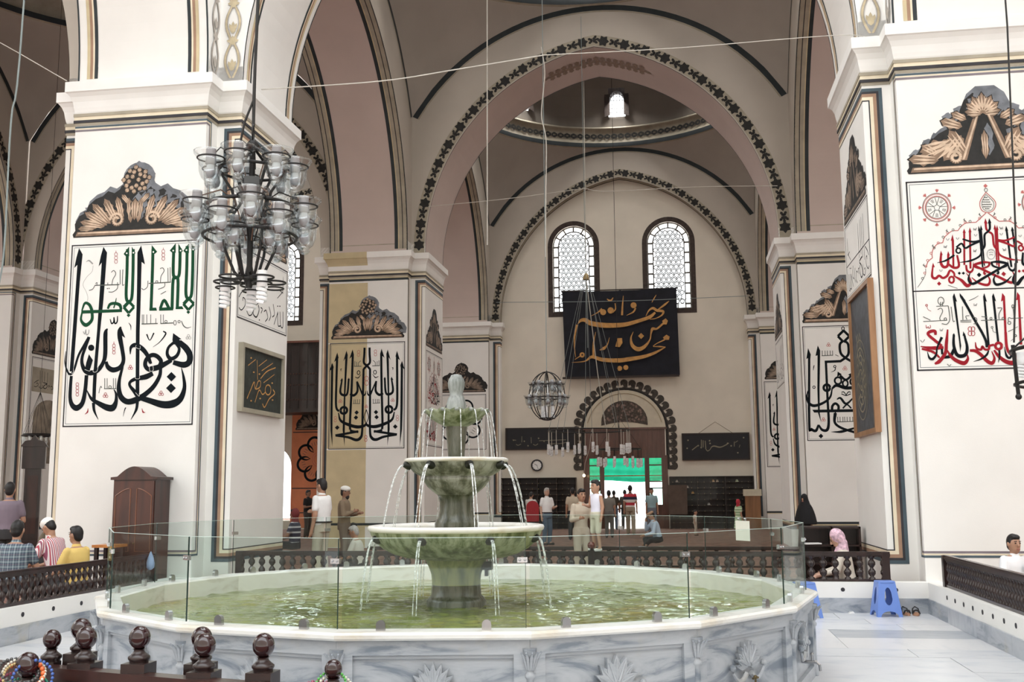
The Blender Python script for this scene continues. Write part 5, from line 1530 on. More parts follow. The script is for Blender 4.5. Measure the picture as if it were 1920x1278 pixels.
('K',[64],[-461,4280,-479,4231,-521,4201,-571,4202,-610,4234,-623,4283,-605,4332,-563,4362,-513,4361,-474,4329,-461,4280]),
('K',[34,54,64,79,69,44,10],[-408,4254,-471,4033,-644,3889,-886,3815,-1020,3897,-1060,4070,-1004,4267]),
('K',[65],[-45,5779,95,5625]),
('K',[65],[95,5625,-60,5472]),
('K',[65],[-60,5472,-198,5634]),
('K',[65],[-198,5634,-45,5779]),
('K',[22],[-23,5833,-35,5802,-59,5789,-82,5803,-90,5835,-79,5867,-54,5879,-31,5865,-23,5833]),
('K',[65],[-58,5515,-156,5413,-148,5189,-40,5062,144,4938]),
('K',0,[-248,4700,-145,4623,-206,4595,-267,4559]),
('K',0,[130,4673,9,4610,77,4564]),
('K',[49],[-163,4458,-182,4406,-226,4375,-279,4376,-320,4409,-334,4462,-315,4514,-270,4545,-218,4544,-176,4511,-163,4458]),
('K',[49,84,84,84],[-413,4254,-290,4338,-80,4266,121,4267]),
('K',[59],[-194,4595,-45,4480,128,4624]),
('K',[44],[-3,4380,-25,4322,-73,4298,-119,4324,-136,4383,-113,4442,-65,4466,-19,4440,-3,4380]),
('K',[44],[179,4426,158,4367,114,4343,71,4369,56,4428,77,4487,122,4511,164,4485,179,4426]),
('K',[25,59,64,34],[-303,3969,-211,4003,-77,3849,108,3997]),
('K',[39],[-165,3733,-54,3828,47,3729]),
('K',0,[-938,3711,117,3708,113,3634,-894,3636]),
('K',[64],[-440,3689,-423,3799,-348,3864,-273,3796,-279,3686]),
('K',[83,64,64,64],[-361,3614,-384,3369,-226,3225,98,3106]),
('K',0,[-358,3675,-322,3576,-393,3578]),
('K',[7,68,49],[-491,3127,-231,3128,103,3215]),
('K',0,[-748,3085,-690,3020,-754,2958,-813,3022]),
('k',[20],[-634,5127,-351,5132]),
('k',[20],[-325,3381,112,3390]),
('k',[17],[-615,5264,-617,5127]),
('k',[17],[-543,5262,-545,5125]),
('k',[17],[-484,5260,-485,5123]),
('k',[17],[-412,5258,-414,5121]),
('k',[17],[-352,5256,-354,5120]),
('k',[17],[-306,3515,-308,3388]),
('k',[17],[-247,3514,-249,3387]),
('k',[17],[-176,3513,-178,3385]),
('k',[17],[-129,3512,-131,3385]),
('k',[17],[-70,3511,-72,3384]),
('k',[17],[1,3509,-1,3382]),
('k',[17],[71,3508,69,3381]),
('k',[17],[-286,5143,-205,5103]),
('r',[12],[-420,5438,-430,5419,-450,5414,-466,5428,-465,5450,-448,5463,-428,5458,-420,5438]),
('r',[12],[-397,5392,-407,5373,-428,5369,-443,5383,-442,5404,-425,5417,-405,5412,-397,5392]),
('r',[12],[-447,5394,-457,5375,-477,5370,-493,5384,-492,5406,-475,5419,-455,5414,-447,5394]),
('r',[12],[-31,4809,-42,4788,-65,4783,-82,4798,-80,4822,-62,4836,-40,4830,-31,4809]),
('r',[12],[-7,4759,-18,4738,-40,4734,-57,4749,-56,4772,-37,4787,-15,4781,-7,4759]),
('r',[12],[-61,4761,-72,4740,-94,4735,-111,4750,-110,4774,-91,4788,-70,4782,-61,4761]),
('r',[12],[-640,3477,-650,3458,-670,3453,-685,3467,-684,3488,-668,3501,-648,3496,-640,3477]),
('r',[12],[-617,3432,-627,3413,-647,3409,-663,3422,-662,3444,-645,3457,-625,3451,-617,3432]),
('r',[12],[-666,3433,-676,3414,-697,3410,-712,3423,-711,3444,-694,3457,-674,3452,-666,3433]),
('K',[20],[-837,4300,-847,4278,-870,4269,-891,4279,-899,4302,-889,4324,-867,4333,-845,4323,-837,4300]),
('K',[20],[-285,4832,-294,4811,-315,4803,-334,4812,-342,4834,-332,4854,-312,4863,-292,4853,-285,4832]),
('K',[20,25,7],[-295,4820,-318,4734,-416,4687]),
('K',[15,25,10],[-836,4883,-851,4834,-867,4747]),
('K',[25,25,20,25],[-180,4150,-120,4161,-66,4062,-182,4114]),
('K',[25,25,20,25],[56,4145,-2,4159,-66,4062,54,4109]),
 ],
 'LF': [
('K',[8,18,18],[-702,5593,-696,5509,-671,4835]),
('K',[8,18,18],[-542,5578,-537,5493,-518,4905]),
('K',[9,18,18],[-406,5571,-400,5486,-388,4985]),
('K',[9,19,19],[-215,5554,-209,5468,-198,4962]),
('K',[9,20,20],[878,5554,883,5463,872,5246]),
('K',[19],[-1042,4832,-948,4925,-768,5035]),
('K',[18],[-1030,4662,-928,4638,-798,4729,-788,4829,-875,4855,-888,4797]),
('K',[19],[-744,4683,-617,4599,-480,4656,-496,4795]),
('K',[25],[-463,4936,-201,4904,-365,4804,-445,4662,-299,4622,-192,4761,-241,4839]),
('K',[20],[-104,4718,-54,4799,-129,4815]),
('K',[19],[23,4768,114,4805,198,4694,90,4604]),
('K',[19],[242,4893,336,4761,258,4645]),
('K',[19],[431,4970,501,4803,407,4735]),
('K',[19],[493,4615,657,4858]),
('K',[21],[656,4873,683,4636,804,4637]),
('K',[21],[764,4891,811,4648,918,4642,909,4915]),
('K',[15],[621,5109,855,5258]),
('K',[15],[691,5273,897,5250]),
('K',0,[-634,4708,-637,4703,-646,4698,-658,4694,-670,4694,-679,4696,-683,4700,-680,4705,-671,4710,-659,4714,-647,4714,-638,4712]),
('K',0,[-582,4703,-585,4697,-593,4692,-605,4689,-617,4688,-627,4690,-630,4695,-627,4700,-619,4705,-607,4709,-594,4709,-585,4707]),
('K',0,[677,4975,674,4969,664,4964,650,4960,636,4959,626,4961,622,4966,625,4971,635,4977,649,4981,663,4982,673,4980]),
('K',0,[778,4992,774,4986,764,4981,750,4977,736,4976,725,4978,721,4983,725,4988,735,4994,749,4998,763,4999,773,4997]),
('K',0,[-144,4596,-147,4590,-156,4585,-169,4582,-181,4581,-191,4584,-195,4588,-192,4593,-183,4599,-170,4602,-157,4603,-148,4600]),
('K',0,[-248,5054,-251,5049,-260,5043,-272,5040,-285,5039,-294,5041,-298,5045,-295,5051,-286,5056,-274,5060,-261,5061,-251,5059]),
 ],
 'BAN': [
('O',[13,123,168,188,201,188,168,136,136,78],[-1775,8289,-1628,8436,-1451,8440,-1262,8311,-785,8215,-308,8191,168,8218,740,8360,1121,8486,1339,8662]),
('O',[19,58,103,109,96,58,32,26],[964,8530,1096,8750,1256,8835,1410,8740,1654,8693,1593,8541,1355,8421,1118,8390]),
('O',[45,83,26],[1442,8765,1730,8970,1897,9103]),
('O',0,[606,8977,589,8916,544,8873,483,8858,423,8877,380,8923,366,8985,383,9046,428,9089,489,9103,549,9085,592,9038]),
('O',[64,64,13],[569,8871,464,8707,201,8581]),
('O',[19,65,84],[86,9383,45,8980,18,8593]),
('O',[13,45,84],[-1224,8601,-966,8729,-778,8878]),
('O',0,[-615,8737,-633,8676,-678,8632,-739,8618,-799,8636,-842,8683,-857,8745,-840,8806,-795,8849,-734,8864,-674,8845,-630,8799]),
('O',0,[-308,8798,-327,8734,-374,8688,-438,8673,-501,8692,-547,8741,-563,8806,-544,8870,-497,8916,-433,8931,-369,8912,-324,8863]),
('O',[32,52,39],[-251,9087,-237,8860,-345,8718]),
('O',[32,71,71,26],[-572,9277,-478,9208,-398,9215,-323,9323]),
('O',[19,45,19],[1395,9368,1297,9211,1214,9068]),
('O',0,[1603,8317,1746,8408,1831,8309,1771,8158,1646,8171]),
('O',[77,70,122,51,45,134,173,134,64,13],[1647,8213,1391,8003,1218,8002,1151,7819,1097,7565,871,7290,617,7202,401,7361,351,7650,451,7910]),
('O',0,[759,7850,875,7725,753,7607,636,7732]),
('O',0,[-186,7666,-3,7667,12,7468,-105,7305,-279,7332]),
('O',[13,45,122,26],[-502,7708,-594,7421,-740,7272,-906,7206]),
('O',[13,71,90],[-1051,7949,-1142,7501,-1159,6924]),
('O',0,[1616,7645,1759,7752,1882,7669,1847,7543,1676,7541]),
('O',[57,32,25],[1676,7548,1375,7413,1216,7306]),
('O',[25,57,32],[1222,7290,1465,7283,1708,7254]),
('O',[32,102,133,165,172,152,121,44,13],[1689,7245,1303,7049,861,6902,294,6815,-180,6770,-812,6819,-1223,6942,-1512,6773,-2039,6735]),
('O',[71],[-1540,7030,-1557,6985,-1599,6962,-1646,6972,-1676,7010,-1675,7058,-1644,7094,-1596,7101,-1555,7076,-1540,7030]),
('O',[45,26],[-1668,7002,-1910,6854]),
('O',[78,71,45,19],[-1801,8264,-1890,7878,-1917,7395,-1873,6943]),
('O',0,[-23,6448,-38,6397,-75,6361,-126,6348,-176,6363,-212,6401,-225,6453,-210,6503,-172,6540,-122,6552,-72,6537,-35,6499]),
('O',0,[223,6480,208,6429,171,6393,120,6380,70,6395,34,6433,22,6485,36,6535,74,6572,125,6584,175,6569,211,6531]),
 ],
 'PR': [
('g',[35],[2624,3185,2853,3356]),
('g',[28],[2997,3580,2987,3267]),
('g',[28],[3065,3561,3056,3284]),
('g',[28],[3142,3543,3158,3247]),
('g',[24,35,24,31,49,49,35,35],[3141,3248,3223,3143,3328,3211,3382,3296,3486,3330,3707,3283,3914,3358,4045,3443]),
('g',[24],[4260,3492,4253,3302]),
('g',[21],[4476,3368,4439,3265]),
('g',[21],[4293,3457,4397,3525]),
('g',0,[3344,3540,3340,3524,3328,3513,3312,3509,3297,3514,3286,3525,3283,3541,3287,3556,3299,3568,3315,3572,3330,3567,3341,3556]),
('g',0,[3358,3436,3353,3420,3342,3409,3326,3405,3311,3409,3300,3421,3296,3436,3301,3452,3313,3463,3328,3467,3343,3463,3354,3451]),
('g',0,[3010,3276,3005,3260,2993,3249,2978,3245,2963,3249,2952,3261,2948,3276,2953,3292,2964,3303,2980,3307,2995,3303,3006,3291]),
('g',0,[4166,3329,4161,3314,4149,3302,4134,3298,4119,3303,4108,3314,4104,3330,4109,3345,4121,3357,4136,3361,4151,3356,4162,3345]),
('g',0,[4033,3426,4028,3411,4016,3399,4001,3395,3986,3400,3975,3411,3971,3427,3976,3442,3988,3454,4003,3458,4018,3453,4029,3442]),
('g',0,[2901,3355,2896,3340,2884,3328,2869,3324,2853,3329,2843,3340,2839,3356,2844,3372,2855,3383,2871,3387,2886,3382,2897,3371]),
('g',0,[2511,3569,2507,3554,2495,3542,2479,3538,2464,3543,2453,3555,2449,3570,2454,3586,2466,3597,2481,3601,2497,3597,2508,3585]),
('g',0,[4653,3642,4648,3626,4637,3615,4621,3611,4606,3616,4595,3627,4592,3643,4597,3658,4608,3670,4624,3674,4639,3669,4650,3658]),
('g',0,[2467,3257,2463,3241,2451,3230,2436,3226,2420,3230,2409,3242,2405,3258,2410,3273,2422,3284,2437,3288,2453,3284,2464,3272]),
('g',0,[4411,3058,4406,3043,4394,3032,4379,3028,4364,3032,4353,3043,4350,3059,4354,3074,4366,3086,4381,3090,4396,3085,4407,3074]),
 ],
 'PL': [
('g',[24],[-4503,3691,-4360,3669]),
('g',[20],[-4125,3827,-4127,3586]),
('g',[24],[-4362,3509,-4281,3467,-4158,3516]),
('g',[24],[-3671,3499,-3570,3458,-3468,3516]),
('g',[20],[-3426,3636,-2336,3660]),
('g',[20],[-3023,3510,-2580,3514,-2257,3569]),
('g',[20],[-3749,3781,-3741,3540]),
('g',0,[-3996,3624,-4000,3610,-4011,3600,-4025,3596,-4039,3600,-4050,3611,-4053,3625,-4049,3639,-4039,3649,-4025,3652,-4010,3648,-4000,3638]),
('g',0,[-3196,3612,-3200,3598,-3210,3588,-3224,3585,-3238,3589,-3249,3599,-3252,3613,-3248,3627,-3238,3637,-3224,3641,-3209,3637,-3199,3626]),
('g',0,[-3417,3736,-3421,3722,-3431,3712,-3445,3708,-3460,3712,-3470,3722,-3474,3737,-3470,3751,-3459,3761,-3445,3764,-3431,3760,-3420,3750]),
('g',0,[-3846,3441,-3850,3427,-3860,3417,-3874,3414,-3889,3418,-3899,3428,-3903,3442,-3899,3456,-3888,3466,-3874,3470,-3860,3466,-3849,3455]),
('g',0,[-4434,3670,-4438,3656,-4448,3646,-4463,3643,-4477,3647,-4487,3657,-4491,3671,-4487,3685,-4477,3695,-4462,3699,-4448,3695,-4438,3684]),
 ],
 'FL': [
('O',[15],[-702,3751,-396,3887]),
('O',[18],[-331,3882,-315,3744,-293,3557]),
('O',[13],[-260,3789,95,3940]),
('O',[13],[-125,3727,372,3914]),
('O',[19],[-165,3589,108,3740,499,3849]),
('O',[13],[-29,3532,454,3725]),
('O',[22],[-711,3206,-567,3367,-434,3505,-379,3397,-188,3440,-161,3532,-259,3535,-363,3405]),
('O',[21],[-380,3171,-217,3387,-65,3330,65,3380]),
('O',[23],[-55,3172,48,3122,240,3279,483,3391,402,3456]),
('O',[22],[309,3441,287,3389,225,3352,145,3345,79,3370,52,3418,73,3470,135,3507,214,3514,281,3489,309,3441]),
('O',0,[-426,3669,-430,3662,-443,3655,-460,3652,-477,3652,-490,3655,-495,3662,-491,3669,-479,3675,-462,3679,-444,3679,-431,3676]),
('O',0,[-183,3664,-187,3656,-200,3650,-218,3646,-236,3646,-249,3650,-254,3656,-250,3663,-237,3670,-220,3674,-202,3674,-188,3670]),
('O',0,[398,3568,393,3560,380,3553,361,3550,342,3550,328,3554,322,3560,327,3568,340,3574,359,3578,378,3578,392,3574]),
('O',0,[-123,3255,-127,3248,-140,3242,-158,3238,-176,3239,-189,3243,-195,3249,-190,3257,-178,3263,-160,3266,-142,3266,-128,3262]),
('O',0,[-504,3186,-508,3179,-520,3173,-538,3170,-555,3170,-568,3174,-573,3181,-569,3188,-556,3194,-539,3197,-522,3197,-509,3193]),
('O',0,[-552,3893,-556,3886,-569,3879,-586,3876,-603,3875,-616,3879,-621,3885,-617,3892,-604,3899,-587,3903,-570,3903,-557,3900]),
('O',0,[434,3276,429,3268,416,3262,397,3258,378,3259,364,3263,358,3269,363,3277,376,3283,395,3287,414,3286,428,3282]),
 ],
}
# ------------------------------------------------------------------ painted panels, crests and lettering on the pillars
INKS = {'K': INK, 'k': mat('thin_grey_ink', (0.07, 0.08, 0.07), .6, .1), 'G': INK_GREEN, 'R': INK_RED, 'r': mat('thin_red_ink', (0.46, 0.12, 0.11), .6, .1),
        'D': mat('pale_grey_ink', (0.30, 0.30, 0.29), .6, .1), 'W': mat('white_gap', (0.80, 0.785, 0.755), .75, .03), 'O': GOLD, 'g': mat('dull_gold', (0.25, 0.22, 0.15), .5, .2)}
INKNAME = {'K': 'lettering', 'k': 'small_lettering', 'G': 'green_lettering', 'R': 'red_lettering', 'r': 'red_ornament', 'D': 'grey_ornament', 'W': 'letter_gap', 'O': 'gold_lettering', 'g': 'faint_lettering'}
def lettering(par, strokes, M, lift0=0.004, only=None, clip=None):
    """M(u, z, d): maps panel coordinates and a lift off the surface to local space"""
    mbs = {}; k = 0
    for ink, w, pp in strokes:
        pts = [(pp[i]/1000, pp[i+1]/1000) for i in range(0, len(pp), 2)]
        if clip and any(abs(x) > clip for x, z in pts): continue
        mb = mbs.setdefault(ink, MB()); k += 1; d = lift0+(0.0000045*k)*2 + (.0012 if ink == 'W' else 0)
        if w == 0:
            b = len(mb.v); mb.ngon([M(x, z, d) for x, z in pts]); continue
        sp = spline(pts, 5) if len(pts) > 2 else [Vector(p) for p in pts]
        n = len(sp); ws = w if isinstance(w, list) else [w]; rows = [[], []]
        for i, p in enumerate(sp):
            t = i/(n-1)*(len(ws)-1); j = min(int(t), len(ws)-2) if len(ws) > 1 else 0
            ww = (ws[j]+(ws[j+1]-ws[j])*(t-j) if len(ws) > 1 else ws[0])/2000
            tg = sp[min(i+1, n-1)]-sp[max(i-1, 0)]
            tg = tg.normalized() if tg.length > 1e-9 else Vector((1, 0))
            nx, nz = -tg[1]*ww, tg[0]*ww
            rows[0].append(M(p[0]+nx, p[1]+nz, d)); rows[1].append(M(p[0]-nx, p[1]-nz, d))
        mb.grid(rows)
    out = []
    for ink, mb in mbs.items():
        me = mb.mesh(INKNAME[ink], INKS[ink]); bm = bmesh.new(); bm.from_mesh(me)
        bmesh.ops.triangulate(bm, faces=[f for f in bm.faces if len(f.verts) > 4], ngon_method='EAR_CLIP'); bm.to_mesh(me); bm.free()
        out.append(add(INKNAME[ink], me, par))
    return out
def face_map(face, e=0.0):
    s = {'y-': lambda u, z, d: (u, -H-e-d, z), 'x+': lambda u, z, d: (H+e+d, u, z), 'x-': lambda u, z, d: (-H-e-d, -u, z)}[face]
    return s
PANELBG = mat('panel_ground', (0.80, 0.785, 0.755), .75, .03, 2)
def panel_frame(par, M, u0, u1, z0, z1, split=None):
    m = MB(); m.quad(M(u0, z0, .002), M(u1, z0, .002), M(u1, z1, .002), M(u0, z1, .002)); bg = m.build('painted_panel', PANELBG, par)
    def line(w, o, mt):
        mb = MB(); a0, a1, b0, b1 = u0+o, u1-o, z0+o, z1-o
        for p in (((a0, b0), (a1, b0), (a1, b0+w), (a0, b0+w)), ((a0, b1-w), (a1, b1-w), (a1, b1), (a0, b1)), ((a0, b0), (a0+w, b0), (a0+w, b1), (a0, b1)), ((a1-w, b0), (a1, b0), (a1, b1), (a1-w, b1))):
            mb.quad(*[M(x, z, .0032) for x, z in p])
        if split: mb.quad(M(a0, split-w*.4, .0032), M(a1, split-w*.4, .0032), M(a1, split+w*.4, .0032), M(a0, split+w*.4, .0032))
        mb.build('panel_line', mt, bg)
    line(.022, 0, C_BLACK); line(.007, .045, C_BLUE)
    return bg
def crest(par, M, u0, hw, z0, style, tone=0):
    """painted acanthus crest: layered leaves with shadow, body and highlights, on a moulded bar"""
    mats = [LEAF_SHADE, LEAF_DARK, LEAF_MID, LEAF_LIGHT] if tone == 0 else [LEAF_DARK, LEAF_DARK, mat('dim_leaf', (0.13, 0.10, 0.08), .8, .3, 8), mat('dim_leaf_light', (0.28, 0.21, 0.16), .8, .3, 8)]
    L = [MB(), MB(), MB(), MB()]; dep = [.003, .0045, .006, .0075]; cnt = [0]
    def put(i, poly):
        cnt[0] += 1
        L[i].ngon([M(u0+x*hw, z0+y*hw, dep[i]+cnt[0]*.000012) for x, y in poly])
    def leaf(x, y, a, l, w, lobes=3, s=1.0):
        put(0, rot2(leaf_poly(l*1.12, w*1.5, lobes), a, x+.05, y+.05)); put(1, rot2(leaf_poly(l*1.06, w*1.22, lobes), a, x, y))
        put(2, rot2(leaf_poly(l, w, lobes), a, x, y))
        for q in (-.42, 0, .42): put(3, rot2(leaf_poly(l*.78, w*.17, 1), a+q*.32*w/l*2.2, x+.1*l*math.cos(a)-q*w*.9*math.sin(a), y+.1*l*math.sin(a)+q*w*.9*math.cos(a)))
    def scroll(x, y, r, sg):
        for i, (rr, wd) in ((1, (r*1.25, .1)), (2, (r*1.05, .06)), (3, (r*.98, .035))):
            pts = [(x+sg*rr*(1-t*.75)*math.cos(t*9), y+rr*(1-t*.75)*math.sin(t*9)) for t in [k/22 for k in range(23)]]
            for k in range(22):
                (ax, ay), (bx, by) = pts[k], pts[k+1]; tx, ty = bx-ax, by-ay; n = math.hypot(tx, ty) or 1; nx, ny = -ty/n*wd*.5*hw, tx/n*wd*.5*hw
                put(i, [(ax+nx, ay+ny), (bx+nx, by+ny), (bx-nx, by-ny), (ax-nx, ay-ny)])
    put(1, [(-1.03, -.02), (1.03, -.02), (1.05, .03), (1.0, .10), (-1.0, .10), (-1.05, .03)])
    put(2, [(-1.0, .0), (1.0, .0), (.97, .07), (-.97, .07)]); put(3, [(-.96, .035), (.96, .035), (.95, .06), (-.95, .06)])
    if style == 'A':
        sil = [(1.0, .06), (1.02, .2), (.95, .33), (.84, .38), (.80, .50), (.68, .60), (.56, .64), (.47, .72), (.36, .68), (.27, .74), (.24, .80)]
        full = sil+[(-x, y) for x, y in sil[::-1]]
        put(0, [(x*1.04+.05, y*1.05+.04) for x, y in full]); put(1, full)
        for s in (-1, 1):
            A_ = lambda a: a if s > 0 else PI-a
            for x, y, a, l, w in ((.50, .14, .22, .44, .075), (.46, .16, .52, .46, .08), (.40, .18, .80, .48, .085), (.30, .20, 1.05, .46, .085), (.20, .24, 1.28, .40, .07)): leaf(s*x, y, A_(a), l, w, 4)
            scroll(s*.30, .24, .12, s); leaf(s*.66, .12, A_(.0), .30, .055, 3)
            leaf(s*.10, .50, A_(.85), .20, .05, 2); leaf(s*.06, .18, A_(1.45), .42, .06, 3)
        put(0, [(.05+.27*math.cos(t), .92+.25*math.sin(t)) for t in [2*PI*k/20 for k in range(20)]]); put(1, [(.22*math.cos(t), .88+.21*math.sin(t)) for t in [2*PI*k/20 for k in range(20)]])
        for k in range(22):
            a = k*2.4; r = .045*math.sqrt(k); leaf(r*.9*math.cos(a), .88+r*.85*math.sin(a), a, .085, .04, 1)
        leaf(0, .22, PI/2, .36, .08, 2)
    else:
        sil = [(1.02, .05), (1.02, .15), (.90, .27), (.76, .33), (.70, .45), (.60, .54), (.48, .60), (.42, .68), (.33, .72), (.30, .86), (.24, 1.0), (.12, 1.1)]
        full = sil+[(-x, y) for x, y in sil[::-1]]
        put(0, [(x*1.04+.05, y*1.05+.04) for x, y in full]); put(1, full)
        for s in (-1, 1):
            A_ = lambda a: a if s > 0 else PI-a
            for x, y, a, l, w in ((.62, .16, .08, .40, .10), (.42, .40, -.25, .46, .12), (.36, .45, -.6, .46, .12), (.30, .50, -.95, .44, .11), (.25, .22, 1.05, .42, .10), (.28, .62, .35, .30, .09), (.62, .24, .6, .26, .07)): leaf(s*x, y, A_(a), l, w)
            put(1, [(s*.03, .82), (s*.12, .82), (s*.40, .12), (s*.22, .12)]); put(2, [(s*.045, .80), (s*.11, .80), (s*.36, .14), (s*.25, .14)]); put(3, [(s*.06, .78), (s*.085, .78), (s*.31, .15), (s*.28, .15)])
            scroll(s*.40, .19, .10, s); leaf(s*.22, .72, A_(.5), .22, .07, 2)
        leaf(0, .14, PI/2, .42, .06, 2)
        for k in range(7): leaf(0, .80, PI/2+(k-3)*.48, .30-.02*abs(k-3), .075, 1)
    t = par
    names = ('crest_shadow', 'crest_outline', 'crest_leaves', 'crest_highlights')
    root = None
    for i in (1, 0, 2, 3):
        o = L[i].build('painted_crest' if i == 1 else names[i], mats[i], root or t)
        if i == 1: root = o
    return root
def scaled(strokes, su=1.0, du=0.0, sz=1.0, z0=0.0, zref=0.0, flip=1):
    return [(i, w, [round(((flip*c*su)+du*1000)) if k % 2 == 0 else round((c-zref*1000)*sz+z0*1000) for k, c in enumerate(pp)]) for i, w, pp in strokes]
def rosette(hw, zc, n=7, w=70):
    st = []
    for k in range(n):
        a = 2*PI*k/n+.3; pts = []
        for t in range(11):
            b = PI*1.7*t/10-PI*.85; r = hw*.30
            x, y = hw*.60+r*math.cos(b), r*.95*math.sin(b)
            pts += [round(1000*(x*math.cos(a)-y*math.sin(a))), round(1000*(zc+x*math.sin(a)+y*math.cos(a)))]
        st.append(('K', [10, w, w, w, 20], pts))
        for q in (-1, 0, 1):
            x, y = hw*.62, q*hw*.10; st.append(('k', 18, [round(1000*((x-.05)*math.cos(a)-y*math.sin(a))), round(1000*(zc+(x-.05)*math.sin(a)+y*math.cos(a))), round(1000*((x+.1)*math.cos(a)-y*math.sin(a))), round(1000*(zc+(x+.1)*math.sin(a)+y*math.cos(a)))]))
    for r in (.28, .2):
        st.append(('r', 16, [c for t in range(19) for c in (round(1000*r*hw*math.cos(2*PI*t/18)), round(1000*(zc+r*hw*math.sin(2*PI*t/18))))]))
    return st
# big left pillar: front and the face towards the nave
M = face_map('y-')
panel_frame(P_L, M, -1.105, 1.09, 2.735, 5.69); lettering(P_L, TRACE['L'], M); crest(P_L, M, -.03, 1.02, 5.83, 'A')
MX = face_map('x+')
panel_frame(P_L, MX, -1.1, 1.1, 4.49, 5.69); lettering(P_L, TRACE['LF'], MX); crest(P_L, MX, 0, 1.0, 5.83, 'A')
# middle left pillar
panel_frame(P_M, M, -1.10, 1.09, 2.85, 5.84); crest(P_M, M, .0, 1.02, 5.97, 'A')
old = MB()
old.quad((-A-.001, -H-.0026, 2.0), (-.01, -H-.0026, 2.0), (-.01, -H-.0026, 2.83), (-A-.001, -H-.0026, 2.83))
old.quad((-A-.001, -H-.0026, 2.872), (-.01, -H-.0026, 2.872), (-.01, -H-.0026, 5.82), (-A-.001, -H-.0026, 5.82))
old.quad((-A-.001, -H-.0026, 5.845), (-.01, -H-.0026, 5.845), (-.01, -H-.0026, 7.55), (-A-.001, -H-.0026, 7.55))
old.quad((-A-.001, -H-.0026, .16), (-.01, -H-.0026, .16), (-.01, -H-.0026, 2.0), (-A-.001, -H-.0026, 2.0))
old.build('unrestored_plaster', PLASTER_OLD, P_M, label='older beige plaster on the left half')
oc = MB()
for (e0, za), (e1, zb) in (((.0, 7.90), (.045, 8.1)), ((.045, 8.1), (.115, 8.235)), ((.115, 8.235), (.14, 8.25)), ((.14, 8.25), (.14, Z_TOP))):
    oc.quad((-A-e0, -H-e0-.004, za), (-.01, -H-e0-.004, za), (-.01, -H-e1-.004, zb), (-A-e1, -H-e1-.004, zb))
oc.build('unrestored_cornice', PLASTER_OLD, P_M)
lettering(P_M, TRACE['M'], M)
panel_frame(P_M, MX, -1.0, 1.1, 2.95, 5.66); crest(P_M, MX, 0, 1.0, 5.8, 'B', 1)
lettering(P_M, [s for s in scaled(TRACE['R'], .92, 0, .95, 3.05, 3.31) if s[0] != 'W'], MX, clip=1.0)
# big right pillar
panel_frame(P_R, M, -1.10, 1.10, 3.31, 6.06, 4.45); lettering(P_R, TRACE['R']+[({'K': 'R', 'R': 'K'}.get(i, i), w, [-c if k % 2 == 0 else c for k, c in enumerate(pp)]) for i, w, pp in TRACE['R'] if max(pp[0::2]) < -560 and max(pp[1::2]) < 4430], M, clip=1.1); crest(P_R, M, .02, 1.04, 6.19, 'B')
MXm = face_map('x-')
panel_frame(P_R, MXm, -1.05, 1.1, 4.80, 6.03, 5.35); crest(P_R, MXm, 0, 1.0, 6.08, 'B', 1)
lettering(P_R, scaled(TRACE['LF'], .95, 0, .95, 4.86, 4.55, -1), MXm, clip=1.05)
# pillar half hidden behind it
panel_frame(P_MR, M, -1.10, 1.10, 2.90, 5.92); lettering(P_MR, TRACE['MR'], M, clip=1.09); crest(P_MR, M, .0, 1.04, 6.03, 'B')
panel_frame(P_MR, MXm, -1.0, 1.0, 4.5, 5.8); crest(P_MR, MXm, 0, 1.0, 5.9, 'B', 1); lettering(P_MR, scaled(TRACE['LF'], .9, 0, .95, 4.6, 4.55, -1), MXm, clip=1.0)
# half pillars on the far wall
panel_frame(P_WL, M, -1.05, 1.05, 3.29, 5.5); crest(P_WL, M, .0, 1.0, 5.6, 'A', 1); lettering(P_WL, rosette(1.0, 4.4), M)
panel_frame(P_WR, M, -1.08, 1.08, 2.48, 5.75); crest(P_WR, M, .0, 1.0, 5.85, 'A', 1); lettering(P_WR, scaled(TRACE['M'], 1, 0, 1.05, 2.6, 2.95), M, clip=1.07)
# side aisle pillar at the left edge: niche painted on its face
panel_frame(P_LB, MX, -1.0, 1.05, 2.6, 5.8); crest(P_LB, MX, 0, 1.0, 5.9, 'A', 1)
nb = MB(); nb.quad(MX(-.95, 4.75, .004), MX(1.0, 4.75, .004), MX(1.0, 5.5, .004), MX(-.95, 5.5, .004)); nb.build('dark_inscription_band', C_TAUPE, P_LB)
nb = MB(); nb.ngon([MX(x, z, .005) for x, z in [(-.8, 2.6)] + [(.02-.82*math.cos(PI*k/12), 4.0+.55*math.sin(PI*k/12)) for k in range(13)] + [(.85, 2.6)]]); nb.build('painted_niche', mat('dim_niche', (0.26, 0.22, 0.17), .8, .4, 3), P_LB)
lettering(P_LB, scaled(TRACE['LF'], .8, 0, .55, 4.85, 4.55), MX, clip=.95)
lettering(P_LB, rosette(.9, 1.9), M)
# wall panel in the left aisle, seen between the pillars
LW = thing('wall_panel', 'painted wheel of script on the orange-lit wall between two pillars', 'wall painting', (XCL, YWALL, 0))
Mw = lambda u, z, d: (u, -.01-d, z)
ORW = mat('orange_lit_wall_tint', (0.62, 0.22, 0.11), .8, .1, 2)  # orange light falling on this wall is put into its colour
pb = MB(); pb.quad(Mw(-1.25, .2, 0), Mw(1.35, .2, 0), Mw(1.35, 4.9, 0), Mw(-1.25, 4.9, 0)); pb.build('orange_lit_ground', ORW, LW)
lettering(LW, rosette(1.05, 3.0, 8, 100), lambda u, z, d: (u-.05, -.012-d, z)); crest(LW, Mw, 0, 1.05, 4.25, 'A', 1)
pl = MB()
for z in (1.82, .82, 4.14): pl.box(-1.2, 1.3, -.02, 0, z-.02, z+.02)
pl.build('painted_line', C_BLACK, LW)
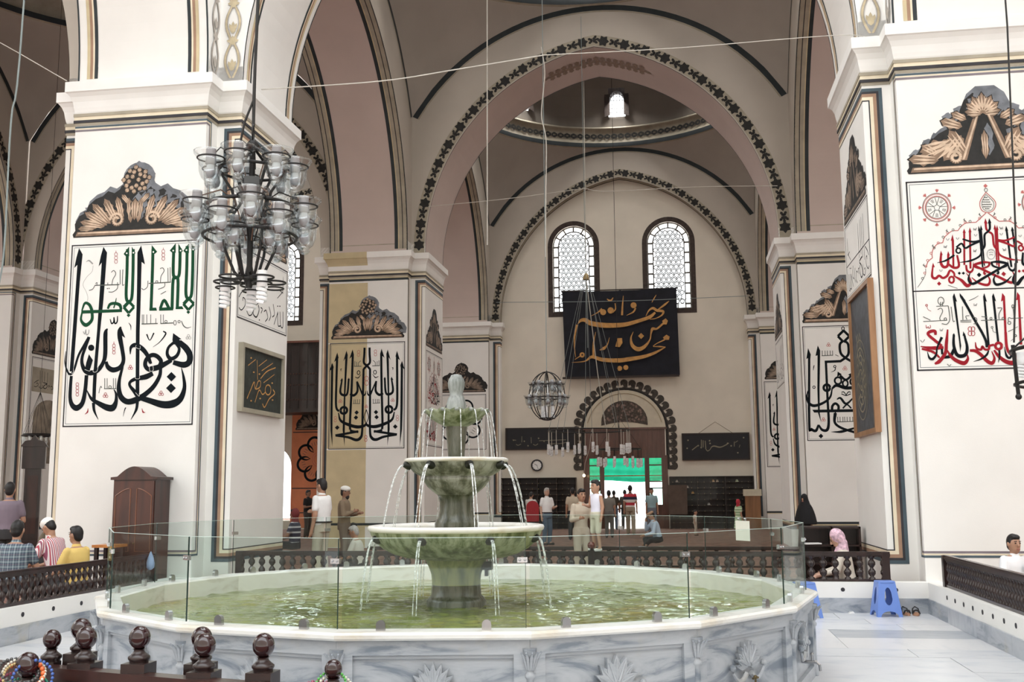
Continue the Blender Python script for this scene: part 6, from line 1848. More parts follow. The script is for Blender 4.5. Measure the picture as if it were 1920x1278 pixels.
# ochre leaf scrolls painted on the arch feet of the near bay
def scroll_strip(M2, name, tone):
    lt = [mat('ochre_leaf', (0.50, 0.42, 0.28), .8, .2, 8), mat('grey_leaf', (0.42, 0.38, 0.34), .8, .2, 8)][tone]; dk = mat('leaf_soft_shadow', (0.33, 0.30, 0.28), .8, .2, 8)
    m1, m2 = MB(), MB(); z = 0
    for k in range(3):
        zc = z+.08
        for s in (-1, 1):
            pts = [(s*(.02+.10*math.sin(PI*t)), zc+.62*t) for t in [i/14 for i in range(15)]]
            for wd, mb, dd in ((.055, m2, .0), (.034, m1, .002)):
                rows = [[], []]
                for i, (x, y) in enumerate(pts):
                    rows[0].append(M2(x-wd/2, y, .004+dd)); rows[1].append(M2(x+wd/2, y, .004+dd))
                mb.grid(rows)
        for q in range(5):
            m1.ngon([M2(x, y, .0065+.0002*q) for x, y in rot2(leaf_poly(.11, .03, 1), PI/2+(q-2)*.7, 0, zc+.64)])
            m1.ngon([M2(x, y, .0065+.0002*q) for x, y in rot2(leaf_poly(.07, .02, 1), -PI/2+(q-2)*.7, 0, zc+.64)])
        for q in range(3): m1.ngon([M2(x, y, .0065+.0002*q) for x, y in rot2(leaf_poly(.22-.03*abs(q-1), .035, 2), PI/2+(q-1)*.35, 0, zc+.12)])
        z += .66
    return m1, m2, lt, dk
def strip(par, M2, tone):
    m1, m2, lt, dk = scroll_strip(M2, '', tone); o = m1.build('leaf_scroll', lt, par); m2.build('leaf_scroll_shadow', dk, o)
ZS = Z_TOP+.02
strip(P_L, lambda x, z, d: (A+.225+x, -A-.012-d, ZS+z), 0); strip(P_L, lambda x, z, d: (A+.012+d, -A-.21+x, ZS+z), 1)
strip(P_R, lambda x, z, d: (-A-.225+x, -A-.012-d, ZS+z), 0); strip(P_R, lambda x, z, d: (-A-.012-d, -A-.21+x, ZS+z), 1)
# ------------------------------------------------------------------ portal, racks and things on the far wall
DOOR = thing('door_1', None, None, (XC, YWALL, 0), kind='structure')
def leafcurl(s):
    """curled acanthus unit pointing outwards (+x), about one unit long"""
    p = [(0, -.42)] + [(.62+.38*math.cos(a), -.05+.42*math.sin(a)) for a in [-1.9+.28*i for i in range(13)]] + [(.30, .30), (.42, .10), (.20, -.02), (0, .42)]
    return [(x*s, y*s) for x, y in p]
ARC0 = 3.98; AR1 = 1.70
def portal_pt(t):
    """t in 0..1 round the portal: up the left jamb, over the arch, down the right"""
    leg = ARC0-2.45; arcL = PI*AR1*1.02; tot = 2*leg+arcL; d = t*tot
    if d < leg: return (-AR1, 2.45+d, PI)
    if d > leg+arcL: return (AR1, ARC0-(d-leg-arcL), 0)
    a = PI-(d-leg)/arcL*PI; return (AR1*math.cos(a), ARC0+1.0*AR1*math.sin(a), a)
PLEAF = mat('portal_leaf', (0.060, 0.052, 0.045), .8, .4, 14)
for k in range(29):
    x, z, a = portal_pt((k+.5)/29); s = .36; up = 1 if x < 0 else -1
    pl = [(px, -py*up) for px, py in leafcurl(s)]
    m = MB(); m.prism([(c2[0], c2[1]) for c2 in rot2(pl, a, x, z)], (0, -.012, 0), (1, 0, 0), (0, 0, 1), (0, -1, 0), 0, .012); m.build('painted_leaf', PLEAF, DOOR)
# inner dark band, cream tympanum with a flowered panel
n = 28
def band(r0, r1, y, mt, name, zl):
    m = MB(); m.grid([[(r0*math.cos(PI-PI*i/n), y, ARC0+r0*math.sin(PI-PI*i/n)) for i in range(n+1)], [(r1*math.cos(PI-PI*i/n), y, ARC0+r1*math.sin(PI-PI*i/n)) for i in range(n+1)]])
    for s in (-1, 1): m.quad((s*r0, y, zl), (s*r1, y, zl), (s*r1, y, ARC0), (s*r0, y, ARC0))
    return m.build(name, mt, DOOR)
band(1.62, 1.74, -.016, LEAF_DARK, 'dark_band', 2.45)
m = MB(); m.prism([(-1.63, 4.05), (1.63, 4.05)] + [(1.63*math.cos(PI*i/n), ARC0+1.63*math.sin(PI*i/n)) for i in range(n+1) if ARC0+1.63*math.sin(PI*i/n) > 4.06], (0, 0, 0), (1, 0, 0), (0, 0, 1), (0, -1, 0), -.05, .02); m.build('tympanum', mat('cream_stone', (0.60, 0.54, 0.43), .8, .08, 3), DOOR)
m = MB(); m.tube([(1.5*math.cos(PI*i/n), -.025, ARC0+1.5*math.sin(PI*i/n)) for i in range(2, n-1)], .02, 5); m.build('arch_moulding', mat('stone_moulding', (0.45, 0.38, 0.27), .8, .1), DOOR)
FLW = mat('flowered_panel', (0.075, 0.06, 0.05), .8, .6, 22)
m = MB(); m.prism([(-.92, 4.20)] + [(-.92*math.cos(PI*i/16), 4.33+.86*math.sin(PI*i/16)) for i in range(17)] + [(.92, 4.20)] + [(.92-1.84*i/10, 4.20+.14*math.sin(PI*i/10)) for i in range(1, 10)], (0, -.02, 0), (1, 0, 0), (0, 0, 1), (0, -1, 0), 0, .012); m.build('flowered_panel', FLW, DOOR)
fm = MB(); random.seed(5)
for i in range(70):
    a, r = random.uniform(0.1, PI-.1), math.sqrt(random.uniform(.02, .95))
    cx, cz = .86*r*math.cos(a), 4.33+.8*r*math.sin(a)
    for q in range(4): fm.ngon([(px, -.034, pz) for px, pz in rot2(leaf_poly(.055, .016, 1), q*PI/2+a, cx, cz)])
fm.build('painted_flowers', mat('dusty_pink_flowers', (0.28, 0.19, 0.16), .8, .3), DOOR, kind='stuff')
# transom and frame
for i in range(18):
    x0 = -1.62+i*.18; MB().box(x0+.001, x0+.179, .0+.004*(i%2), .05, 2.98, 4.06).build('transom_board', DOORWOOD, DOOR)
MB().box(-1.66, 1.66, -.04, .08, 4.03, 4.11).build('transom_top_rail', DOORWOOD, DOOR); MB().box(-1.64, 1.64, .05, .07, 2.95, 4.06).build('transom_backing', DOORWOOD, DOOR)
MB().box(-1.66, 1.66, -.04, .08, 2.90, 3.0).build('transom_bottom_rail', DOORWOOD, DOOR)
for x0, x1 in ((-1.66, -1.42), (1.42, 1.66), (-1.02, -.84), (.76, .94)):
    MB().box(x0, x1, -.03, .07, Z_PLAT, 2.92).build('door_post', DOORWOOD, DOOR)
GRN = pane('door_glass', (0.75, 0.95, 0.86), .03)
for x0, x1 in ((-1.42, -1.02), (.94, 1.42)):
    for z in (2.62, 1.98, 1.72, 1.05): MB().box(x0, x1, -.01, .04, z-.025, z+.025).build('glazing_bar', DOORWOOD, DOOR)
    for za, zb in ((1.98, 2.62), (2.62, 2.92), (1.72, 1.98), (1.05, 1.72)): MB().box(x0, x1, .01, .015, za, zb).build('pane', GRN, DOOR)
    MB().box(x0, x1, -.01, .04, Z_PLAT, 1.05).build('door_panel', DOORWOOD, DOOR)
# green curtain outside the door, lit from behind by the daylight
def cloth_translucent(name, col):
    m, nt, b = _nodes(name); nt.nodes.remove(b); out = nt.nodes['Material Output']
    d = nt.nodes.new('ShaderNodeBsdfDiffuse'); d.inputs[0].default_value = (*col, 1); t = nt.nodes.new('ShaderNodeBsdfTranslucent'); t.inputs[0].default_value = (*col, 1)
    mx = nt.nodes.new('ShaderNodeMixShader'); mx.inputs[0].default_value = .75; nt.links.new(d.outputs[0], mx.inputs[1]); nt.links.new(t.outputs[0], mx.inputs[2]); nt.links.new(mx.outputs[0], out.inputs['Surface'])
    return m
CUR = thing('curtain', 'bright green cloth awning hanging in the open doorway', 'curtain', (XC, YWALL+.75, 0))
m = MB(); rows = []
for j in range(15):
    z = 3.15-1.15*j/14; rows.append([(-1.5+3.0*i/40, .05*math.sin(i*.9+j*.25)+.03*math.sin(j*1.7)-(.10*max(0, j-9)/5*math.sin(j*2)), z+.04*math.sin(i*.16+.5)*(j/14)) for i in range(41)])
m.grid(rows); m.build('green_cloth', cloth_translucent('green_awning_cloth', (0.015, 0.27, 0.15)), CUR, True)
MB().tube([(-1.5, -.09, 2.22), (1.5, -.09, 2.22)], .02, 6).build('orange_hem', mat('orange_hem', (.55, .2, .06), .7), CUR)
# paved yard outside
MB().box(-14, 10, YWALL+.7, YWALL+14, -.05, .12).build('floor_yard', mat('yard_paving', (0.55, 0.44, 0.40), .8, .1), kind='structure')
# shoe racks either side of the door
RACKW = wood('rack_wood', (0.012, 0.008, 0.007), (0.035, 0.022, 0.018), .5)
def rack(label, x0, x1, h, rows, cols):
    t = thing('shoe_rack', label, 'rack', ((x0+x1)/2, YWALL-.33, Z_PLAT)); w = (x1-x0)/2
    MB().box(-w, w, .28, .30, 0, h).build('back_board', RACKW, t)
    for r in range(rows+1): MB().box(-w, w, -.02, .28, r*h/rows-.012, r*h/rows+.012).build('shelf', RACKW, t)
    for c in range(cols+1): x = -w+2*w*c/cols; MB().box(x-.015, x+.015, -.03, .28, 0, h).build('upright', RACKW, t)
    m = MB()
    for r in range(rows):
        for c in range(int(2*w/.24)): m.ball((-w+.12+c*.24, -.025, r*h/rows+.01), .014, 5, 4)
    m.build('brass_number_studs', mat('brass_stud', (.45, .36, .2), .4, metal=.6), t, kind='stuff')
    return t
rack('dark wooden shoe rack left of the door, under the wall clock', XC-5.0, XC-1.95, 2.0, 9, 4)
rack('dark wooden shoe rack right of the door, under the plaque', XC+1.72, XC+4.92, 2.0, 9, 3)
SHOE = MB().box(-.05, .05, -.13, .13, 0, .025).lathe([(.045, .025), (.05, .05), (.03, .085)], 8, (0, .06)).mesh('shoe', mat('pale_shoe', (.5, .45, .4), .6), False)
random.seed(11)
_shl = ['pale shoe at the top left of the right rack', 'pale pair-less shoe on the second shelf of the right rack', 'tan shoe high in the middle of the right rack', 'brown shoe beside the tan one high on the right rack', 'greenish shoe high at the right end of the right rack', 'orange-brown shoe on the third shelf of the right rack', 'grey shoe low in the middle of the right rack', 'dark brown shoe left of the middle on the right rack']
for k, (dx, row, c) in enumerate(((2.0, 8, (.55, .5, .45)), (2.4, 7, (.6, .55, .5)), (3.4, 8, (.6, .45, .3)), (3.55, 8, (.5, .4, .3)), (4.3, 8, (.5, .55, .4)), (2.6, 6, (.55, .35, .15)), (3.2, 4, (.4, .4, .38)), (2.15, 5, (.4, .3, .25)))):
    me = SHOE.copy(); me.materials.clear(); me.materials.append(mat('shoe_leather_%d' % k, c, .6))
    o = add('shoe', me, None, (XC+dx, YWALL-.24, Z_PLAT+row*2.0/9+.014)); tag(o, _shl[k], 'shoe', 'shoes left on the right rack')
def wallboard(name, label, cat, x0, x1, z0, z1, y, fm_, strokes=None, cx=XC, tilt=0):
    t = thing(name, label, cat, (cx, 0, 0))
    MB().box(x0-cx, x1-cx, y, y+.04, z0, z1).build('board', mat('black_board', (0.010, 0.010, 0.014), .5, .3), t)
    m = MB(); w = .045
    for b in ((x0-cx-w, x1-cx+w, z0-w, z0), (x0-cx-w, x1-cx+w, z1, z1+w), (x0-cx-w, x0-cx, z0, z1), (x1-cx, x1-cx+w, z0, z1)): MB().box(b[0], b[1], y-.02, y+.05, b[2], b[3]).build('frame_bar', fm_, t)
    if strokes: lettering(t, strokes, lambda u, z, d: (u, y-d-.002, z))
    return t
FRB = mat('dark_brown_frame', (0.03, 0.018, 0.014), .5)
wallboard('plaque', 'long black plaque with faint lettering, left of the portal arch', 'plaque', XC-4.75, XC-1.98, 3.32, 4.12, YWALL-.09, FRB, TRACE['PL'])
wallboard('plaque', 'long black plaque with pale lettering, right of the portal arch', 'plaque', XC+2.28, XC+4.80, 2.83, 3.80, YWALL-.09, FRB, TRACE['PR'])
o = MB().tube([(XC+2.9, YWALL-.06, 3.84), (XC+3.55, YWALL-.03, 4.28), (XC+4.2, YWALL-.06, 3.84)], .008, 4).build('hanging_cord', mat('cord', (.2, .15, .1), .8)); tag(o, 'thin cord holding the right plaque from a nail', 'cord')
BAN = thing('banner', 'big dark cloth banner with gold calligraphy hung below the two windows', 'banner', (XC, 0, 0))
m = MB(); rows = []
for j in range(13):
    t = j/12; rows.append([(-2.40+.10*t+(4.60-.06*t)*i/24, 42.03+.03*math.sin(i*.5)*t+.02*math.sin(i*1.3+j*.4), 9.66-.05*math.sin(PI*i/24)*(1-t)-3.52*t) for i in range(25)])
m.grid(rows); m.build('cloth', mat('midnight_cloth', (0.008, 0.009, 0.016), .8, .3, 3), BAN, True)
MB().box(-2.42, 2.22, 42.0, 42.06, 6.08, 6.16).build('bottom_bar', FRB, BAN); MB().tube([(-2.45, 42.06, 9.67), (2.25, 42.06, 9.64)], .025, 6).build('top_pole', FRB, BAN)
for bx in (-2.1, -.05, 1.9): MB().box(bx-.03, bx+.03, 42.05, 42.298, 9.62, 9.68).build('bracket', FRB, BAN)
lettering(BAN, TRACE['BAN'], lambda u, z, d: (u, 41.955-d, z))
# wall clock
CK = thing('wall_clock', 'round wall clock with black rim on the far wall', 'clock', (XC-3.53, YWALL-.06, 2.66))
m = MB(); m.tube([(.21*math.cos(2*PI*i/24), 0, .21*math.sin(2*PI*i/24)) for i in range(25)], .028, 8, caps=False); m.build('rim', C_BLACK, CK, True)
m = MB(); m.prism([(.2*math.cos(2*PI*i/24), .2*math.sin(2*PI*i/24)) for i in range(24)], (0, 0, 0), (1, 0, 0), (0, 0, 1), (0, -1, 0), -.04, 0); m.build('dial', WHITE, CK)
for i in range(12): a = PI*i/6; MB().box(-.006, .006, -.004, 0, .15, .185).build('hour_mark', C_BLACK, CK).rotation_euler = (0, a, 0)
MB().box(-.009, .009, -.008, -.004, -.02, .11).build('hour_hand', C_BLACK, CK).rotation_euler = (0, math.radians(-62), 0)
MB().box(-.006, .006, -.012, -.008, -.02, .16).build('minute_hand', C_BLACK, CK).rotation_euler = (0, math.radians(160), 0)
# glowing bulb on a cord by the left rack
LB_ = thing('bare_bulb', 'glowing bare light bulb hanging by the left shoe rack', 'lamp', (-3.58, 41.3, 0))
MB().ball((0, 0, 2.22), .055, 12, 8).build('bulb', emis('warm_bulb', (1.0, .72, .35), 14.0), LB_, True)
MB().lathe([(.022, 2.265), (.022, 2.32)], 8).build('socket', WHITE, LB_); MB().tube([(0, 0, 2.32), (.05, 0, 2.7), (.22, .1, 3.25), (.28, .6, 4.0), (.28, 1.02, 4.1)], .008, 4).build('flex', mat('pale_flex', (.5, .46, .4), .7), LB_)
# framed pictures on the pillars
def framed(name, label, X, sg, y0, y1, z0, z1, fcol, bcol, strokes):
    t = thing(name, label, 'picture', (X, 0, 0)); w = .07
    MB().box(min(0, sg*.045), max(0, sg*.045), y0+w*.8, y1-w*.8, z0+w*.8, z1-w*.8).build('picture', bcol, t)
    for a0, a1, b0, b1 in ((y0, y1, z0, z0+w), (y0, y1, z1-w, z1), (y0, y0+w, z0+w, z1-w), (y1-w, y1, z0+w, z1-w)):
        MB().box(min(0, sg*.085), max(0, sg*.085), a0, a1, b0, b1).build('frame_bar', fcol, t)
    if strokes: lettering(t, strokes, lambda u, z, d: (sg*(.046+d), YA+u, z))
    return t
framed('framed_picture', 'framed dark picture with gold script on the side of the big left pillar', XL+H, 1, 16.05, 17.9, 2.98, 4.10, mat('grey_gilt_frame', (.34, .31, .24), .5, .15), mat('dark_green_black', (.022, .028, .024), .6, .4, 12), TRACE['FL'])
_oval = []
for r in (1.0, .8, .62, .44, .26):
    pts = []
    for i in range(23): a = 2*PI*i/22; pts += [round(1000*(-.05+.55*r*math.cos(a))), round(1000*(3.35+.62*r*math.sin(a)))]
    _oval.append(('g', 16 if r == 1 else 26, pts))
for i in range(26):
    a = i*2.4; r = .09*math.sqrt(i); x, z = -.05+r*.9*math.cos(a), 3.35+r*math.sin(a); _oval.append(('g', 26, [round(1000*(x-.05)), round(1000*z), round(1000*x), round(1000*(z+.04)), round(1000*(x+.06)), round(1000*(z-.02))]))
for i in range(3): _oval.append(('g', [8, 40, 30], [round(1000*(-.15+.14*i)), 3700, round(1000*(-.16+.14*i)), 3950, round(1000*(-.1+.14*i)), 4080]))
framed('framed_picture', 'tall wooden framed picture on the side of the big right pillar', XR-H, -1, 15.83, 17.7, 2.48, 4.74, wood('honey_frame', (.22, .10, .04), (.36, .19, .09), .45), mat('slate_picture', (.05, .055, .065), .5, .5, 9), _oval)

# ------------------------------------------------------------------ furniture and loose things
def curve_plate(outer, holes, thick):
    cu = bpy.data.curves.new('plate', 'CURVE'); cu.dimensions = '2D'; cu.fill_mode = 'BOTH'; cu.extrude = thick/2
    for loop in [outer]+holes:
        sp = cu.splines.new('POLY'); sp.points.add(len(loop)-1)
        for p, (x, y) in zip(sp.points, loop): p.co = (x, y, 0, 1)
        sp.use_cyclic_u = True
    ob = bpy.data.objects.new('plate', cu); COL.objects.link(ob); dg = bpy.context.evaluated_depsgraph_get(); dg.update()
    me = bpy.data.meshes.new_from_object(ob.evaluated_get(dg)); bpy.data.objects.remove(ob); bpy.data.curves.remove(cu); return me
STOOLM = mat('blue_plastic', (0.16, 0.27, 0.66), .35, .05)
_out = [(-.105, .445), (.105, .445)] + [(.165, 0), (.115, 0)] + [(.115*math.cos(PI*i/10), .075*math.sin(PI*i/10)) for i in range(1, 10)] + [(-.115, 0), (-.165, 0)]
_hole = [(.055*math.cos(2*PI*i/20)*(1 if math.sin(2*PI*i/20) < 0 else .85), .265+.115*math.sin(2*PI*i/20)) for i in range(20)]
SIDE = curve_plate(_out, [_hole], .006); SIDE.materials.append(STOOLM)
def stool(label, x, y, rz):
    t = thing('plastic_stool', label, 'stool', (x, y, 0), rz); tilt = math.atan2(.06, .445)
    for k in range(4):
        o = add('side_panel', SIDE, t); c, s = math.cos(k*PI/2), math.sin(k*PI/2)
        o.matrix_local = Matrix.Rotation(k*PI/2, 4, 'Z') @ Matrix.Translation((0, -.165, 0)) @ Matrix.Rotation(-tilt, 4, 'X') @ Matrix.Rotation(PI/2, 4, 'X')
    m = MB(); m.grid([[(x_*r, y_*r, z) for x_, y_ in [(math.copysign(abs(math.cos(a))**.35, math.cos(a)), math.copysign(abs(math.sin(a))**.35, math.sin(a))) for a in [2*PI*i/32 for i in range(32)]]] for r, z in ((.112, .43), (.118, .44), (.118, .452), (.110, .458), (.02, .452))], closed=True); m.ngon([(.02*math.cos(2*PI*i/16), .02*math.sin(2*PI*i/16), .452) for i in range(16)])
    m.build('seat', STOOLM, t, True); return t
stool('blue plastic stool standing on the marble floor by the sandals', 2.70, 15.02, .12)
stool('blue plastic stool half hidden behind the glass and pool corner', 1.62, 14.75, .5)
def sandal(label, x, y, rz):
    t = thing('sandal', label, 'sandal', (x, y, 0), rz, 'pair of sandals by the right wall'); n = 16
    pts = [(.045*math.cos(a)*(1+.12*math.sin(a)), .125*math.sin(a)) for a in [2*PI*i/n for i in range(n)]]
    m = MB(); m.prism(pts, (0, 0, 0), (1, 0, 0), (0, 1, 0), (0, 0, 1), 0.004, .03); m.build('sole', mat('tan_sole', (.45, .24, .14), .7), t)
    m = MB()
    m.tube([(-.045, -.045, .02), (-.03, -.05, .06), (0, -.052, .072), (.03, -.05, .06), (.045, -.045, .02)], .012, 6); m.build('strap', mat('black_strap', (.02, .02, .02), .5), t)
    m = MB(); m.tube([(-.042, .03, .02), (-.035, .05, .08), (0, .11, .10), (.035, .05, .08), (.042, .03, .02)], .009, 6); m.build('heel_strap', MATS['black_strap'], t); return t
sandal('left brown sandal of the pair beside the blue stool', 2.97, 15.12, .15); sandal('right brown sandal of the pair, nearer the wall corner', 3.10, 15.12, -.1)
m = MB(); random.seed(2)
for i in range(7): a = i*.9; m.quad((.05*math.cos(a), .03*math.sin(a), .002), (.05*math.cos(a+1), .03*math.sin(a+1), .004), (.02*math.cos(a+.6), .02*math.sin(a+.6), .035), (.01*math.cos(a), .01*math.sin(a), .02))
o = m.build('crumpled_paper', WHITE); o.location = (2.28, 15.2, .002); tag(o, 'small crumpled white paper on the marble floor', 'paper')
# carved cupboard before the left pillar
CB = thing('cupboard', 'reddish brown wooden cupboard with arched top and two doors', 'cupboard', (-8.08, 15.21, Z_PLAT))
w, d = .335, .235
MB().box(-w, w, -d, d, 0, 1.74).build('body', REDWOOD, CB)
top = [(-w-.04, 1.74), (-w-.04, 1.78)] + [(-.27+.0+.54*i/14, 1.79+.15*math.sin(PI*i/14)) for i in range(15)] + [(w+.04, 1.78), (w+.04, 1.74)]
m = MB(); m.prism(top, (0, -d-.03, 0), (1, 0, 0), (0, 0, 1), (0, 1, 0), 0, 2*d+.05); m.build('arched_cornice', REDWOOD, CB)
for s in (-1, 1):
    do = MB().box(min(0, s*.325), max(0, s*.325), -d-.018, -d, .62, 1.72).build('door', wood('door_panel_red_%d' % s, (.026, .006, .004), (.075, .018, .009), .45), CB)
    pan = [(.05, .68), (.29, .68)] + [(.29, 1.50)] + [(.29-.24*i/8, 1.50+.11*math.sin(PI/2*i/8)) for i in range(9)]
    m = MB(); m.tube([(s*x, -d-.02, z) for x, z in pan+[pan[0]]], .008, 5, caps=False); m.build('panel_beading', wood('beading_%d' % s, (.16, .055, .025), (.22, .085, .045), .3), do)
    MB().ball((s*.035, -d-.03, .80), .014, 8, 6).build('knob', BRONZE, do); MB().box(min(s*.01, s*.325), max(s*.01, s*.325), -d-.018, -d, .05, .60).build('lower_door', REDWOOD, CB)
m = MB(); m.box(-w-.02, w+.02, -d-.03, d, 0, .05); m.build('plinth', REDWOOD, CB)
# low table and benches on the carpet
def table(name, label, cat, x, y, w, d, h, mt, rz=0):
    t = thing(name, label, cat, (x, y, Z_PLAT), rz); MB().box(-w/2, w/2, -d/2, d/2, h-.04, h).build('top', mt, t)
    for sx in (-1, 1):
        for sy in (-1, 1): MB().box(sx*(w/2-.05)-.025, sx*(w/2-.05)+.025, sy*(d/2-.05)-.025, sy*(d/2-.05)+.025, 0, h-.04).build('leg', DARKWOOD, t)
    return t
table('reading_table', 'small table with an orange-brown top beside the yellow shirted man', 'table', -8.26, 14.66, .36, .36, .80, wood('orange_top', (.45, .15, .03), (.55, .22, .05), .4))
table('low_bench', 'low dark bench under the seated men at the left edge', 'bench', -8.52, 13.35, .34, 2.3, .30, DARKWOOD)
table('low_bench', 'low dark bench under the boy at the right edge', 'bench', 4.02, 13.78, .5, .34, .26, DARKWOOD)
BK = thing('book_stand', 'dark wooden open book stand behind the woman in the flowered scarf', 'book stand', (2.38, 17.75, Z_PLAT))
MB().box(-.46, .46, .1, .13, 0, .94).build('back_board', DARKWOOD, BK)
for z in (.04, .34, .62, .90): MB().box(-.46, .46, -.2, .1, z, z+.03).build('shelf', DARKWOOD, BK)
for x in (-.46, 0, .43): MB().box(x, x+.03, -.2, .1, 0, .93).build('upright', DARKWOOD, BK)
o = thing('open_book', 'open white book lying on the book stand by the woman', 'book', (2.08, 17.55, Z_PLAT+.66), .2)
for s in (-1, 1): MB().box(min(0, s*.13), max(0, s*.13), -.09, .09, 0, .02).build('page_block', WHITE, o)
t = thing('notice_board', 'plain brown board standing against the right shoe rack', 'board', (XC+2.02, YWALL-.45, Z_PLAT)); MB().box(-.36, .36, 0, .03, .55, 1.68).build('board', mat('brown_board', (.10, .07, .055), .7, .2), t); [MB().box(s*.3-.02, s*.3+.02, 0, .04, 0, .55).build('leg', RACKW, t) for s in (-1, 1)]
t = thing('donation_box', 'orange-brown wooden box at the foot of the right wall pillar', 'box', (XR-A-.55, 41.2, Z_PLAT)); MB().box(-.28, .28, -.2, .2, 0, 1.25).build('body', wood('box_wood', (.16, .07, .025), (.26, .12, .045), .5), t); MB().box(-.33, .33, -.24, .24, 1.25, 1.5).build('lid', mat('cream_lid', (.55, .5, .38), .7), t)
# folding chair with a red back before the racks
CH = thing('red_chair', 'chair with a rounded red back before the left shoe rack', 'chair', (-4.58, 33.6, Z_PLAT), .2)
m = MB(); m.prism([(-.2, .55)] + [(-.2*math.cos(PI*i/10), 1.0+.2*math.sin(PI*i/10)) for i in range(11)] + [(.2, .55)], (0, -.2, 0), (1, 0, 0), (0, 0, 1), (0, -1, 0), 0, .04); m.build('backrest', mat('red_vinyl', (.40, .02, .03), .4), CH)
MB().box(-.22, .22, -.2, .24, .44, .49).build('seat', MATS['red_vinyl'], CH)
for sx in (-1, 1):
    for sy in (-.19, .22): MB().tube([(sx*.2, sy, 0), (sx*.2, sy, .46)], .014, 6).build('leg', IRON, CH)
# dark carved gallery in the left aisle
GL = thing('wooden_gallery', 'dark carved wooden gallery seen between the two left pillars', 'gallery', (XCL, 40.6, 0))
GW = wood('gallery_wood', (.010, .006, .005), (.028, .014, .011), .6)
MB().box(-4.3, 4.3, 0, 1.6, 4.85, 5.0).build('deck', GW, GL); MB().box(-4.3, 4.3, -.1, .05, 7.66, 7.74).build('top_rail', wood('gallery_rail', (.12, .04, .025), (.2, .08, .05), .5), GL)
for k in range(24):
    x = -4.3+k*.358; MB().box(x+.01, x+.35, 0, .05, 5.0, 7.66).build('carved_panel', GW, GL)
for z in (5.35, 5.95, 6.4):
    m = MB()
    for k in range(72): m.ball((-4.25+k*.118, -.01, z), .03, 5, 4)
    m.build('carved_beads', wood('carving_%d' % int(z*10), (.06, .025, .018), (.10, .045, .03), .5), GL, kind='stuff')
for x in (-4.2, -1.4, 1.4, 4.2): MB().lathe([(.14, .15), (.14, .4), (.1, .5), (.1, 4.6), (.15, 4.85)], 10, (x, .1)).build('post', GW, GL)
TC = thing('tall_wooden_case', 'tall dark carved wooden case standing in the dim left aisle', 'case', (-14.45, 22.2, Z_PLAT), .5)
MB().box(-.22, .22, -.16, .16, 0, .5).build('base', DARKWOOD, TC); MB().box(-.17, .17, -.13, .13, .5, 2.1).build('trunk', DARKWOOD, TC); MB().box(-.24, .24, -.18, .18, 2.1, 2.6).build('hood', DARKWOOD, TC)
m = MB(); m.prism([(-.28, 2.6), (.28, 2.6), (.2, 2.72), (.08, 2.74), (0, 2.86), (-.08, 2.74), (-.2, 2.72)], (0, -.2, 0), (1, 0, 0), (0, 0, 1), (0, 1, 0), 0, .4); m.build('crest', DARKWOOD, TC)
MB().box(-.11, .11, -.14, -.13, .65, 1.95).build('trunk_door', REDWOOD, TC)
# light bag hung on the balustrade post
m = MB(); m.lathe([(.008, .93), (.02, .90), (.045, .84), (.06, .76), (.055, .70), (.02, .67)], 9); o = m.build('plastic_bag', mat('pale_blue_bag', (.30, .40, .62), .4, .2), None, True); o.location = (-7.58, 14.6, -.08); tag(o, 'pale blue plastic bag hanging on the left balustrade post', 'bag')
# red-topped post at the gap in the rail
t = thing('gate_post', 'dark post with a small red-brown ball at the gap in the far rail', 'post', (-1.25, CY1+.11, .41)); MB().box(-.045, .045, -.05, .05, 0, .42).build('post_block', DARKWOOD, t); MB().ball((0, 0, .49), .055, 14, 10).build('ball_finial', wood('red_ball', (.10, .02, .015), (.16, .04, .03), .2), t, True); MB().lathe([(.03, .42), (.04, .43), (.02, .45)], 10).build('neck_ring', DARKWOOD, t)

# ------------------------------------------------------------------ foreground posts, rail and prayer beads
_xs = [(-3.27, 5.60, 1.01, 'leftmost full ball-topped post in the foreground'), (-2.90, 5.50, 1.03, 'second ball-topped post from the left in the foreground'), (-2.48, 5.40, 1.01, 'third ball-topped post from the left in the foreground'), (-2.14, 5.36, 1.02, 'fourth ball-topped post from the left in the foreground')]
for x, y, zt, lab in _xs: ball_post('ball_post', lab, x, y, zt-.045)
ball_post('ball_post', 'ball-topped post just behind the leftmost foreground post', -3.42, 5.80, .985); ball_post('ball_post', 'ball-topped post just behind the third foreground post', -2.60, 5.62, .97)
ball_post('ball_post', 'small round-topped post at the far left hung with coloured beads', -3.50, 5.42, .85, .062); ball_post('ball_post', 'lower ball-topped post draped with coloured beads, right of the others', -1.71, 5.20, .875, .044, .04)
ball_post('ball_post', 'small dark ball post peeping out behind the leftmost foreground post', -3.55, 5.72, .93, .05, .04)
t = thing('front_rail', 'dark red-brown rail across the bottom left corner', 'rail', (0, 0, 0))
m = MB(); a, b_ = Vector((-5.2, 6.1, .745)), Vector((-1.2, 4.98, .745)); dd = (b_-a).normalized(); nn = Vector((-dd.y, dd.x, 0))
m.prism([(-.05, -.06), (.05, -.06), (.05, 0), (-.05, 0)], a, nn, (0, 0, 1), dd, 0, (b_-a).length); m.build('rail_top', wood('rail_red', (.014, .005, .005), (.04, .012, .010), .3), t)
m = MB(); m.prism([(-.03, -.40), (.03, -.40), (.03, -.062), (-.03, -.062)], a, nn, (0, 0, 1), dd, 0, (b_-a).length); m.build('rail_panel', DARKWOOD, t)
BEADC = [mat('bead_%d' % i, c, .3, .1, coat=.4) for i, c in enumerate(((.02, .25, .17), (.75, .16, .04), (.05, .12, .4), (.6, .58, .5), (.28, .05, .10), (.05, .05, .05), (.45, .34, .15), (.07, .35, .06), (.3, .15, .35)))]
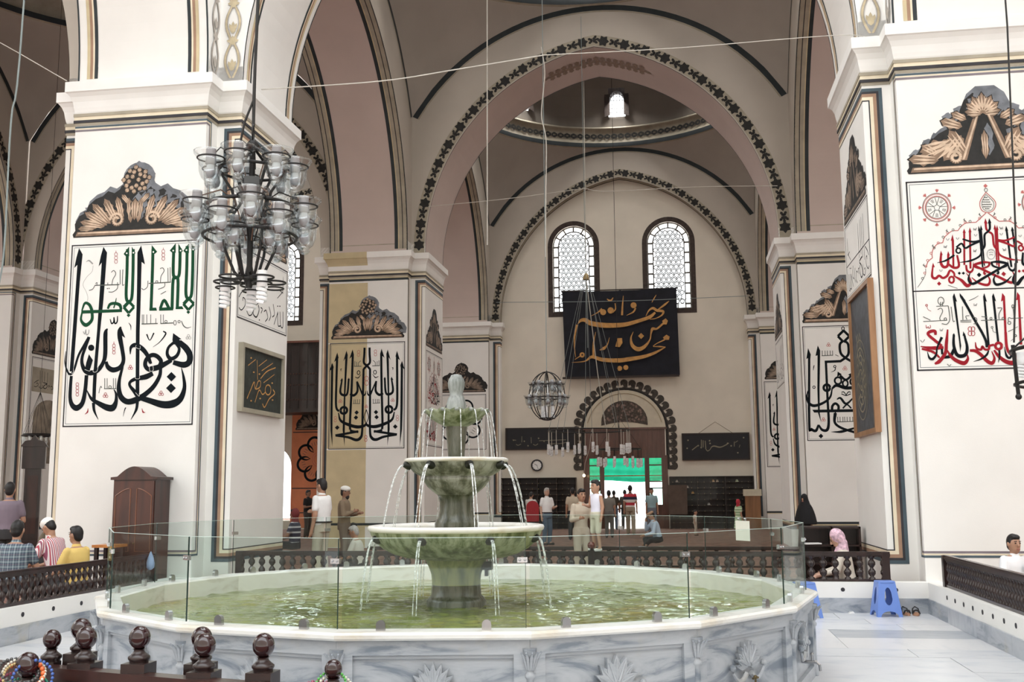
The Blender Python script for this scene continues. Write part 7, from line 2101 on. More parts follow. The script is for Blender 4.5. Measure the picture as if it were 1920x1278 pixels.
def beads(label, c, r, tilt, mt, sz=.012, yaw=0, squash=1.0):
    m = MB(); n = max(18, int(2*PI*r/(sz*2.1))); R_ = Matrix.Rotation(yaw, 3, 'Z') @ Matrix.Rotation(tilt, 3, 'X')
    for i in range(n):
        a = 2*PI*i/n; p = R_ @ Vector((r*math.cos(a), r*squash*math.sin(a), 0)); m.ball((p.x, p.y, p.z), sz, 6, 4)
    o = m.build('prayer_beads', mt, None, True); o.location = c; tag(o, label, 'beads', 'bead strings hung on the foreground posts'); return o
for k, (lab, dx, dz, r, tl, ci, sz) in enumerate((('green bead string drooping lowest round the far left post', 0, -.20, .14, .45, 0, .008), ('orange bead string round the far left post', 0.0, -.13, .115, .75, 1, .015), ('blue bead string beside the far left post', .07, -.13, .10, 1.1, 2, .010), ('pale bead string over the far left post', .02, -.10, .105, .65, 3, .009), ('maroon bead string round the far left post', .01, -.16, .11, .5, 4, .009), ('black bead string round the far left post', -.01, -.09, .10, .55, 5, .011), ('tan bead string round the far left post', .03, -.15, .12, .9, 6, .008))):
    beads(lab, (-3.50+dx, 5.36, .85+dz), r, tl, BEADC[ci], sz, .2*k)
for k, (lab, dx, dz, r, tl, ci, sz) in enumerate((('bright green bead string hanging on the lower foreground post', 0, -.12, .075, 1.0, 7, .008), ('cream bead string hanging on the lower foreground post', .02, -.14, .085, .8, 3, .009), ('maroon bead string spread at the lower foreground post', -.05, -.16, .095, .5, 4, .011), ('violet bead string at the lower foreground post', .05, -.17, .09, .45, 8, .010), ('dark bead string at the lower foreground post', 0, -.18, .10, .4, 5, .011))):
    beads(lab, (-1.71+dx, 5.16, .875+dz), r, tl, BEADC[ci], sz, .3*k)
# ------------------------------------------------------------------ chandeliers and cables
CUPG = pane('cup_glass', (0.86, 0.89, 0.90), .16, .12)
CUP_P = [(.012, -.155), (.02, -.15), (.03, -.135), (.022, -.125), (.045, -.105), (.058, -.07), (.062, -.02), (.066, .0), (.085, .022), (.088, .034), (.080, .036)]
CUP = MB().lathe(CUP_P, 18, caps=False).mesh('glass_cup', CUPG, True)
RIMR = MB().tube([(.068*math.cos(2*PI*i/18), .068*math.sin(2*PI*i/18), 0) for i in range(19)], .0045, 6, caps=False).mesh('cup_ring', IRON, True)
SOCK = MB().lathe([(.024, .05), (.026, .0), (.028, -.03), (.02, -.035)], 12).mesh('bulb_socket', mat('grey_porcelain', (.30, .30, .31), .4), True)
_b = MB(); _b.tube([(.022*math.cos(i*1.15), .022*math.sin(i*1.15), -.035-.0042*i) for i in range(22)], .0105, 6); _b.lathe([(.026, .05), (.027, .0), (.028, -.03), (.02, -.038)], 10)
BULB = _b.mesh('spiral_bulb', mat('white_bulb', (.80, .81, .82), .3), True)
FBULB = MB().lathe([(.018, -.03), (.022, -.05), (.026, -.07), (.02, -.09), (.006, -.10)], 12).mesh('frosted_bulb', mat('frosted_bulb', (.42, .44, .46), .3), True)
def lamp_unit(par, x, y, z, glass=True, s=1.0, rz=0):
    if glass:
        s = s*1.25
        c = add('glass_cup', CUP, par, (x, y, z), rz); c.scale = (s, s, s)
        add('cup_ring', RIMR, c); add('bulb_socket', SOCK, c); add('frosted_bulb', FBULB, c)
    else:
        c = add('spiral_bulb', BULB, par, (x, y, z), rz); c.scale = (s, s, s)
    return c
BROWNW = mat('brown_wire', (.16, .09, .06), .6)
CHB = thing('chandelier', 'black iron chandelier with clear glass cups in the left foreground', 'chandelier', (-2.80, 6.6, 0), .3)
def hoop(par, r, z, t=.011, mt=IRON, name='iron_hoop', cx=0, cy=0):
    return MB().tube([(cx+r*math.cos(2*PI*i/32), cy+r*math.sin(2*PI*i/32), z) for i in range(33)], t, 6, caps=False).build(name, mt, par, True)
hoop(CHB, .22, 3.86); hoop(CHB, .30, 3.60, .013); hoop(CHB, .31, 3.40, .011); hoop(CHB, .10, 3.10)
for k in range(7):
    a = 2*PI*k/7; lamp_unit(CHB, .285*math.cos(a), .285*math.sin(a), 3.90, s=1.05)
for k in range(12):
    a = 2*PI*k/12+.1; r = .395 if k % 2 else .36; lamp_unit(CHB, r*math.cos(a), r*math.sin(a), 3.58 if k % 2 else 3.50, s=1.05)
for k in range(5):
    a = 2*PI*k/5+.5; lamp_unit(CHB, .20*math.cos(a), .20*math.sin(a), 3.44, s=.95)
for k in range(6):
    a = 2*PI*k/6
    MB().tube([(r*math.cos(a), r*math.sin(a), z) for r, z in ((.03, 4.02), (.16, 3.95), (.22, 3.86), (.13, 3.72), (.10, 3.62), (.20, 3.50), (.16, 3.30), (.10, 3.16), (.05, 3.10))], .010, 6).build('iron_strap', IRON, CHB, True)
for k in range(5):
    a = 2*PI*k/5+.3; c, s = math.cos(a), math.sin(a)
    hoop(CHB, .075, 3.10, .007, IRON, 'cup_holder_ring', .17*c, .17*s); hoop(CHB, .062, 3.06, .006, IRON, 'cup_holder_ring', .17*c, .17*s)
    if k in (1, 2, 4): lamp_unit(CHB, .17*c, .17*s, 3.08, False, 1.25)
    MB().tube([(.05*c+.02*math.cos(t), .05*s+.02*math.sin(t), 3.12+.03*t*.3) for t in [i*.6 for i in range(8)]], .008, 5).build('iron_scroll', IRON, CHB, True)
for k in range(9):
    a = 2*PI*k/9+.2; c, s = math.cos(a), math.sin(a); r = .285 if k < 5 else .37; z1 = 3.96 if k < 5 else 3.62
    MB().tube([(.03*c, .03*s, z1-.25), (.12*c, .12*s, z1+.02), (.22*c, .22*s, z1+.07), (r*c, r*s, z1)], .005, 5).build('lamp_wire', BROWNW if k % 2 else IRON, CHB, True)
MB().lathe([(.02, 3.05), (.035, 3.12), (.02, 3.2), (.02, 4.0), (.05, 4.04), (.02, 4.08)], 10).build('stem', IRON, CHB, True)
MB().box(-.05, .05, -.02, .02, 3.66, 3.82).build('junction_box', mat('grey_box', (.10, .10, .10), .6), CHB)
MB().tube([(.0, .055*math.cos(2*PI*i/20), 4.13+.055*math.sin(2*PI*i/20)) for i in range(21)], .006, 6, caps=False).build('hanging_ring', IRON, CHB, True)
MB().tube([(0, 0, 4.18), (.0, 0, 4.6), (.015, 0, 5.4), (.02, 0, 7.0), (.02, 0, 16.5)], .011, 6).build('hanging_cable', IRON, CHB)
MB().tube([(-.05, 0, 3.95), (-.085, 0, 4.05), (-.06, 0, 4.2), (-.005, 0, 4.36), (.0, 0, 4.8), (.03, 0, 6.5), (.03, 0, 16.5)], .008, 6).build('power_cable', IRON, CHB)
# round cage chandelier over the hall
CM = thing('chandelier', 'round iron cage chandelier with white bulbs over the hall centre', 'chandelier', (-2.60, 21.5, 0))
for k in range(4):
    a = PI*k/4; MB().tube([(.37*math.sin(t)*math.cos(a), .37*math.sin(t)*math.sin(a), 3.60-.50*math.cos(t)) for t in [2*PI*i/28 for i in range(29)]], .011, 5, caps=False).build('cage_hoop', IRON, CM, True)
hoop(CM, .30, 3.82); hoop(CM, .38, 3.56); hoop(CM, .16, 3.14)
MB().tube([(0, 0, 3.1), (0, 0, 4.12)], .014, 6).build('stem', IRON, CM)
for k in range(6): a = 2*PI*k/6; lamp_unit(CM, .27*math.cos(a), .27*math.sin(a), 3.84, True, 1.15)
for k in range(9): a = 2*PI*k/9; lamp_unit(CM, .37*math.cos(a), .37*math.sin(a), 3.56, True, 1.1); MB().tube([(.37*math.cos(a), .37*math.sin(a), 3.6), (.3*math.cos(a), .3*math.sin(a), 3.72), (.1*math.cos(a), .1*math.sin(a), 3.9)], .010, 5).build('lamp_wire', WHITE, CM, True)
for k in range(3): a = 2*PI*k/3+.4; lamp_unit(CM, .12*math.cos(a), .12*math.sin(a), 3.32, False, 1.5)
MB().tube([(0, 0, 4.1), (0, 0, 16.4)], .009, 5).build('hanging_cable', mat('steel_cable', (.22, .25, .25), .5), CM)
# ring chandelier with hanging bulbs before the door
def ring_lamp(label, cx, cy, zr, r, n, drop, apex, rodm, seed):
    t = thing('ring_chandelier', label, 'chandelier', (cx, cy, 0)); random.seed(seed)
    hoop(t, r, zr, .022, IRON); 
    for k in range(n):
        a = 2*PI*k/n+random.uniform(-.1, .1); x, y = r*math.cos(a), r*math.sin(a); dl = drop+random.uniform(-.05, .05)
        MB().tube([(x, y, zr), (x, y, zr-dl)], .012, 5).build('drop_rod', rodm, t); lamp_unit(t, x, y, zr-dl-.02, False, 1.9)
    if apex:
        for k in range(8):
            a = 2*PI*k/8; MB().tube([(r*math.cos(a), r*math.sin(a), zr), (.1*math.cos(a), .1*math.sin(a), apex)], .007, 4).build('stay_wire', MATS['steel_cable'], t)
        MB().lathe([(.12, apex-.05), (.09, apex+.12), (.03, apex+.2)], 10).build('bell_cap', mat('brass_cap', (.35, .25, .12), .4, metal=.6), t, True)
        MB().tube([(0, 0, apex+.15), (.05, 0, 19.5)], .014, 5).build('hanging_rope', mat('pale_rope', (.45, .43, .38), .7), t)
        MB().tube([(.0, 0, apex), (.35, -.2, zr+2), (.6, -.3, zr+.1)], .016, 5).build('power_flex', MATS['pale_rope'], t)
    return t
ring_lamp('wide ring chandelier of hanging white bulbs before the portal', -2.97, 36.5, 3.70, 1.40, 18, .56, 9.05, mat('pale_rod', (.5, .46, .4), .6), 4)
ring_lamp('lower ring of bulbs hanging against the green doorway cloth', -2.15, 40.6, 3.20, .82, 14, .40, 0, IRON, 5)
MB().tube([(0, 0, 3.2), (0, 0, 19.7)], .01, 5).build('hanging_cable', IRON, bpy.data.objects['ring_chandelier.001'])
for k in range(4):
    a = PI/2*k; MB().tube([(.82*math.cos(a), .82*math.sin(a), 3.2), (0, 0, 4.4)], .006, 4).build('stay_wire', IRON, bpy.data.objects['ring_chandelier.001'])
# iron lantern frame at the right edge
RL = thing('lantern_frame', 'black iron chandelier frame cut by the right edge', 'chandelier', (3.28, 9.0, 0))
for k in range(4):
    a = PI/2*k+PI/4*0; c, s = math.cos(a), math.sin(a); MB().tube([(.56*c, .56*s, 2.83), (.545*c, .545*s, 2.42)], .016, 6).build('upright_bar', IRON, RL); MB().ball((.545*c, .545*s, 2.41), .026, 8, 6).build('end_knob', IRON, RL)
    MB().tube([(.56*c, .56*s, 2.80), (.0, 0, 3.3), (0, 0, 3.9)], .008, 5).build('stay_wire', IRON, RL)
hoop(RL, .56, 2.79, .016); hoop(RL, .545, 2.52, .014)
MB().tube([(0, 0, 3.9), (0, 0, 16)], .01, 5).build('hanging_cable', IRON, RL)
for k in range(6): a = 2*PI*k/6+.5; lamp_unit(RL, .50*math.cos(a), .50*math.sin(a), 2.74, False, 1.2)
o = MB().tube([(2.87, 9.0, 16), (2.865, 9.0, 5.55), (2.835, 9.0, 4.6), (2.80, 9.0, 3.6), (2.73, 9.0, 2.85)], .008, 5).build('cable', IRON); tag(o, 'thin black cable with a hook running down at the right edge', 'cable')
# dish lamp in the dim left aisle
DL = thing('dish_lamp', 'thin dark hanging lamp ring in the dim left aisle', 'lamp', (-16.85, 26.0, 0)); hoop(DL, .40, 3.22, .022); hoop(DL, .36, 3.26, .014)
for k in range(8): a = 2*PI*k/8; MB().lathe([(.03, -.22), (.05, -.1), (.055, 0)], 8).build('glass_drop', CUPG, DL).location = (.38*math.cos(a), .38*math.sin(a), 3.2); MB().tube([(.38*math.cos(a), .38*math.sin(a), 3.24), (0, 0, 4.4)], .005, 4).build('stay_wire', IRON, DL)
MB().tube([(0, 0, 4.4), (0, 0, 19.9)], .006, 4).build('hanging_cable', IRON, DL)
# loose cables
PALE = mat('pale_cable', (.55, .52, .47), .7); GREYC = mat('grey_green_cable', (.22, .26, .26), .6)
def cable(label, pts, r, mt):
    o = MB().tube(spline(pts, 6), r, 5).build('cable', mt); tag(o, label, 'cable'); return o
cable('pale straight cord hanging down left of the far windows', [(-3.89, 22, 15.5), (-3.91, 22, 10), (-3.92, 22, 6.95)], .014, PALE)
cable('pale kinked cable hanging beside the round cage chandelier', [(-2.62, 21.4, 11.1), (-2.55, 21.4, 10.5), (-2.63, 21.4, 9.6), (-2.54, 21.4, 9.0), (-2.56, 21.4, 7.8), (-2.58, 21.4, 6.5)], .012, PALE)
cable('thin dark cable hanging before the tall far windows', [(-2.33, 28.4, 15.0), (-2.33, 28.4, 10.0), (-2.30, 28.4, 5.5)], .008, GREYC)
cable('pale wire sagging across the hall between the big pillars, left part', [(-6.50, 15.6, 8.17), (-4.5, 15.5, 8.13), (-3.2, 15.45, 8.22), (-1.84, 15.4, 8.33)], .010, PALE)
cable('pale wire between the big pillars, right part', [(-1.84, 15.4, 8.33), (.2, 15.6, 8.38), (2.78, 15.75, 8.46), (2.95, 16.3, 8.48)], .007, PALE)
cable('wire across the hall at the second pillars, left part', [(-6.80, 28.6, 9.72), (-4.6, 28.5, 9.8), (-2.33, 28.4, 9.96)], .010, PALE)
cable('wire across the hall at the second pillars, right part', [(-2.33, 28.4, 9.96), (-1.6, 28.4, 9.84), (.6, 28.4, 9.85), (2.92, 28.6, 9.82)], .010, PALE)
cable('dark wire stretched across before the banner', [(-6.96, 41.0, 9.12), (-2, 41.0, 9.0), (2.92, 41.0, 9.03)], .012, GREYC)
cable('pale wire running to the top left corner from the big left pillar', [(-9.75, 15.3, 8.42), (-11.2, 15.4, 9.3), (-13, 15.4, 10.3)], .008, PALE)
cable('grey-green cable hanging at the left edge, upper left', [(-6.22, 9, 14), (-6.24, 9, 6.5), (-6.30, 9, 5.28), (-6.29, 9, 4.05), (-6.33, 9, 3.6)], .009, GREYC)
# ------------------------------------------------------------------ people
def cap(mb, p, q, r0, r1, n=10):
    p, q = Vector(p), Vector(q); d = (q-p)
    if d.length < 1e-5: d = Vector((0, 0, 1e-4))
    u = d.normalized(); path, rad = [], []
    for t in (-.98, -.8, -.45): path.append(p+u*r0*t); rad.append(max(.002, r0*math.sqrt(1-t*t)))
    path += [p, q]; rad += [r0, r1]
    for t in (.45, .8, .98): path.append(q+u*r1*t); rad.append(max(.002, r1*math.sqrt(1-t*t)))
    mb.tube(path, rad, n)
def ell(mb, c, rx, ry, rz, n=14, m=10, R=None):
    rows = []
    for k in range(m+1):
        a = PI*k/m; s = max(.02, math.sin(a)); row = []
        for i in range(n):
            v = Vector((rx*s*math.cos(2*PI*i/n), ry*s*math.sin(2*PI*i/n), -rz*math.cos(a)))
            row.append(Vector(c)+(R @ v if R else v))
        rows.append(row)
    mb.grid(rows, closed=True); mb.ngon(rows[0], flip=True); mb.ngon(rows[-1])
def loft(mb, rings, n=16):
    """rings: (centre, rx, ry)"""
    rows = [[(c[0]+rx*math.cos(2*PI*i/n), c[1]+ry*math.sin(2*PI*i/n), c[2]) for i in range(n)] for c, rx, ry in rings]
    mb.grid(rows, closed=True); mb.ngon(rows[0], flip=True); mb.ngon(rows[-1])
def fuse(mb, name, mt, parent, vox, it=3):
    me = mb.mesh(name, mt); ob = bpy.data.objects.new(name, me); COL.objects.link(ob)
    r = ob.modifiers.new('r', 'REMESH'); r.mode = 'VOXEL'; r.voxel_size = vox; r.use_smooth_shade = True
    s = ob.modifiers.new('s', 'SMOOTH'); s.factor = .5; s.iterations = it
    dg = bpy.context.evaluated_depsgraph_get(); m2 = bpy.data.meshes.new_from_object(ob.evaluated_get(dg)); m2.name = name
    bpy.data.objects.remove(ob); bpy.data.meshes.remove(me)
    if not m2.materials: m2.materials.append(mt)
    return add(name, m2, parent)
SKIN = {'tan': mat('tan_skin', (.42, .235, .155), .55, .06, 6), 'fair': mat('fair_skin', (.52, .32, .235), .55, .06, 6), 'dark': mat('brown_skin', (.26, .14, .09), .55, .06, 6)}
HAIRB = mat('black_hair', (.012, .010, .010), .5, .3, 30); HAIRG = mat('grey_hair', (.42, .40, .38), .6, .2, 30)
EYE = mat('dark_eye', (.02, .014, .012), .3); LIP = mat('lips', (.36, .14, .11), .5)
SHOEB = mat('dark_shoe', (.03, .022, .02), .5)
def person(label, x, y, ztop, rz, h, top, bottom, skin='tan', hair=HAIRB, pose='stand', arms=('down', 'down'), lean=0.0, nod=0.0, turn=0.0, sleeve='short', legs='trousers', head=None, beard=None, vox=.014, z0=None, girth=1.0, belt=None, shoes=SHOEB, stride=0.0, hs=1.0):
    s = h/1.75
    t = thing('person', label, 'person', (x, y, 0), rz)
    if z0 is None: z0 = Z_PLAT
    if pose == 'stand': hz = z0+.92*s
    else: hz = ztop-.83*s*math.cos(lean)
    ca, sa = math.cos(lean), math.sin(lean)
    def U(px, py, pz):   # upper body point, leaned about the hips, facing -y
        px, py, pz = px*s, py*s, pz*s
        return Vector((px, py*ca-pz*sa, hz+py*sa+pz*ca))
    g = girth
    TORSO = [(-.06, .150*g, .112*g), (.03, .158*g, .118*g), (.14, .148*g, .112*g), (.26, .160*g, .118*g), (.38, .172, .120), (.46, .168, .105), (.52, .11, .08), (.545, .05, .05)]
    def torso(mb, grow, z_lo=-.06, z_hi=.545):
        rows = []
        for z, rx, ry in TORSO:
            if z < z_lo-1e-6 or z > z_hi+1e-6: continue
            rows.append([U((rx+grow)*math.cos(2*PI*i/18), (ry+grow)*math.sin(2*PI*i/18)+.01, z) for i in range(18)])
        mb.grid(rows, closed=True); mb.ngon(rows[0], flip=True); mb.ngon(rows[-1])
    # joints
    J = {}
    for sd in (-1, 1):
        sh = U(sd*.168, .0, .475); a = arms[0 if sd < 0 else 1]
        E = {'down': ((sd*.045, .03, -.28), (sd*.055, -.03, -.53)), 'behind': ((sd*.06, .09, -.26), (-sd*.06, .16, -.42)), 'hold': ((sd*.06, -.02, -.28), (-sd*.02, -.25, -.24)), 'lap': ((sd*.08, -.08, -.27), (-sd*.01, -.31, -.34)), 'fwd': ((sd*.03, -.16, -.22), (sd*.0, -.40, -.26)), 'face': ((sd*.05, -.17, -.20), (-sd*.06, -.20, .04)), 'cross': ((sd*.07, -.05, -.27), (-sd*.12, -.20, -.20)), 'up': ((sd*.04, -.20, -.10), (sd*.0, -.42, .02)), 'side': ((sd*.14, .02, -.25), (sd*.22, -.05, -.46))}[a]
        el = sh+Vector(E[0])*s; wr = sh+Vector(E[1])*s
        J[sd] = [sh, el, wr]
        hip = Vector((sd*.085*s, .0, hz-.02*s))
        if pose == 'stand': kn = Vector((sd*.095*s, (-.03-stride*sd*.14)*s, z0+.50*s)); an = Vector((sd*.10*s, (.02-stride*sd*.26)*s, z0+.075*s)); toe = an+Vector((sd*.02*s, -.17*s, -.035*s))
        elif pose == 'floor': kn = Vector((sd*.30*s, -.30*s, max(z0+.12*s, hz-.02))); an = Vector((-sd*.05*s, -.36*s, z0+.07*s)); toe = an+Vector((-sd*.12*s, -.05*s, -.01))
        elif pose == 'kneel': kn = Vector((sd*.12*s, -.36*s, z0+.09*s)); an = Vector((sd*.11*s, .10*s, z0+.06*s)); toe = an+Vector((0, .14*s, -.01)); hip = Vector((sd*.085*s, .02, hz-.02*s))
        else: kn = Vector((sd*.11*s, -.42*s, hz-.0)); an = Vector((sd*.11*s, -.40*s, max(z0+.07*s, hz-.42*s))); toe = an+Vector((sd*.02, -.17*s, -.03*s))
        J[sd] += [hip, kn, an, toe]
    HR = Matrix.Rotation(turn, 3, 'Z') @ Matrix.Rotation(lean*.7+nod, 3, 'X')
    hc = U(0, -.012, .70-.0*hs); hs_ = s*hs; nk = U(0, .005, .53)
    def Hh(px, py, pz): return hc+HR @ Vector((px*hs_, py*hs_, pz*hs_))
    # --- body: one continuous mesh
    b = MB(); torso(b, 0.0)
    cap(b, nk-(U(0, 0, .05)-U(0, 0, 0)), Hh(0, .01, -.07), .054*hs_, .052*hs_)
    ell(b, hc, .076*hs_, .096*hs_, .122*hs_, R=HR); ell(b, Hh(0, -.035, -.065), .054*hs_, .055*hs_, .060*hs_, R=HR)
    cap(b, Hh(0, -.088, .02), Hh(0, -.108, -.022), .011*hs_, .017*hs_, 8)
    for sd in (-1, 1):
        ell(b, Hh(sd*.078, .008, -.005), .014*hs_, .022*hs_, .034*hs_, 8, 6, HR)
        sh, el, wr, hip, kn, an, toe = J[sd]
        cap(b, sh, el, .052*s, .042*s); cap(b, el, wr, .041*s, .030*s)
        d = (wr-el).normalized(); side = d.cross(Vector((0, 1, 0.01))).normalized()
        pe = wr+d*.075*s; cap(b, wr, pe, .029*s, .032*s)
        for q, ln in ((-1.5, .058), (-.5, .072), (.5, .07), (1.5, .055)):
            f0 = pe+side*q*.019*s; f1 = f0+d*ln*.6*s; f2 = f1+(d*.7+Vector((0, -.55, -.2))).normalized()*ln*.55*s
            cap(b, f0, f1, .0105*s, .010*s, 6); cap(b, f1, f2, .010*s, .009*s, 6)
        th = wr+d*.025*s+side*(-sd)*.02*s; cap(b, th, th+(d*.6-side*sd*.8).normalized()*.06*s, .012*s, .010*s, 6)
        cap(b, hip, kn, .082*s, .056*s); cap(b, kn, an, .054*s, .037*s); cap(b, an, toe, .040*s, .034*s)
    fuse(b, 'body', SKIN[skin], t, vox*.8)
    for sd in (-1, 1):
        m = MB(); ell(m, Hh(sd*.031, -.088, .012), .013*hs_, .008*hs_, .008*hs_, 8, 6, HR); m.build('eye', EYE, t, True)
        m = MB(); cap(m, Hh(sd*.018, -.095, .037), Hh(sd*.046, -.086, .034), .005*hs_, .004*hs_, 6); m.build('eyebrow', HAIRB if hair is not HAIRG else HAIRG, t, True)
    m = MB(); cap(m, Hh(-.020, -.090, -.065), Hh(.020, -.090, -.065), .007*hs_, .007*hs_, 6); m.build('mouth', LIP, t, True)
    # --- hair and headwear
    if hair is not None:
        m = MB(); ell(m, Hh(0, .016, .022), .083*hs_, .096*hs_, .112*hs_, R=HR); ell(m, Hh(0, .045, -.025), .070*hs_, .062*hs_, .075*hs_, R=HR); ell(m, Hh(0, -.035, .085), .062*hs_, .06*hs_, .042*hs_, R=HR)
        fuse(m, 'hair', hair, t, vox*.8)
    if beard is not None:
        m = MB(); ell(m, Hh(0, -.05, -.10), .05*hs_, .05*hs_, .065*hs_, R=HR); fuse(m, 'beard', beard, t, vox*.8)
    if head:
        kind, hm = head
        m = MB()
        if kind == 'cap': ell(m, Hh(0, .004, .058), .091*hs_, .108*hs_, .086*hs_, R=HR); fuse(m, 'skullcap', hm, t, vox*.8)
        elif kind == 'turban': ell(m, Hh(0, .005, .07), .098*hs_, .115*hs_, .068*hs_, R=HR); fuse(m, 'turban', hm, t, vox*.8)
        elif kind == 'flatcap': ell(m, Hh(0, .0, .075), .098*hs_, .122*hs_, .052*hs_, R=HR); cap(m, Hh(-.04, -.115, .045), Hh(.04, -.115, .045), .02*hs_, .02*hs_); fuse(m, 'flat_cap', hm, t, vox*.8)
        elif kind == 'scarf': 
            ell(m, Hh(0, .022, .02), .096*hs_, .105*hs_, .128*hs_, R=HR); cap(m, Hh(0, .03, -.09), U(0, .01, .47), .075*hs_, .11*hs_); fuse(m, 'headscarf', hm, t, vox*.8)
        elif kind == 'veil':
            ell(m, Hh(0, .012, .01), .098*hs_, .112*hs_, .135*hs_, R=HR); cap(m, Hh(0, .02, -.02), U(0, .02, .42), .105*hs_, .20*s)
            loft(m, [(U(0, .02, z), rx*s, ry*s) for z, rx, ry in ((.56, .15, .14), (.46, .22, .18), (.34, .27, .22), (.2, .31, .25), (.02, .35, .27), (-.06, .36, .28))]); fuse(m, 'veil', hm, t, vox)
    # --- clothes
    m = MB(); torso(m, .017*s, -.06, .52)
    if legs == 'robe': pass
    for sd in (-1, 1):
        sh, el, wr = J[sd][:3]
        if sleeve == 'short': cap(m, sh, sh+(el-sh)*.62, .060*s, .064*s)
        elif sleeve == 'long': cap(m, sh, el, .060*s, .054*s); cap(m, el, el+(wr-el)*.92, .053*s, .043*s)
        else: cap(m, sh, sh+(el-sh)*.08, .055*s, .05*s)
    cap(m, U(0, .005, .48), U(0, .0, .535), .085*s, .068*s)
    fuse(m, 'top' if legs != 'robe' else 'robe_top', top, t, vox)
    m = MB()
    if legs in ('trousers', 'shorts'):
        rows = [[U((rx+.02)*math.cos(2*PI*i/18), (ry+.02)*math.sin(2*PI*i/18)+.01, z) for i in range(18)] for z, rx, ry in ((-.10, .145*g, .115*g), (.0, .156*g, .118*g), (.075, .150*g, .114*g))]
        m.grid(rows, closed=True); m.ngon(rows[0], flip=True); m.ngon(rows[-1])
        for sd in (-1, 1):
            hip, kn, an, toe = J[sd][3:]
            cap(m, hip, kn, .100*s, .080*s)
            if legs == 'trousers': cap(m, kn, an+Vector((0, 0, .01)), .078*s, .066*s)
        fuse(m, 'trousers' if legs == 'trousers' else 'shorts', bottom, t, vox)
        if belt is not None:
            m = MB(); pts = [U((.15*g+.04)*math.cos(2*PI*i/20), (.114*g+.04)*math.sin(2*PI*i/20)+.01, .07) for i in range(21)]; m.tube(pts, .014*s, 6, caps=False); m.build('belt', belt, t, True)
    else:
        zb = z0+(.42*s if legs == 'dress' else .03)
        top_ = U(0, .01, .12)
        loft(m, [((0, top_.y, top_.z), .155*s, .12*s), ((0, .01, hz), .19*s, .15*s), ((0, .0, (hz+zb)/2), .235*s, .19*s), ((0, 0, zb), .27*s, .22*s)])
        fuse(m, 'skirt' if legs == 'dress' else 'robe', bottom, t, vox)
    if shoes is not None and pose == 'stand':
        for sd in (-1, 1):
            an, toe = J[sd][5:]; m = MB(); cap(m, an+Vector((0, .02*s, -.03*s)), toe+Vector((0, -.01*s, .0)), .044*s, .042*s); fuse(m, 'shoe', shoes, t, vox)
    return t
def C(n, c, r=.8, v=.06): return mat(n, c, r, v, 5)
WHITESH = C('white_shirt', (.80, .80, .80)); BEIGETR = C('beige_trousers', (.50, .46, .37)); BEIGESH = C('beige_shirt', (.55, .47, .36)); DARKTR = C('dark_trousers', (.035, .034, .036)); JEANS = C('blue_jeans', (.10, .14, .20), .85, .2); KHAKI = C('khaki_trousers', (.33, .27, .20)); BLACKC = C('black_cloth', (.008, .008, .010)); OLIVE = C('olive_jacket', (.16, .13, .09)); BELT = C('leather_belt', (.02, .014, .012), .4)
PINKST = stripes('pink_striped_shirt', ((.75, .66, .68), (.45, .07, .10), (.75, .68, .70), (.30, .08, .14)), 'X', 22)
PLAID = stripes('dark_plaid_shirt', ((.05, .09, .12), (.35, .42, .45), (.06, .10, .14), (.16, .20, .24)), 'X', 16, check=((.05, .08, .11), (.30, .36, .38), (.07, .10, .13), (.10, .06, .10)))
RUGBY = stripes('red_navy_white_stripes', ((.50, .03, .05), (.70, .68, .64), (.02, .02, .05), (.50, .03, .05), (.02, .02, .05), (.70, .68, .64)), 'Z', 1.75)
GREENST = stripes('green_white_stripes', ((.50, .62, .40), (.16, .32, .14), (.55, .66, .45), (.62, .70, .52)), 'Z', 12)
STRP = stripes('dark_white_stripes', ((.04, .04, .07), (.5, .5, .52), (.04, .04, .06)), 'Z', 9)
FLOWER = mat('flowered_scarf', (.62, .42, .50), .8, .5, 22)
person('man standing in a grey-purple shirt at the left edge, seen from behind', -10.75, 15.9, 1.89, PI+.35, 1.74, C('grey_purple_shirt', (.20, .16, .20)), DARKTR, 'tan', arms=('hold', 'down'))
person('seated man in a dark plaid shirt at the left edge', -8.45, 12.65, 1.36, PI+.25, 1.75, PLAID, DARKTR, 'tan', pose='bench', arms=('lap', 'lap'), lean=.12, vox=.012)
person('seated man with a white cap and pink striped shirt, head bowed', -8.72, 14.10, 1.35, -PI/2-.2, 1.75, PINKST, DARKTR, 'tan', pose='bench', arms=('lap', 'lap'), lean=.28, nod=.45, head=('cap', C('white_cap', (.82, .80, .76))), vox=.012)
person('seated man in a yellow shirt beside the left balustrade', -8.10, 13.55, 1.26, -PI/2-.25, 1.70, C('yellow_shirt', (.74, .53, .17)), DARKTR, 'tan', pose='bench', arms=('lap', 'lap'), lean=.05, vox=.012)
person('dim seated man in olive behind the men at the left', -10.85, 17.0, 1.31, PI/2, 1.70, OLIVE, DARKTR, 'dark', pose='bench', arms=('lap', 'lap'), lean=.35, nod=.3)
person('man in a white shirt and beige trousers standing left of the fountain', -6.28, 18.3, 1.95, -PI/2-.35, 1.78, WHITESH, BEIGETR, 'tan', arms=('hold', 'down'), nod=.12, belt=BELT, vox=.011, girth=1.02)
person('bearded man in a white turban and brown coat behind the white shirted man', -6.72, 21.0, 1.80, PI/2, 1.65, C('brown_coat', (.20, .15, .10)), C('brown_coat_lower', (.17, .13, .10)), 'dark', arms=('cross', 'hold'), sleeve='long', head=('turban', C('white_turban', (.75, .74, .70))), beard=HAIRB, nod=.1)
person('dark silhouetted man before the orange wall panel', -12.15, 34.0, 1.74, PI/2-.3, 1.60, BLACKC, C('brown_trousers', (.06, .05, .045)), 'dark', arms=('hold', 'hold'), vox=.02)
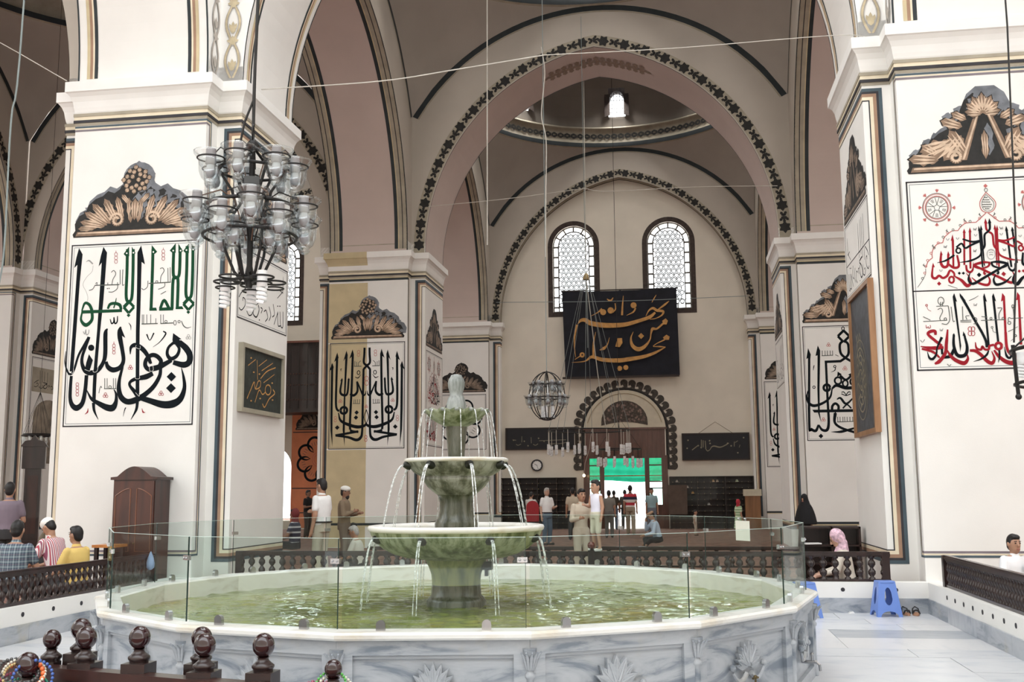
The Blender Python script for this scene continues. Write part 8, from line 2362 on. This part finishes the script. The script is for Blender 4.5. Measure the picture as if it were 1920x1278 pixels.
person('seated person in a striped top beyond the big left pillar', -8.15, 22.0, 1.33, -PI/2, 1.6, STRP, DARKTR, 'dark', pose='bench', arms=('lap', 'lap'), head=('scarf', C('dark_red_scarf', (.16, .03, .03))), vox=.018)
person('white-haired old man sitting low behind the rail', -6.10, 20.0, 1.04, -PI/2, 1.65, C('cream_shirt', (.62, .58, .52)), DARKTR, 'tan', hair=HAIRG, pose='floor', arms=('lap', 'lap'), lean=.15, nod=.2)
person('dark-haired person sitting low beside the white-haired man', -7.07, 22.4, 1.02, PI/2, 1.6, OLIVE, DARKTR, 'dark', pose='floor', arms=('lap', 'lap'), lean=.15)
person('man in a pale shirt by the red chair', -4.75, 34.3, 1.57, PI-.2, 1.50, C('pale_shirt', (.62, .60, .57)), DARKTR, 'tan', arms=('fwd', 'fwd'), lean=.25, nod=.3, vox=.02)
person('stout old man in a white short-sleeved shirt and jeans, looking right', -3.67, 30.0, 1.68, .75, 1.60, WHITESH, JEANS, 'fair', hair=HAIRG, arms=('down', 'hold'), belt=BELT, girth=1.12, vox=.016)
person('man in a beige shirt seen from behind, left of the doorway', -3.22, 33.0, 1.70, PI+.1, 1.60, BEIGESH, DARKTR, 'tan', vox=.017)
person('man in pale beige clothes holding the small boy', -1.76, 19.5, 1.68, .5, 1.56, C('pale_beige_shirt', (.52, .45, .36)), C('pale_beige_trousers', (.48, .41, .33)), 'tan', arms=('hold', 'hold'), sleeve='long', lean=.06, vox=.014, hs=1.05, girth=.85)
person('small boy in a white vest and khaki shorts standing up on the rail', -1.17, CY1+.11, 1.90, -.75, .99, C('white_lilac_vest', (.72, .70, .80)), C('pale_khaki_shorts', (.50, .47, .36)), 'tan', arms=('hold', 'down'), sleeve='none', legs='shorts', z0=.817, vox=.010, hs=1.42, shoes=C('pale_shoe_c', (.6, .55, .5)))
person('man in grey clothes standing behind the small boy', -2.20, 34.5, 1.60, PI, 1.52, C('grey_shirt', (.20, .19, .17)), C('grey_trousers', (.16, .15, .14)), 'tan', vox=.02)
person('dim man in the doorway, left of the striped shirt', -2.42, 41.0, 1.58, PI, 1.50, C('dark_olive_shirt', (.05, .04, .03)), JEANS, 'dark', vox=.02)
person('second dim man in the doorway, partly behind the striped shirt', -2.02, 41.3, 1.62, PI, 1.52, C('grey_brown_shirt', (.10, .09, .08)), DARKTR, 'dark', vox=.02)
person('man in a red, navy and white striped shirt walking out of the door', -1.60, 36.5, 1.80, PI, 1.68, RUGBY, KHAKI, 'tan', stride=.5, vox=.016)
person('man in a light blue shirt facing us at the right of the doorway', -.92, 38.2, 1.68, .1, 1.58, C('light_blue_shirt', (.30, .44, .48)), C('blue_grey_trousers', (.16, .18, .22)), 'tan', vox=.016)
person('old man with a cap and dark waistcoat sitting bowed behind the rail', -.56, 29.0, 1.10, -PI/2+.3, 1.60, C('blue_shirt', (.50, .60, .74)), DARKTR, 'tan', pose='floor', arms=('face', 'lap'), sleeve='long', lean=.25, nod=.35, head=('flatcap', C('tan_cap', (.34, .22, .14))), vox=.015)
person('small child in white before the right shoe rack', .55, 36.0, .95, PI/2-.3, .82, C('child_white', (.66, .60, .54)), C('child_cream', (.50, .43, .36)), 'tan', vox=.014, hs=1.4)
person('girl in a green striped dress and red headscarf', 1.86, 34.0, 1.32, PI/2+.6, 1.20, GREENST, GREENST, 'tan', legs='dress', head=('scarf', C('red_headscarf', (.46, .03, .05))), vox=.015, arms=('down', 'down'))
person('woman all in black standing before the right-hand pillar', 2.98, 26.2, 1.50, -.6, 1.38, BLACKC, BLACKC, 'tan', hair=None, legs='robe', sleeve='long', head=('veil', BLACKC), vox=.018, hs=1.15)
person('woman in a flowered headscarf and cream jacket, reading', 2.42, 16.3, 1.07, -PI/2-.1, 1.60, C('cream_jacket', (.66, .60, .52)), DARKTR, 'fair', pose='floor', hair=None, arms=('lap', 'lap'), sleeve='long', lean=.18, nod=.4, head=('scarf', FLOWER), vox=.012, hs=1.12)
BOY = person('boy in a white printed shirt behind the right balustrade', 3.95, 13.6, 1.12, .28, 1.42, C('white_tee', (.82, .82, .84)), DARKTR, 'tan', pose='bench', arms=('lap', 'side'), vox=.011, hs=1.12)
pr = MB()
for k, (px, pz, a, l) in enumerate(((.03, .30, 1.2, .10), (.06, .28, 1.0, .12), (.085, .30, 1.35, .10), (.05, .22, .8, .10), (.08, .20, .5, .09))):
    pr.ngon([(x, -.132-.0006*k, .40+z) for x, z in rot2(leaf_poly(l, .018, 1), a, px, pz)])
pr.build('shirt_print', mat('green_blue_print', (.07, .24, .30), .7, .6, 20), BOY)
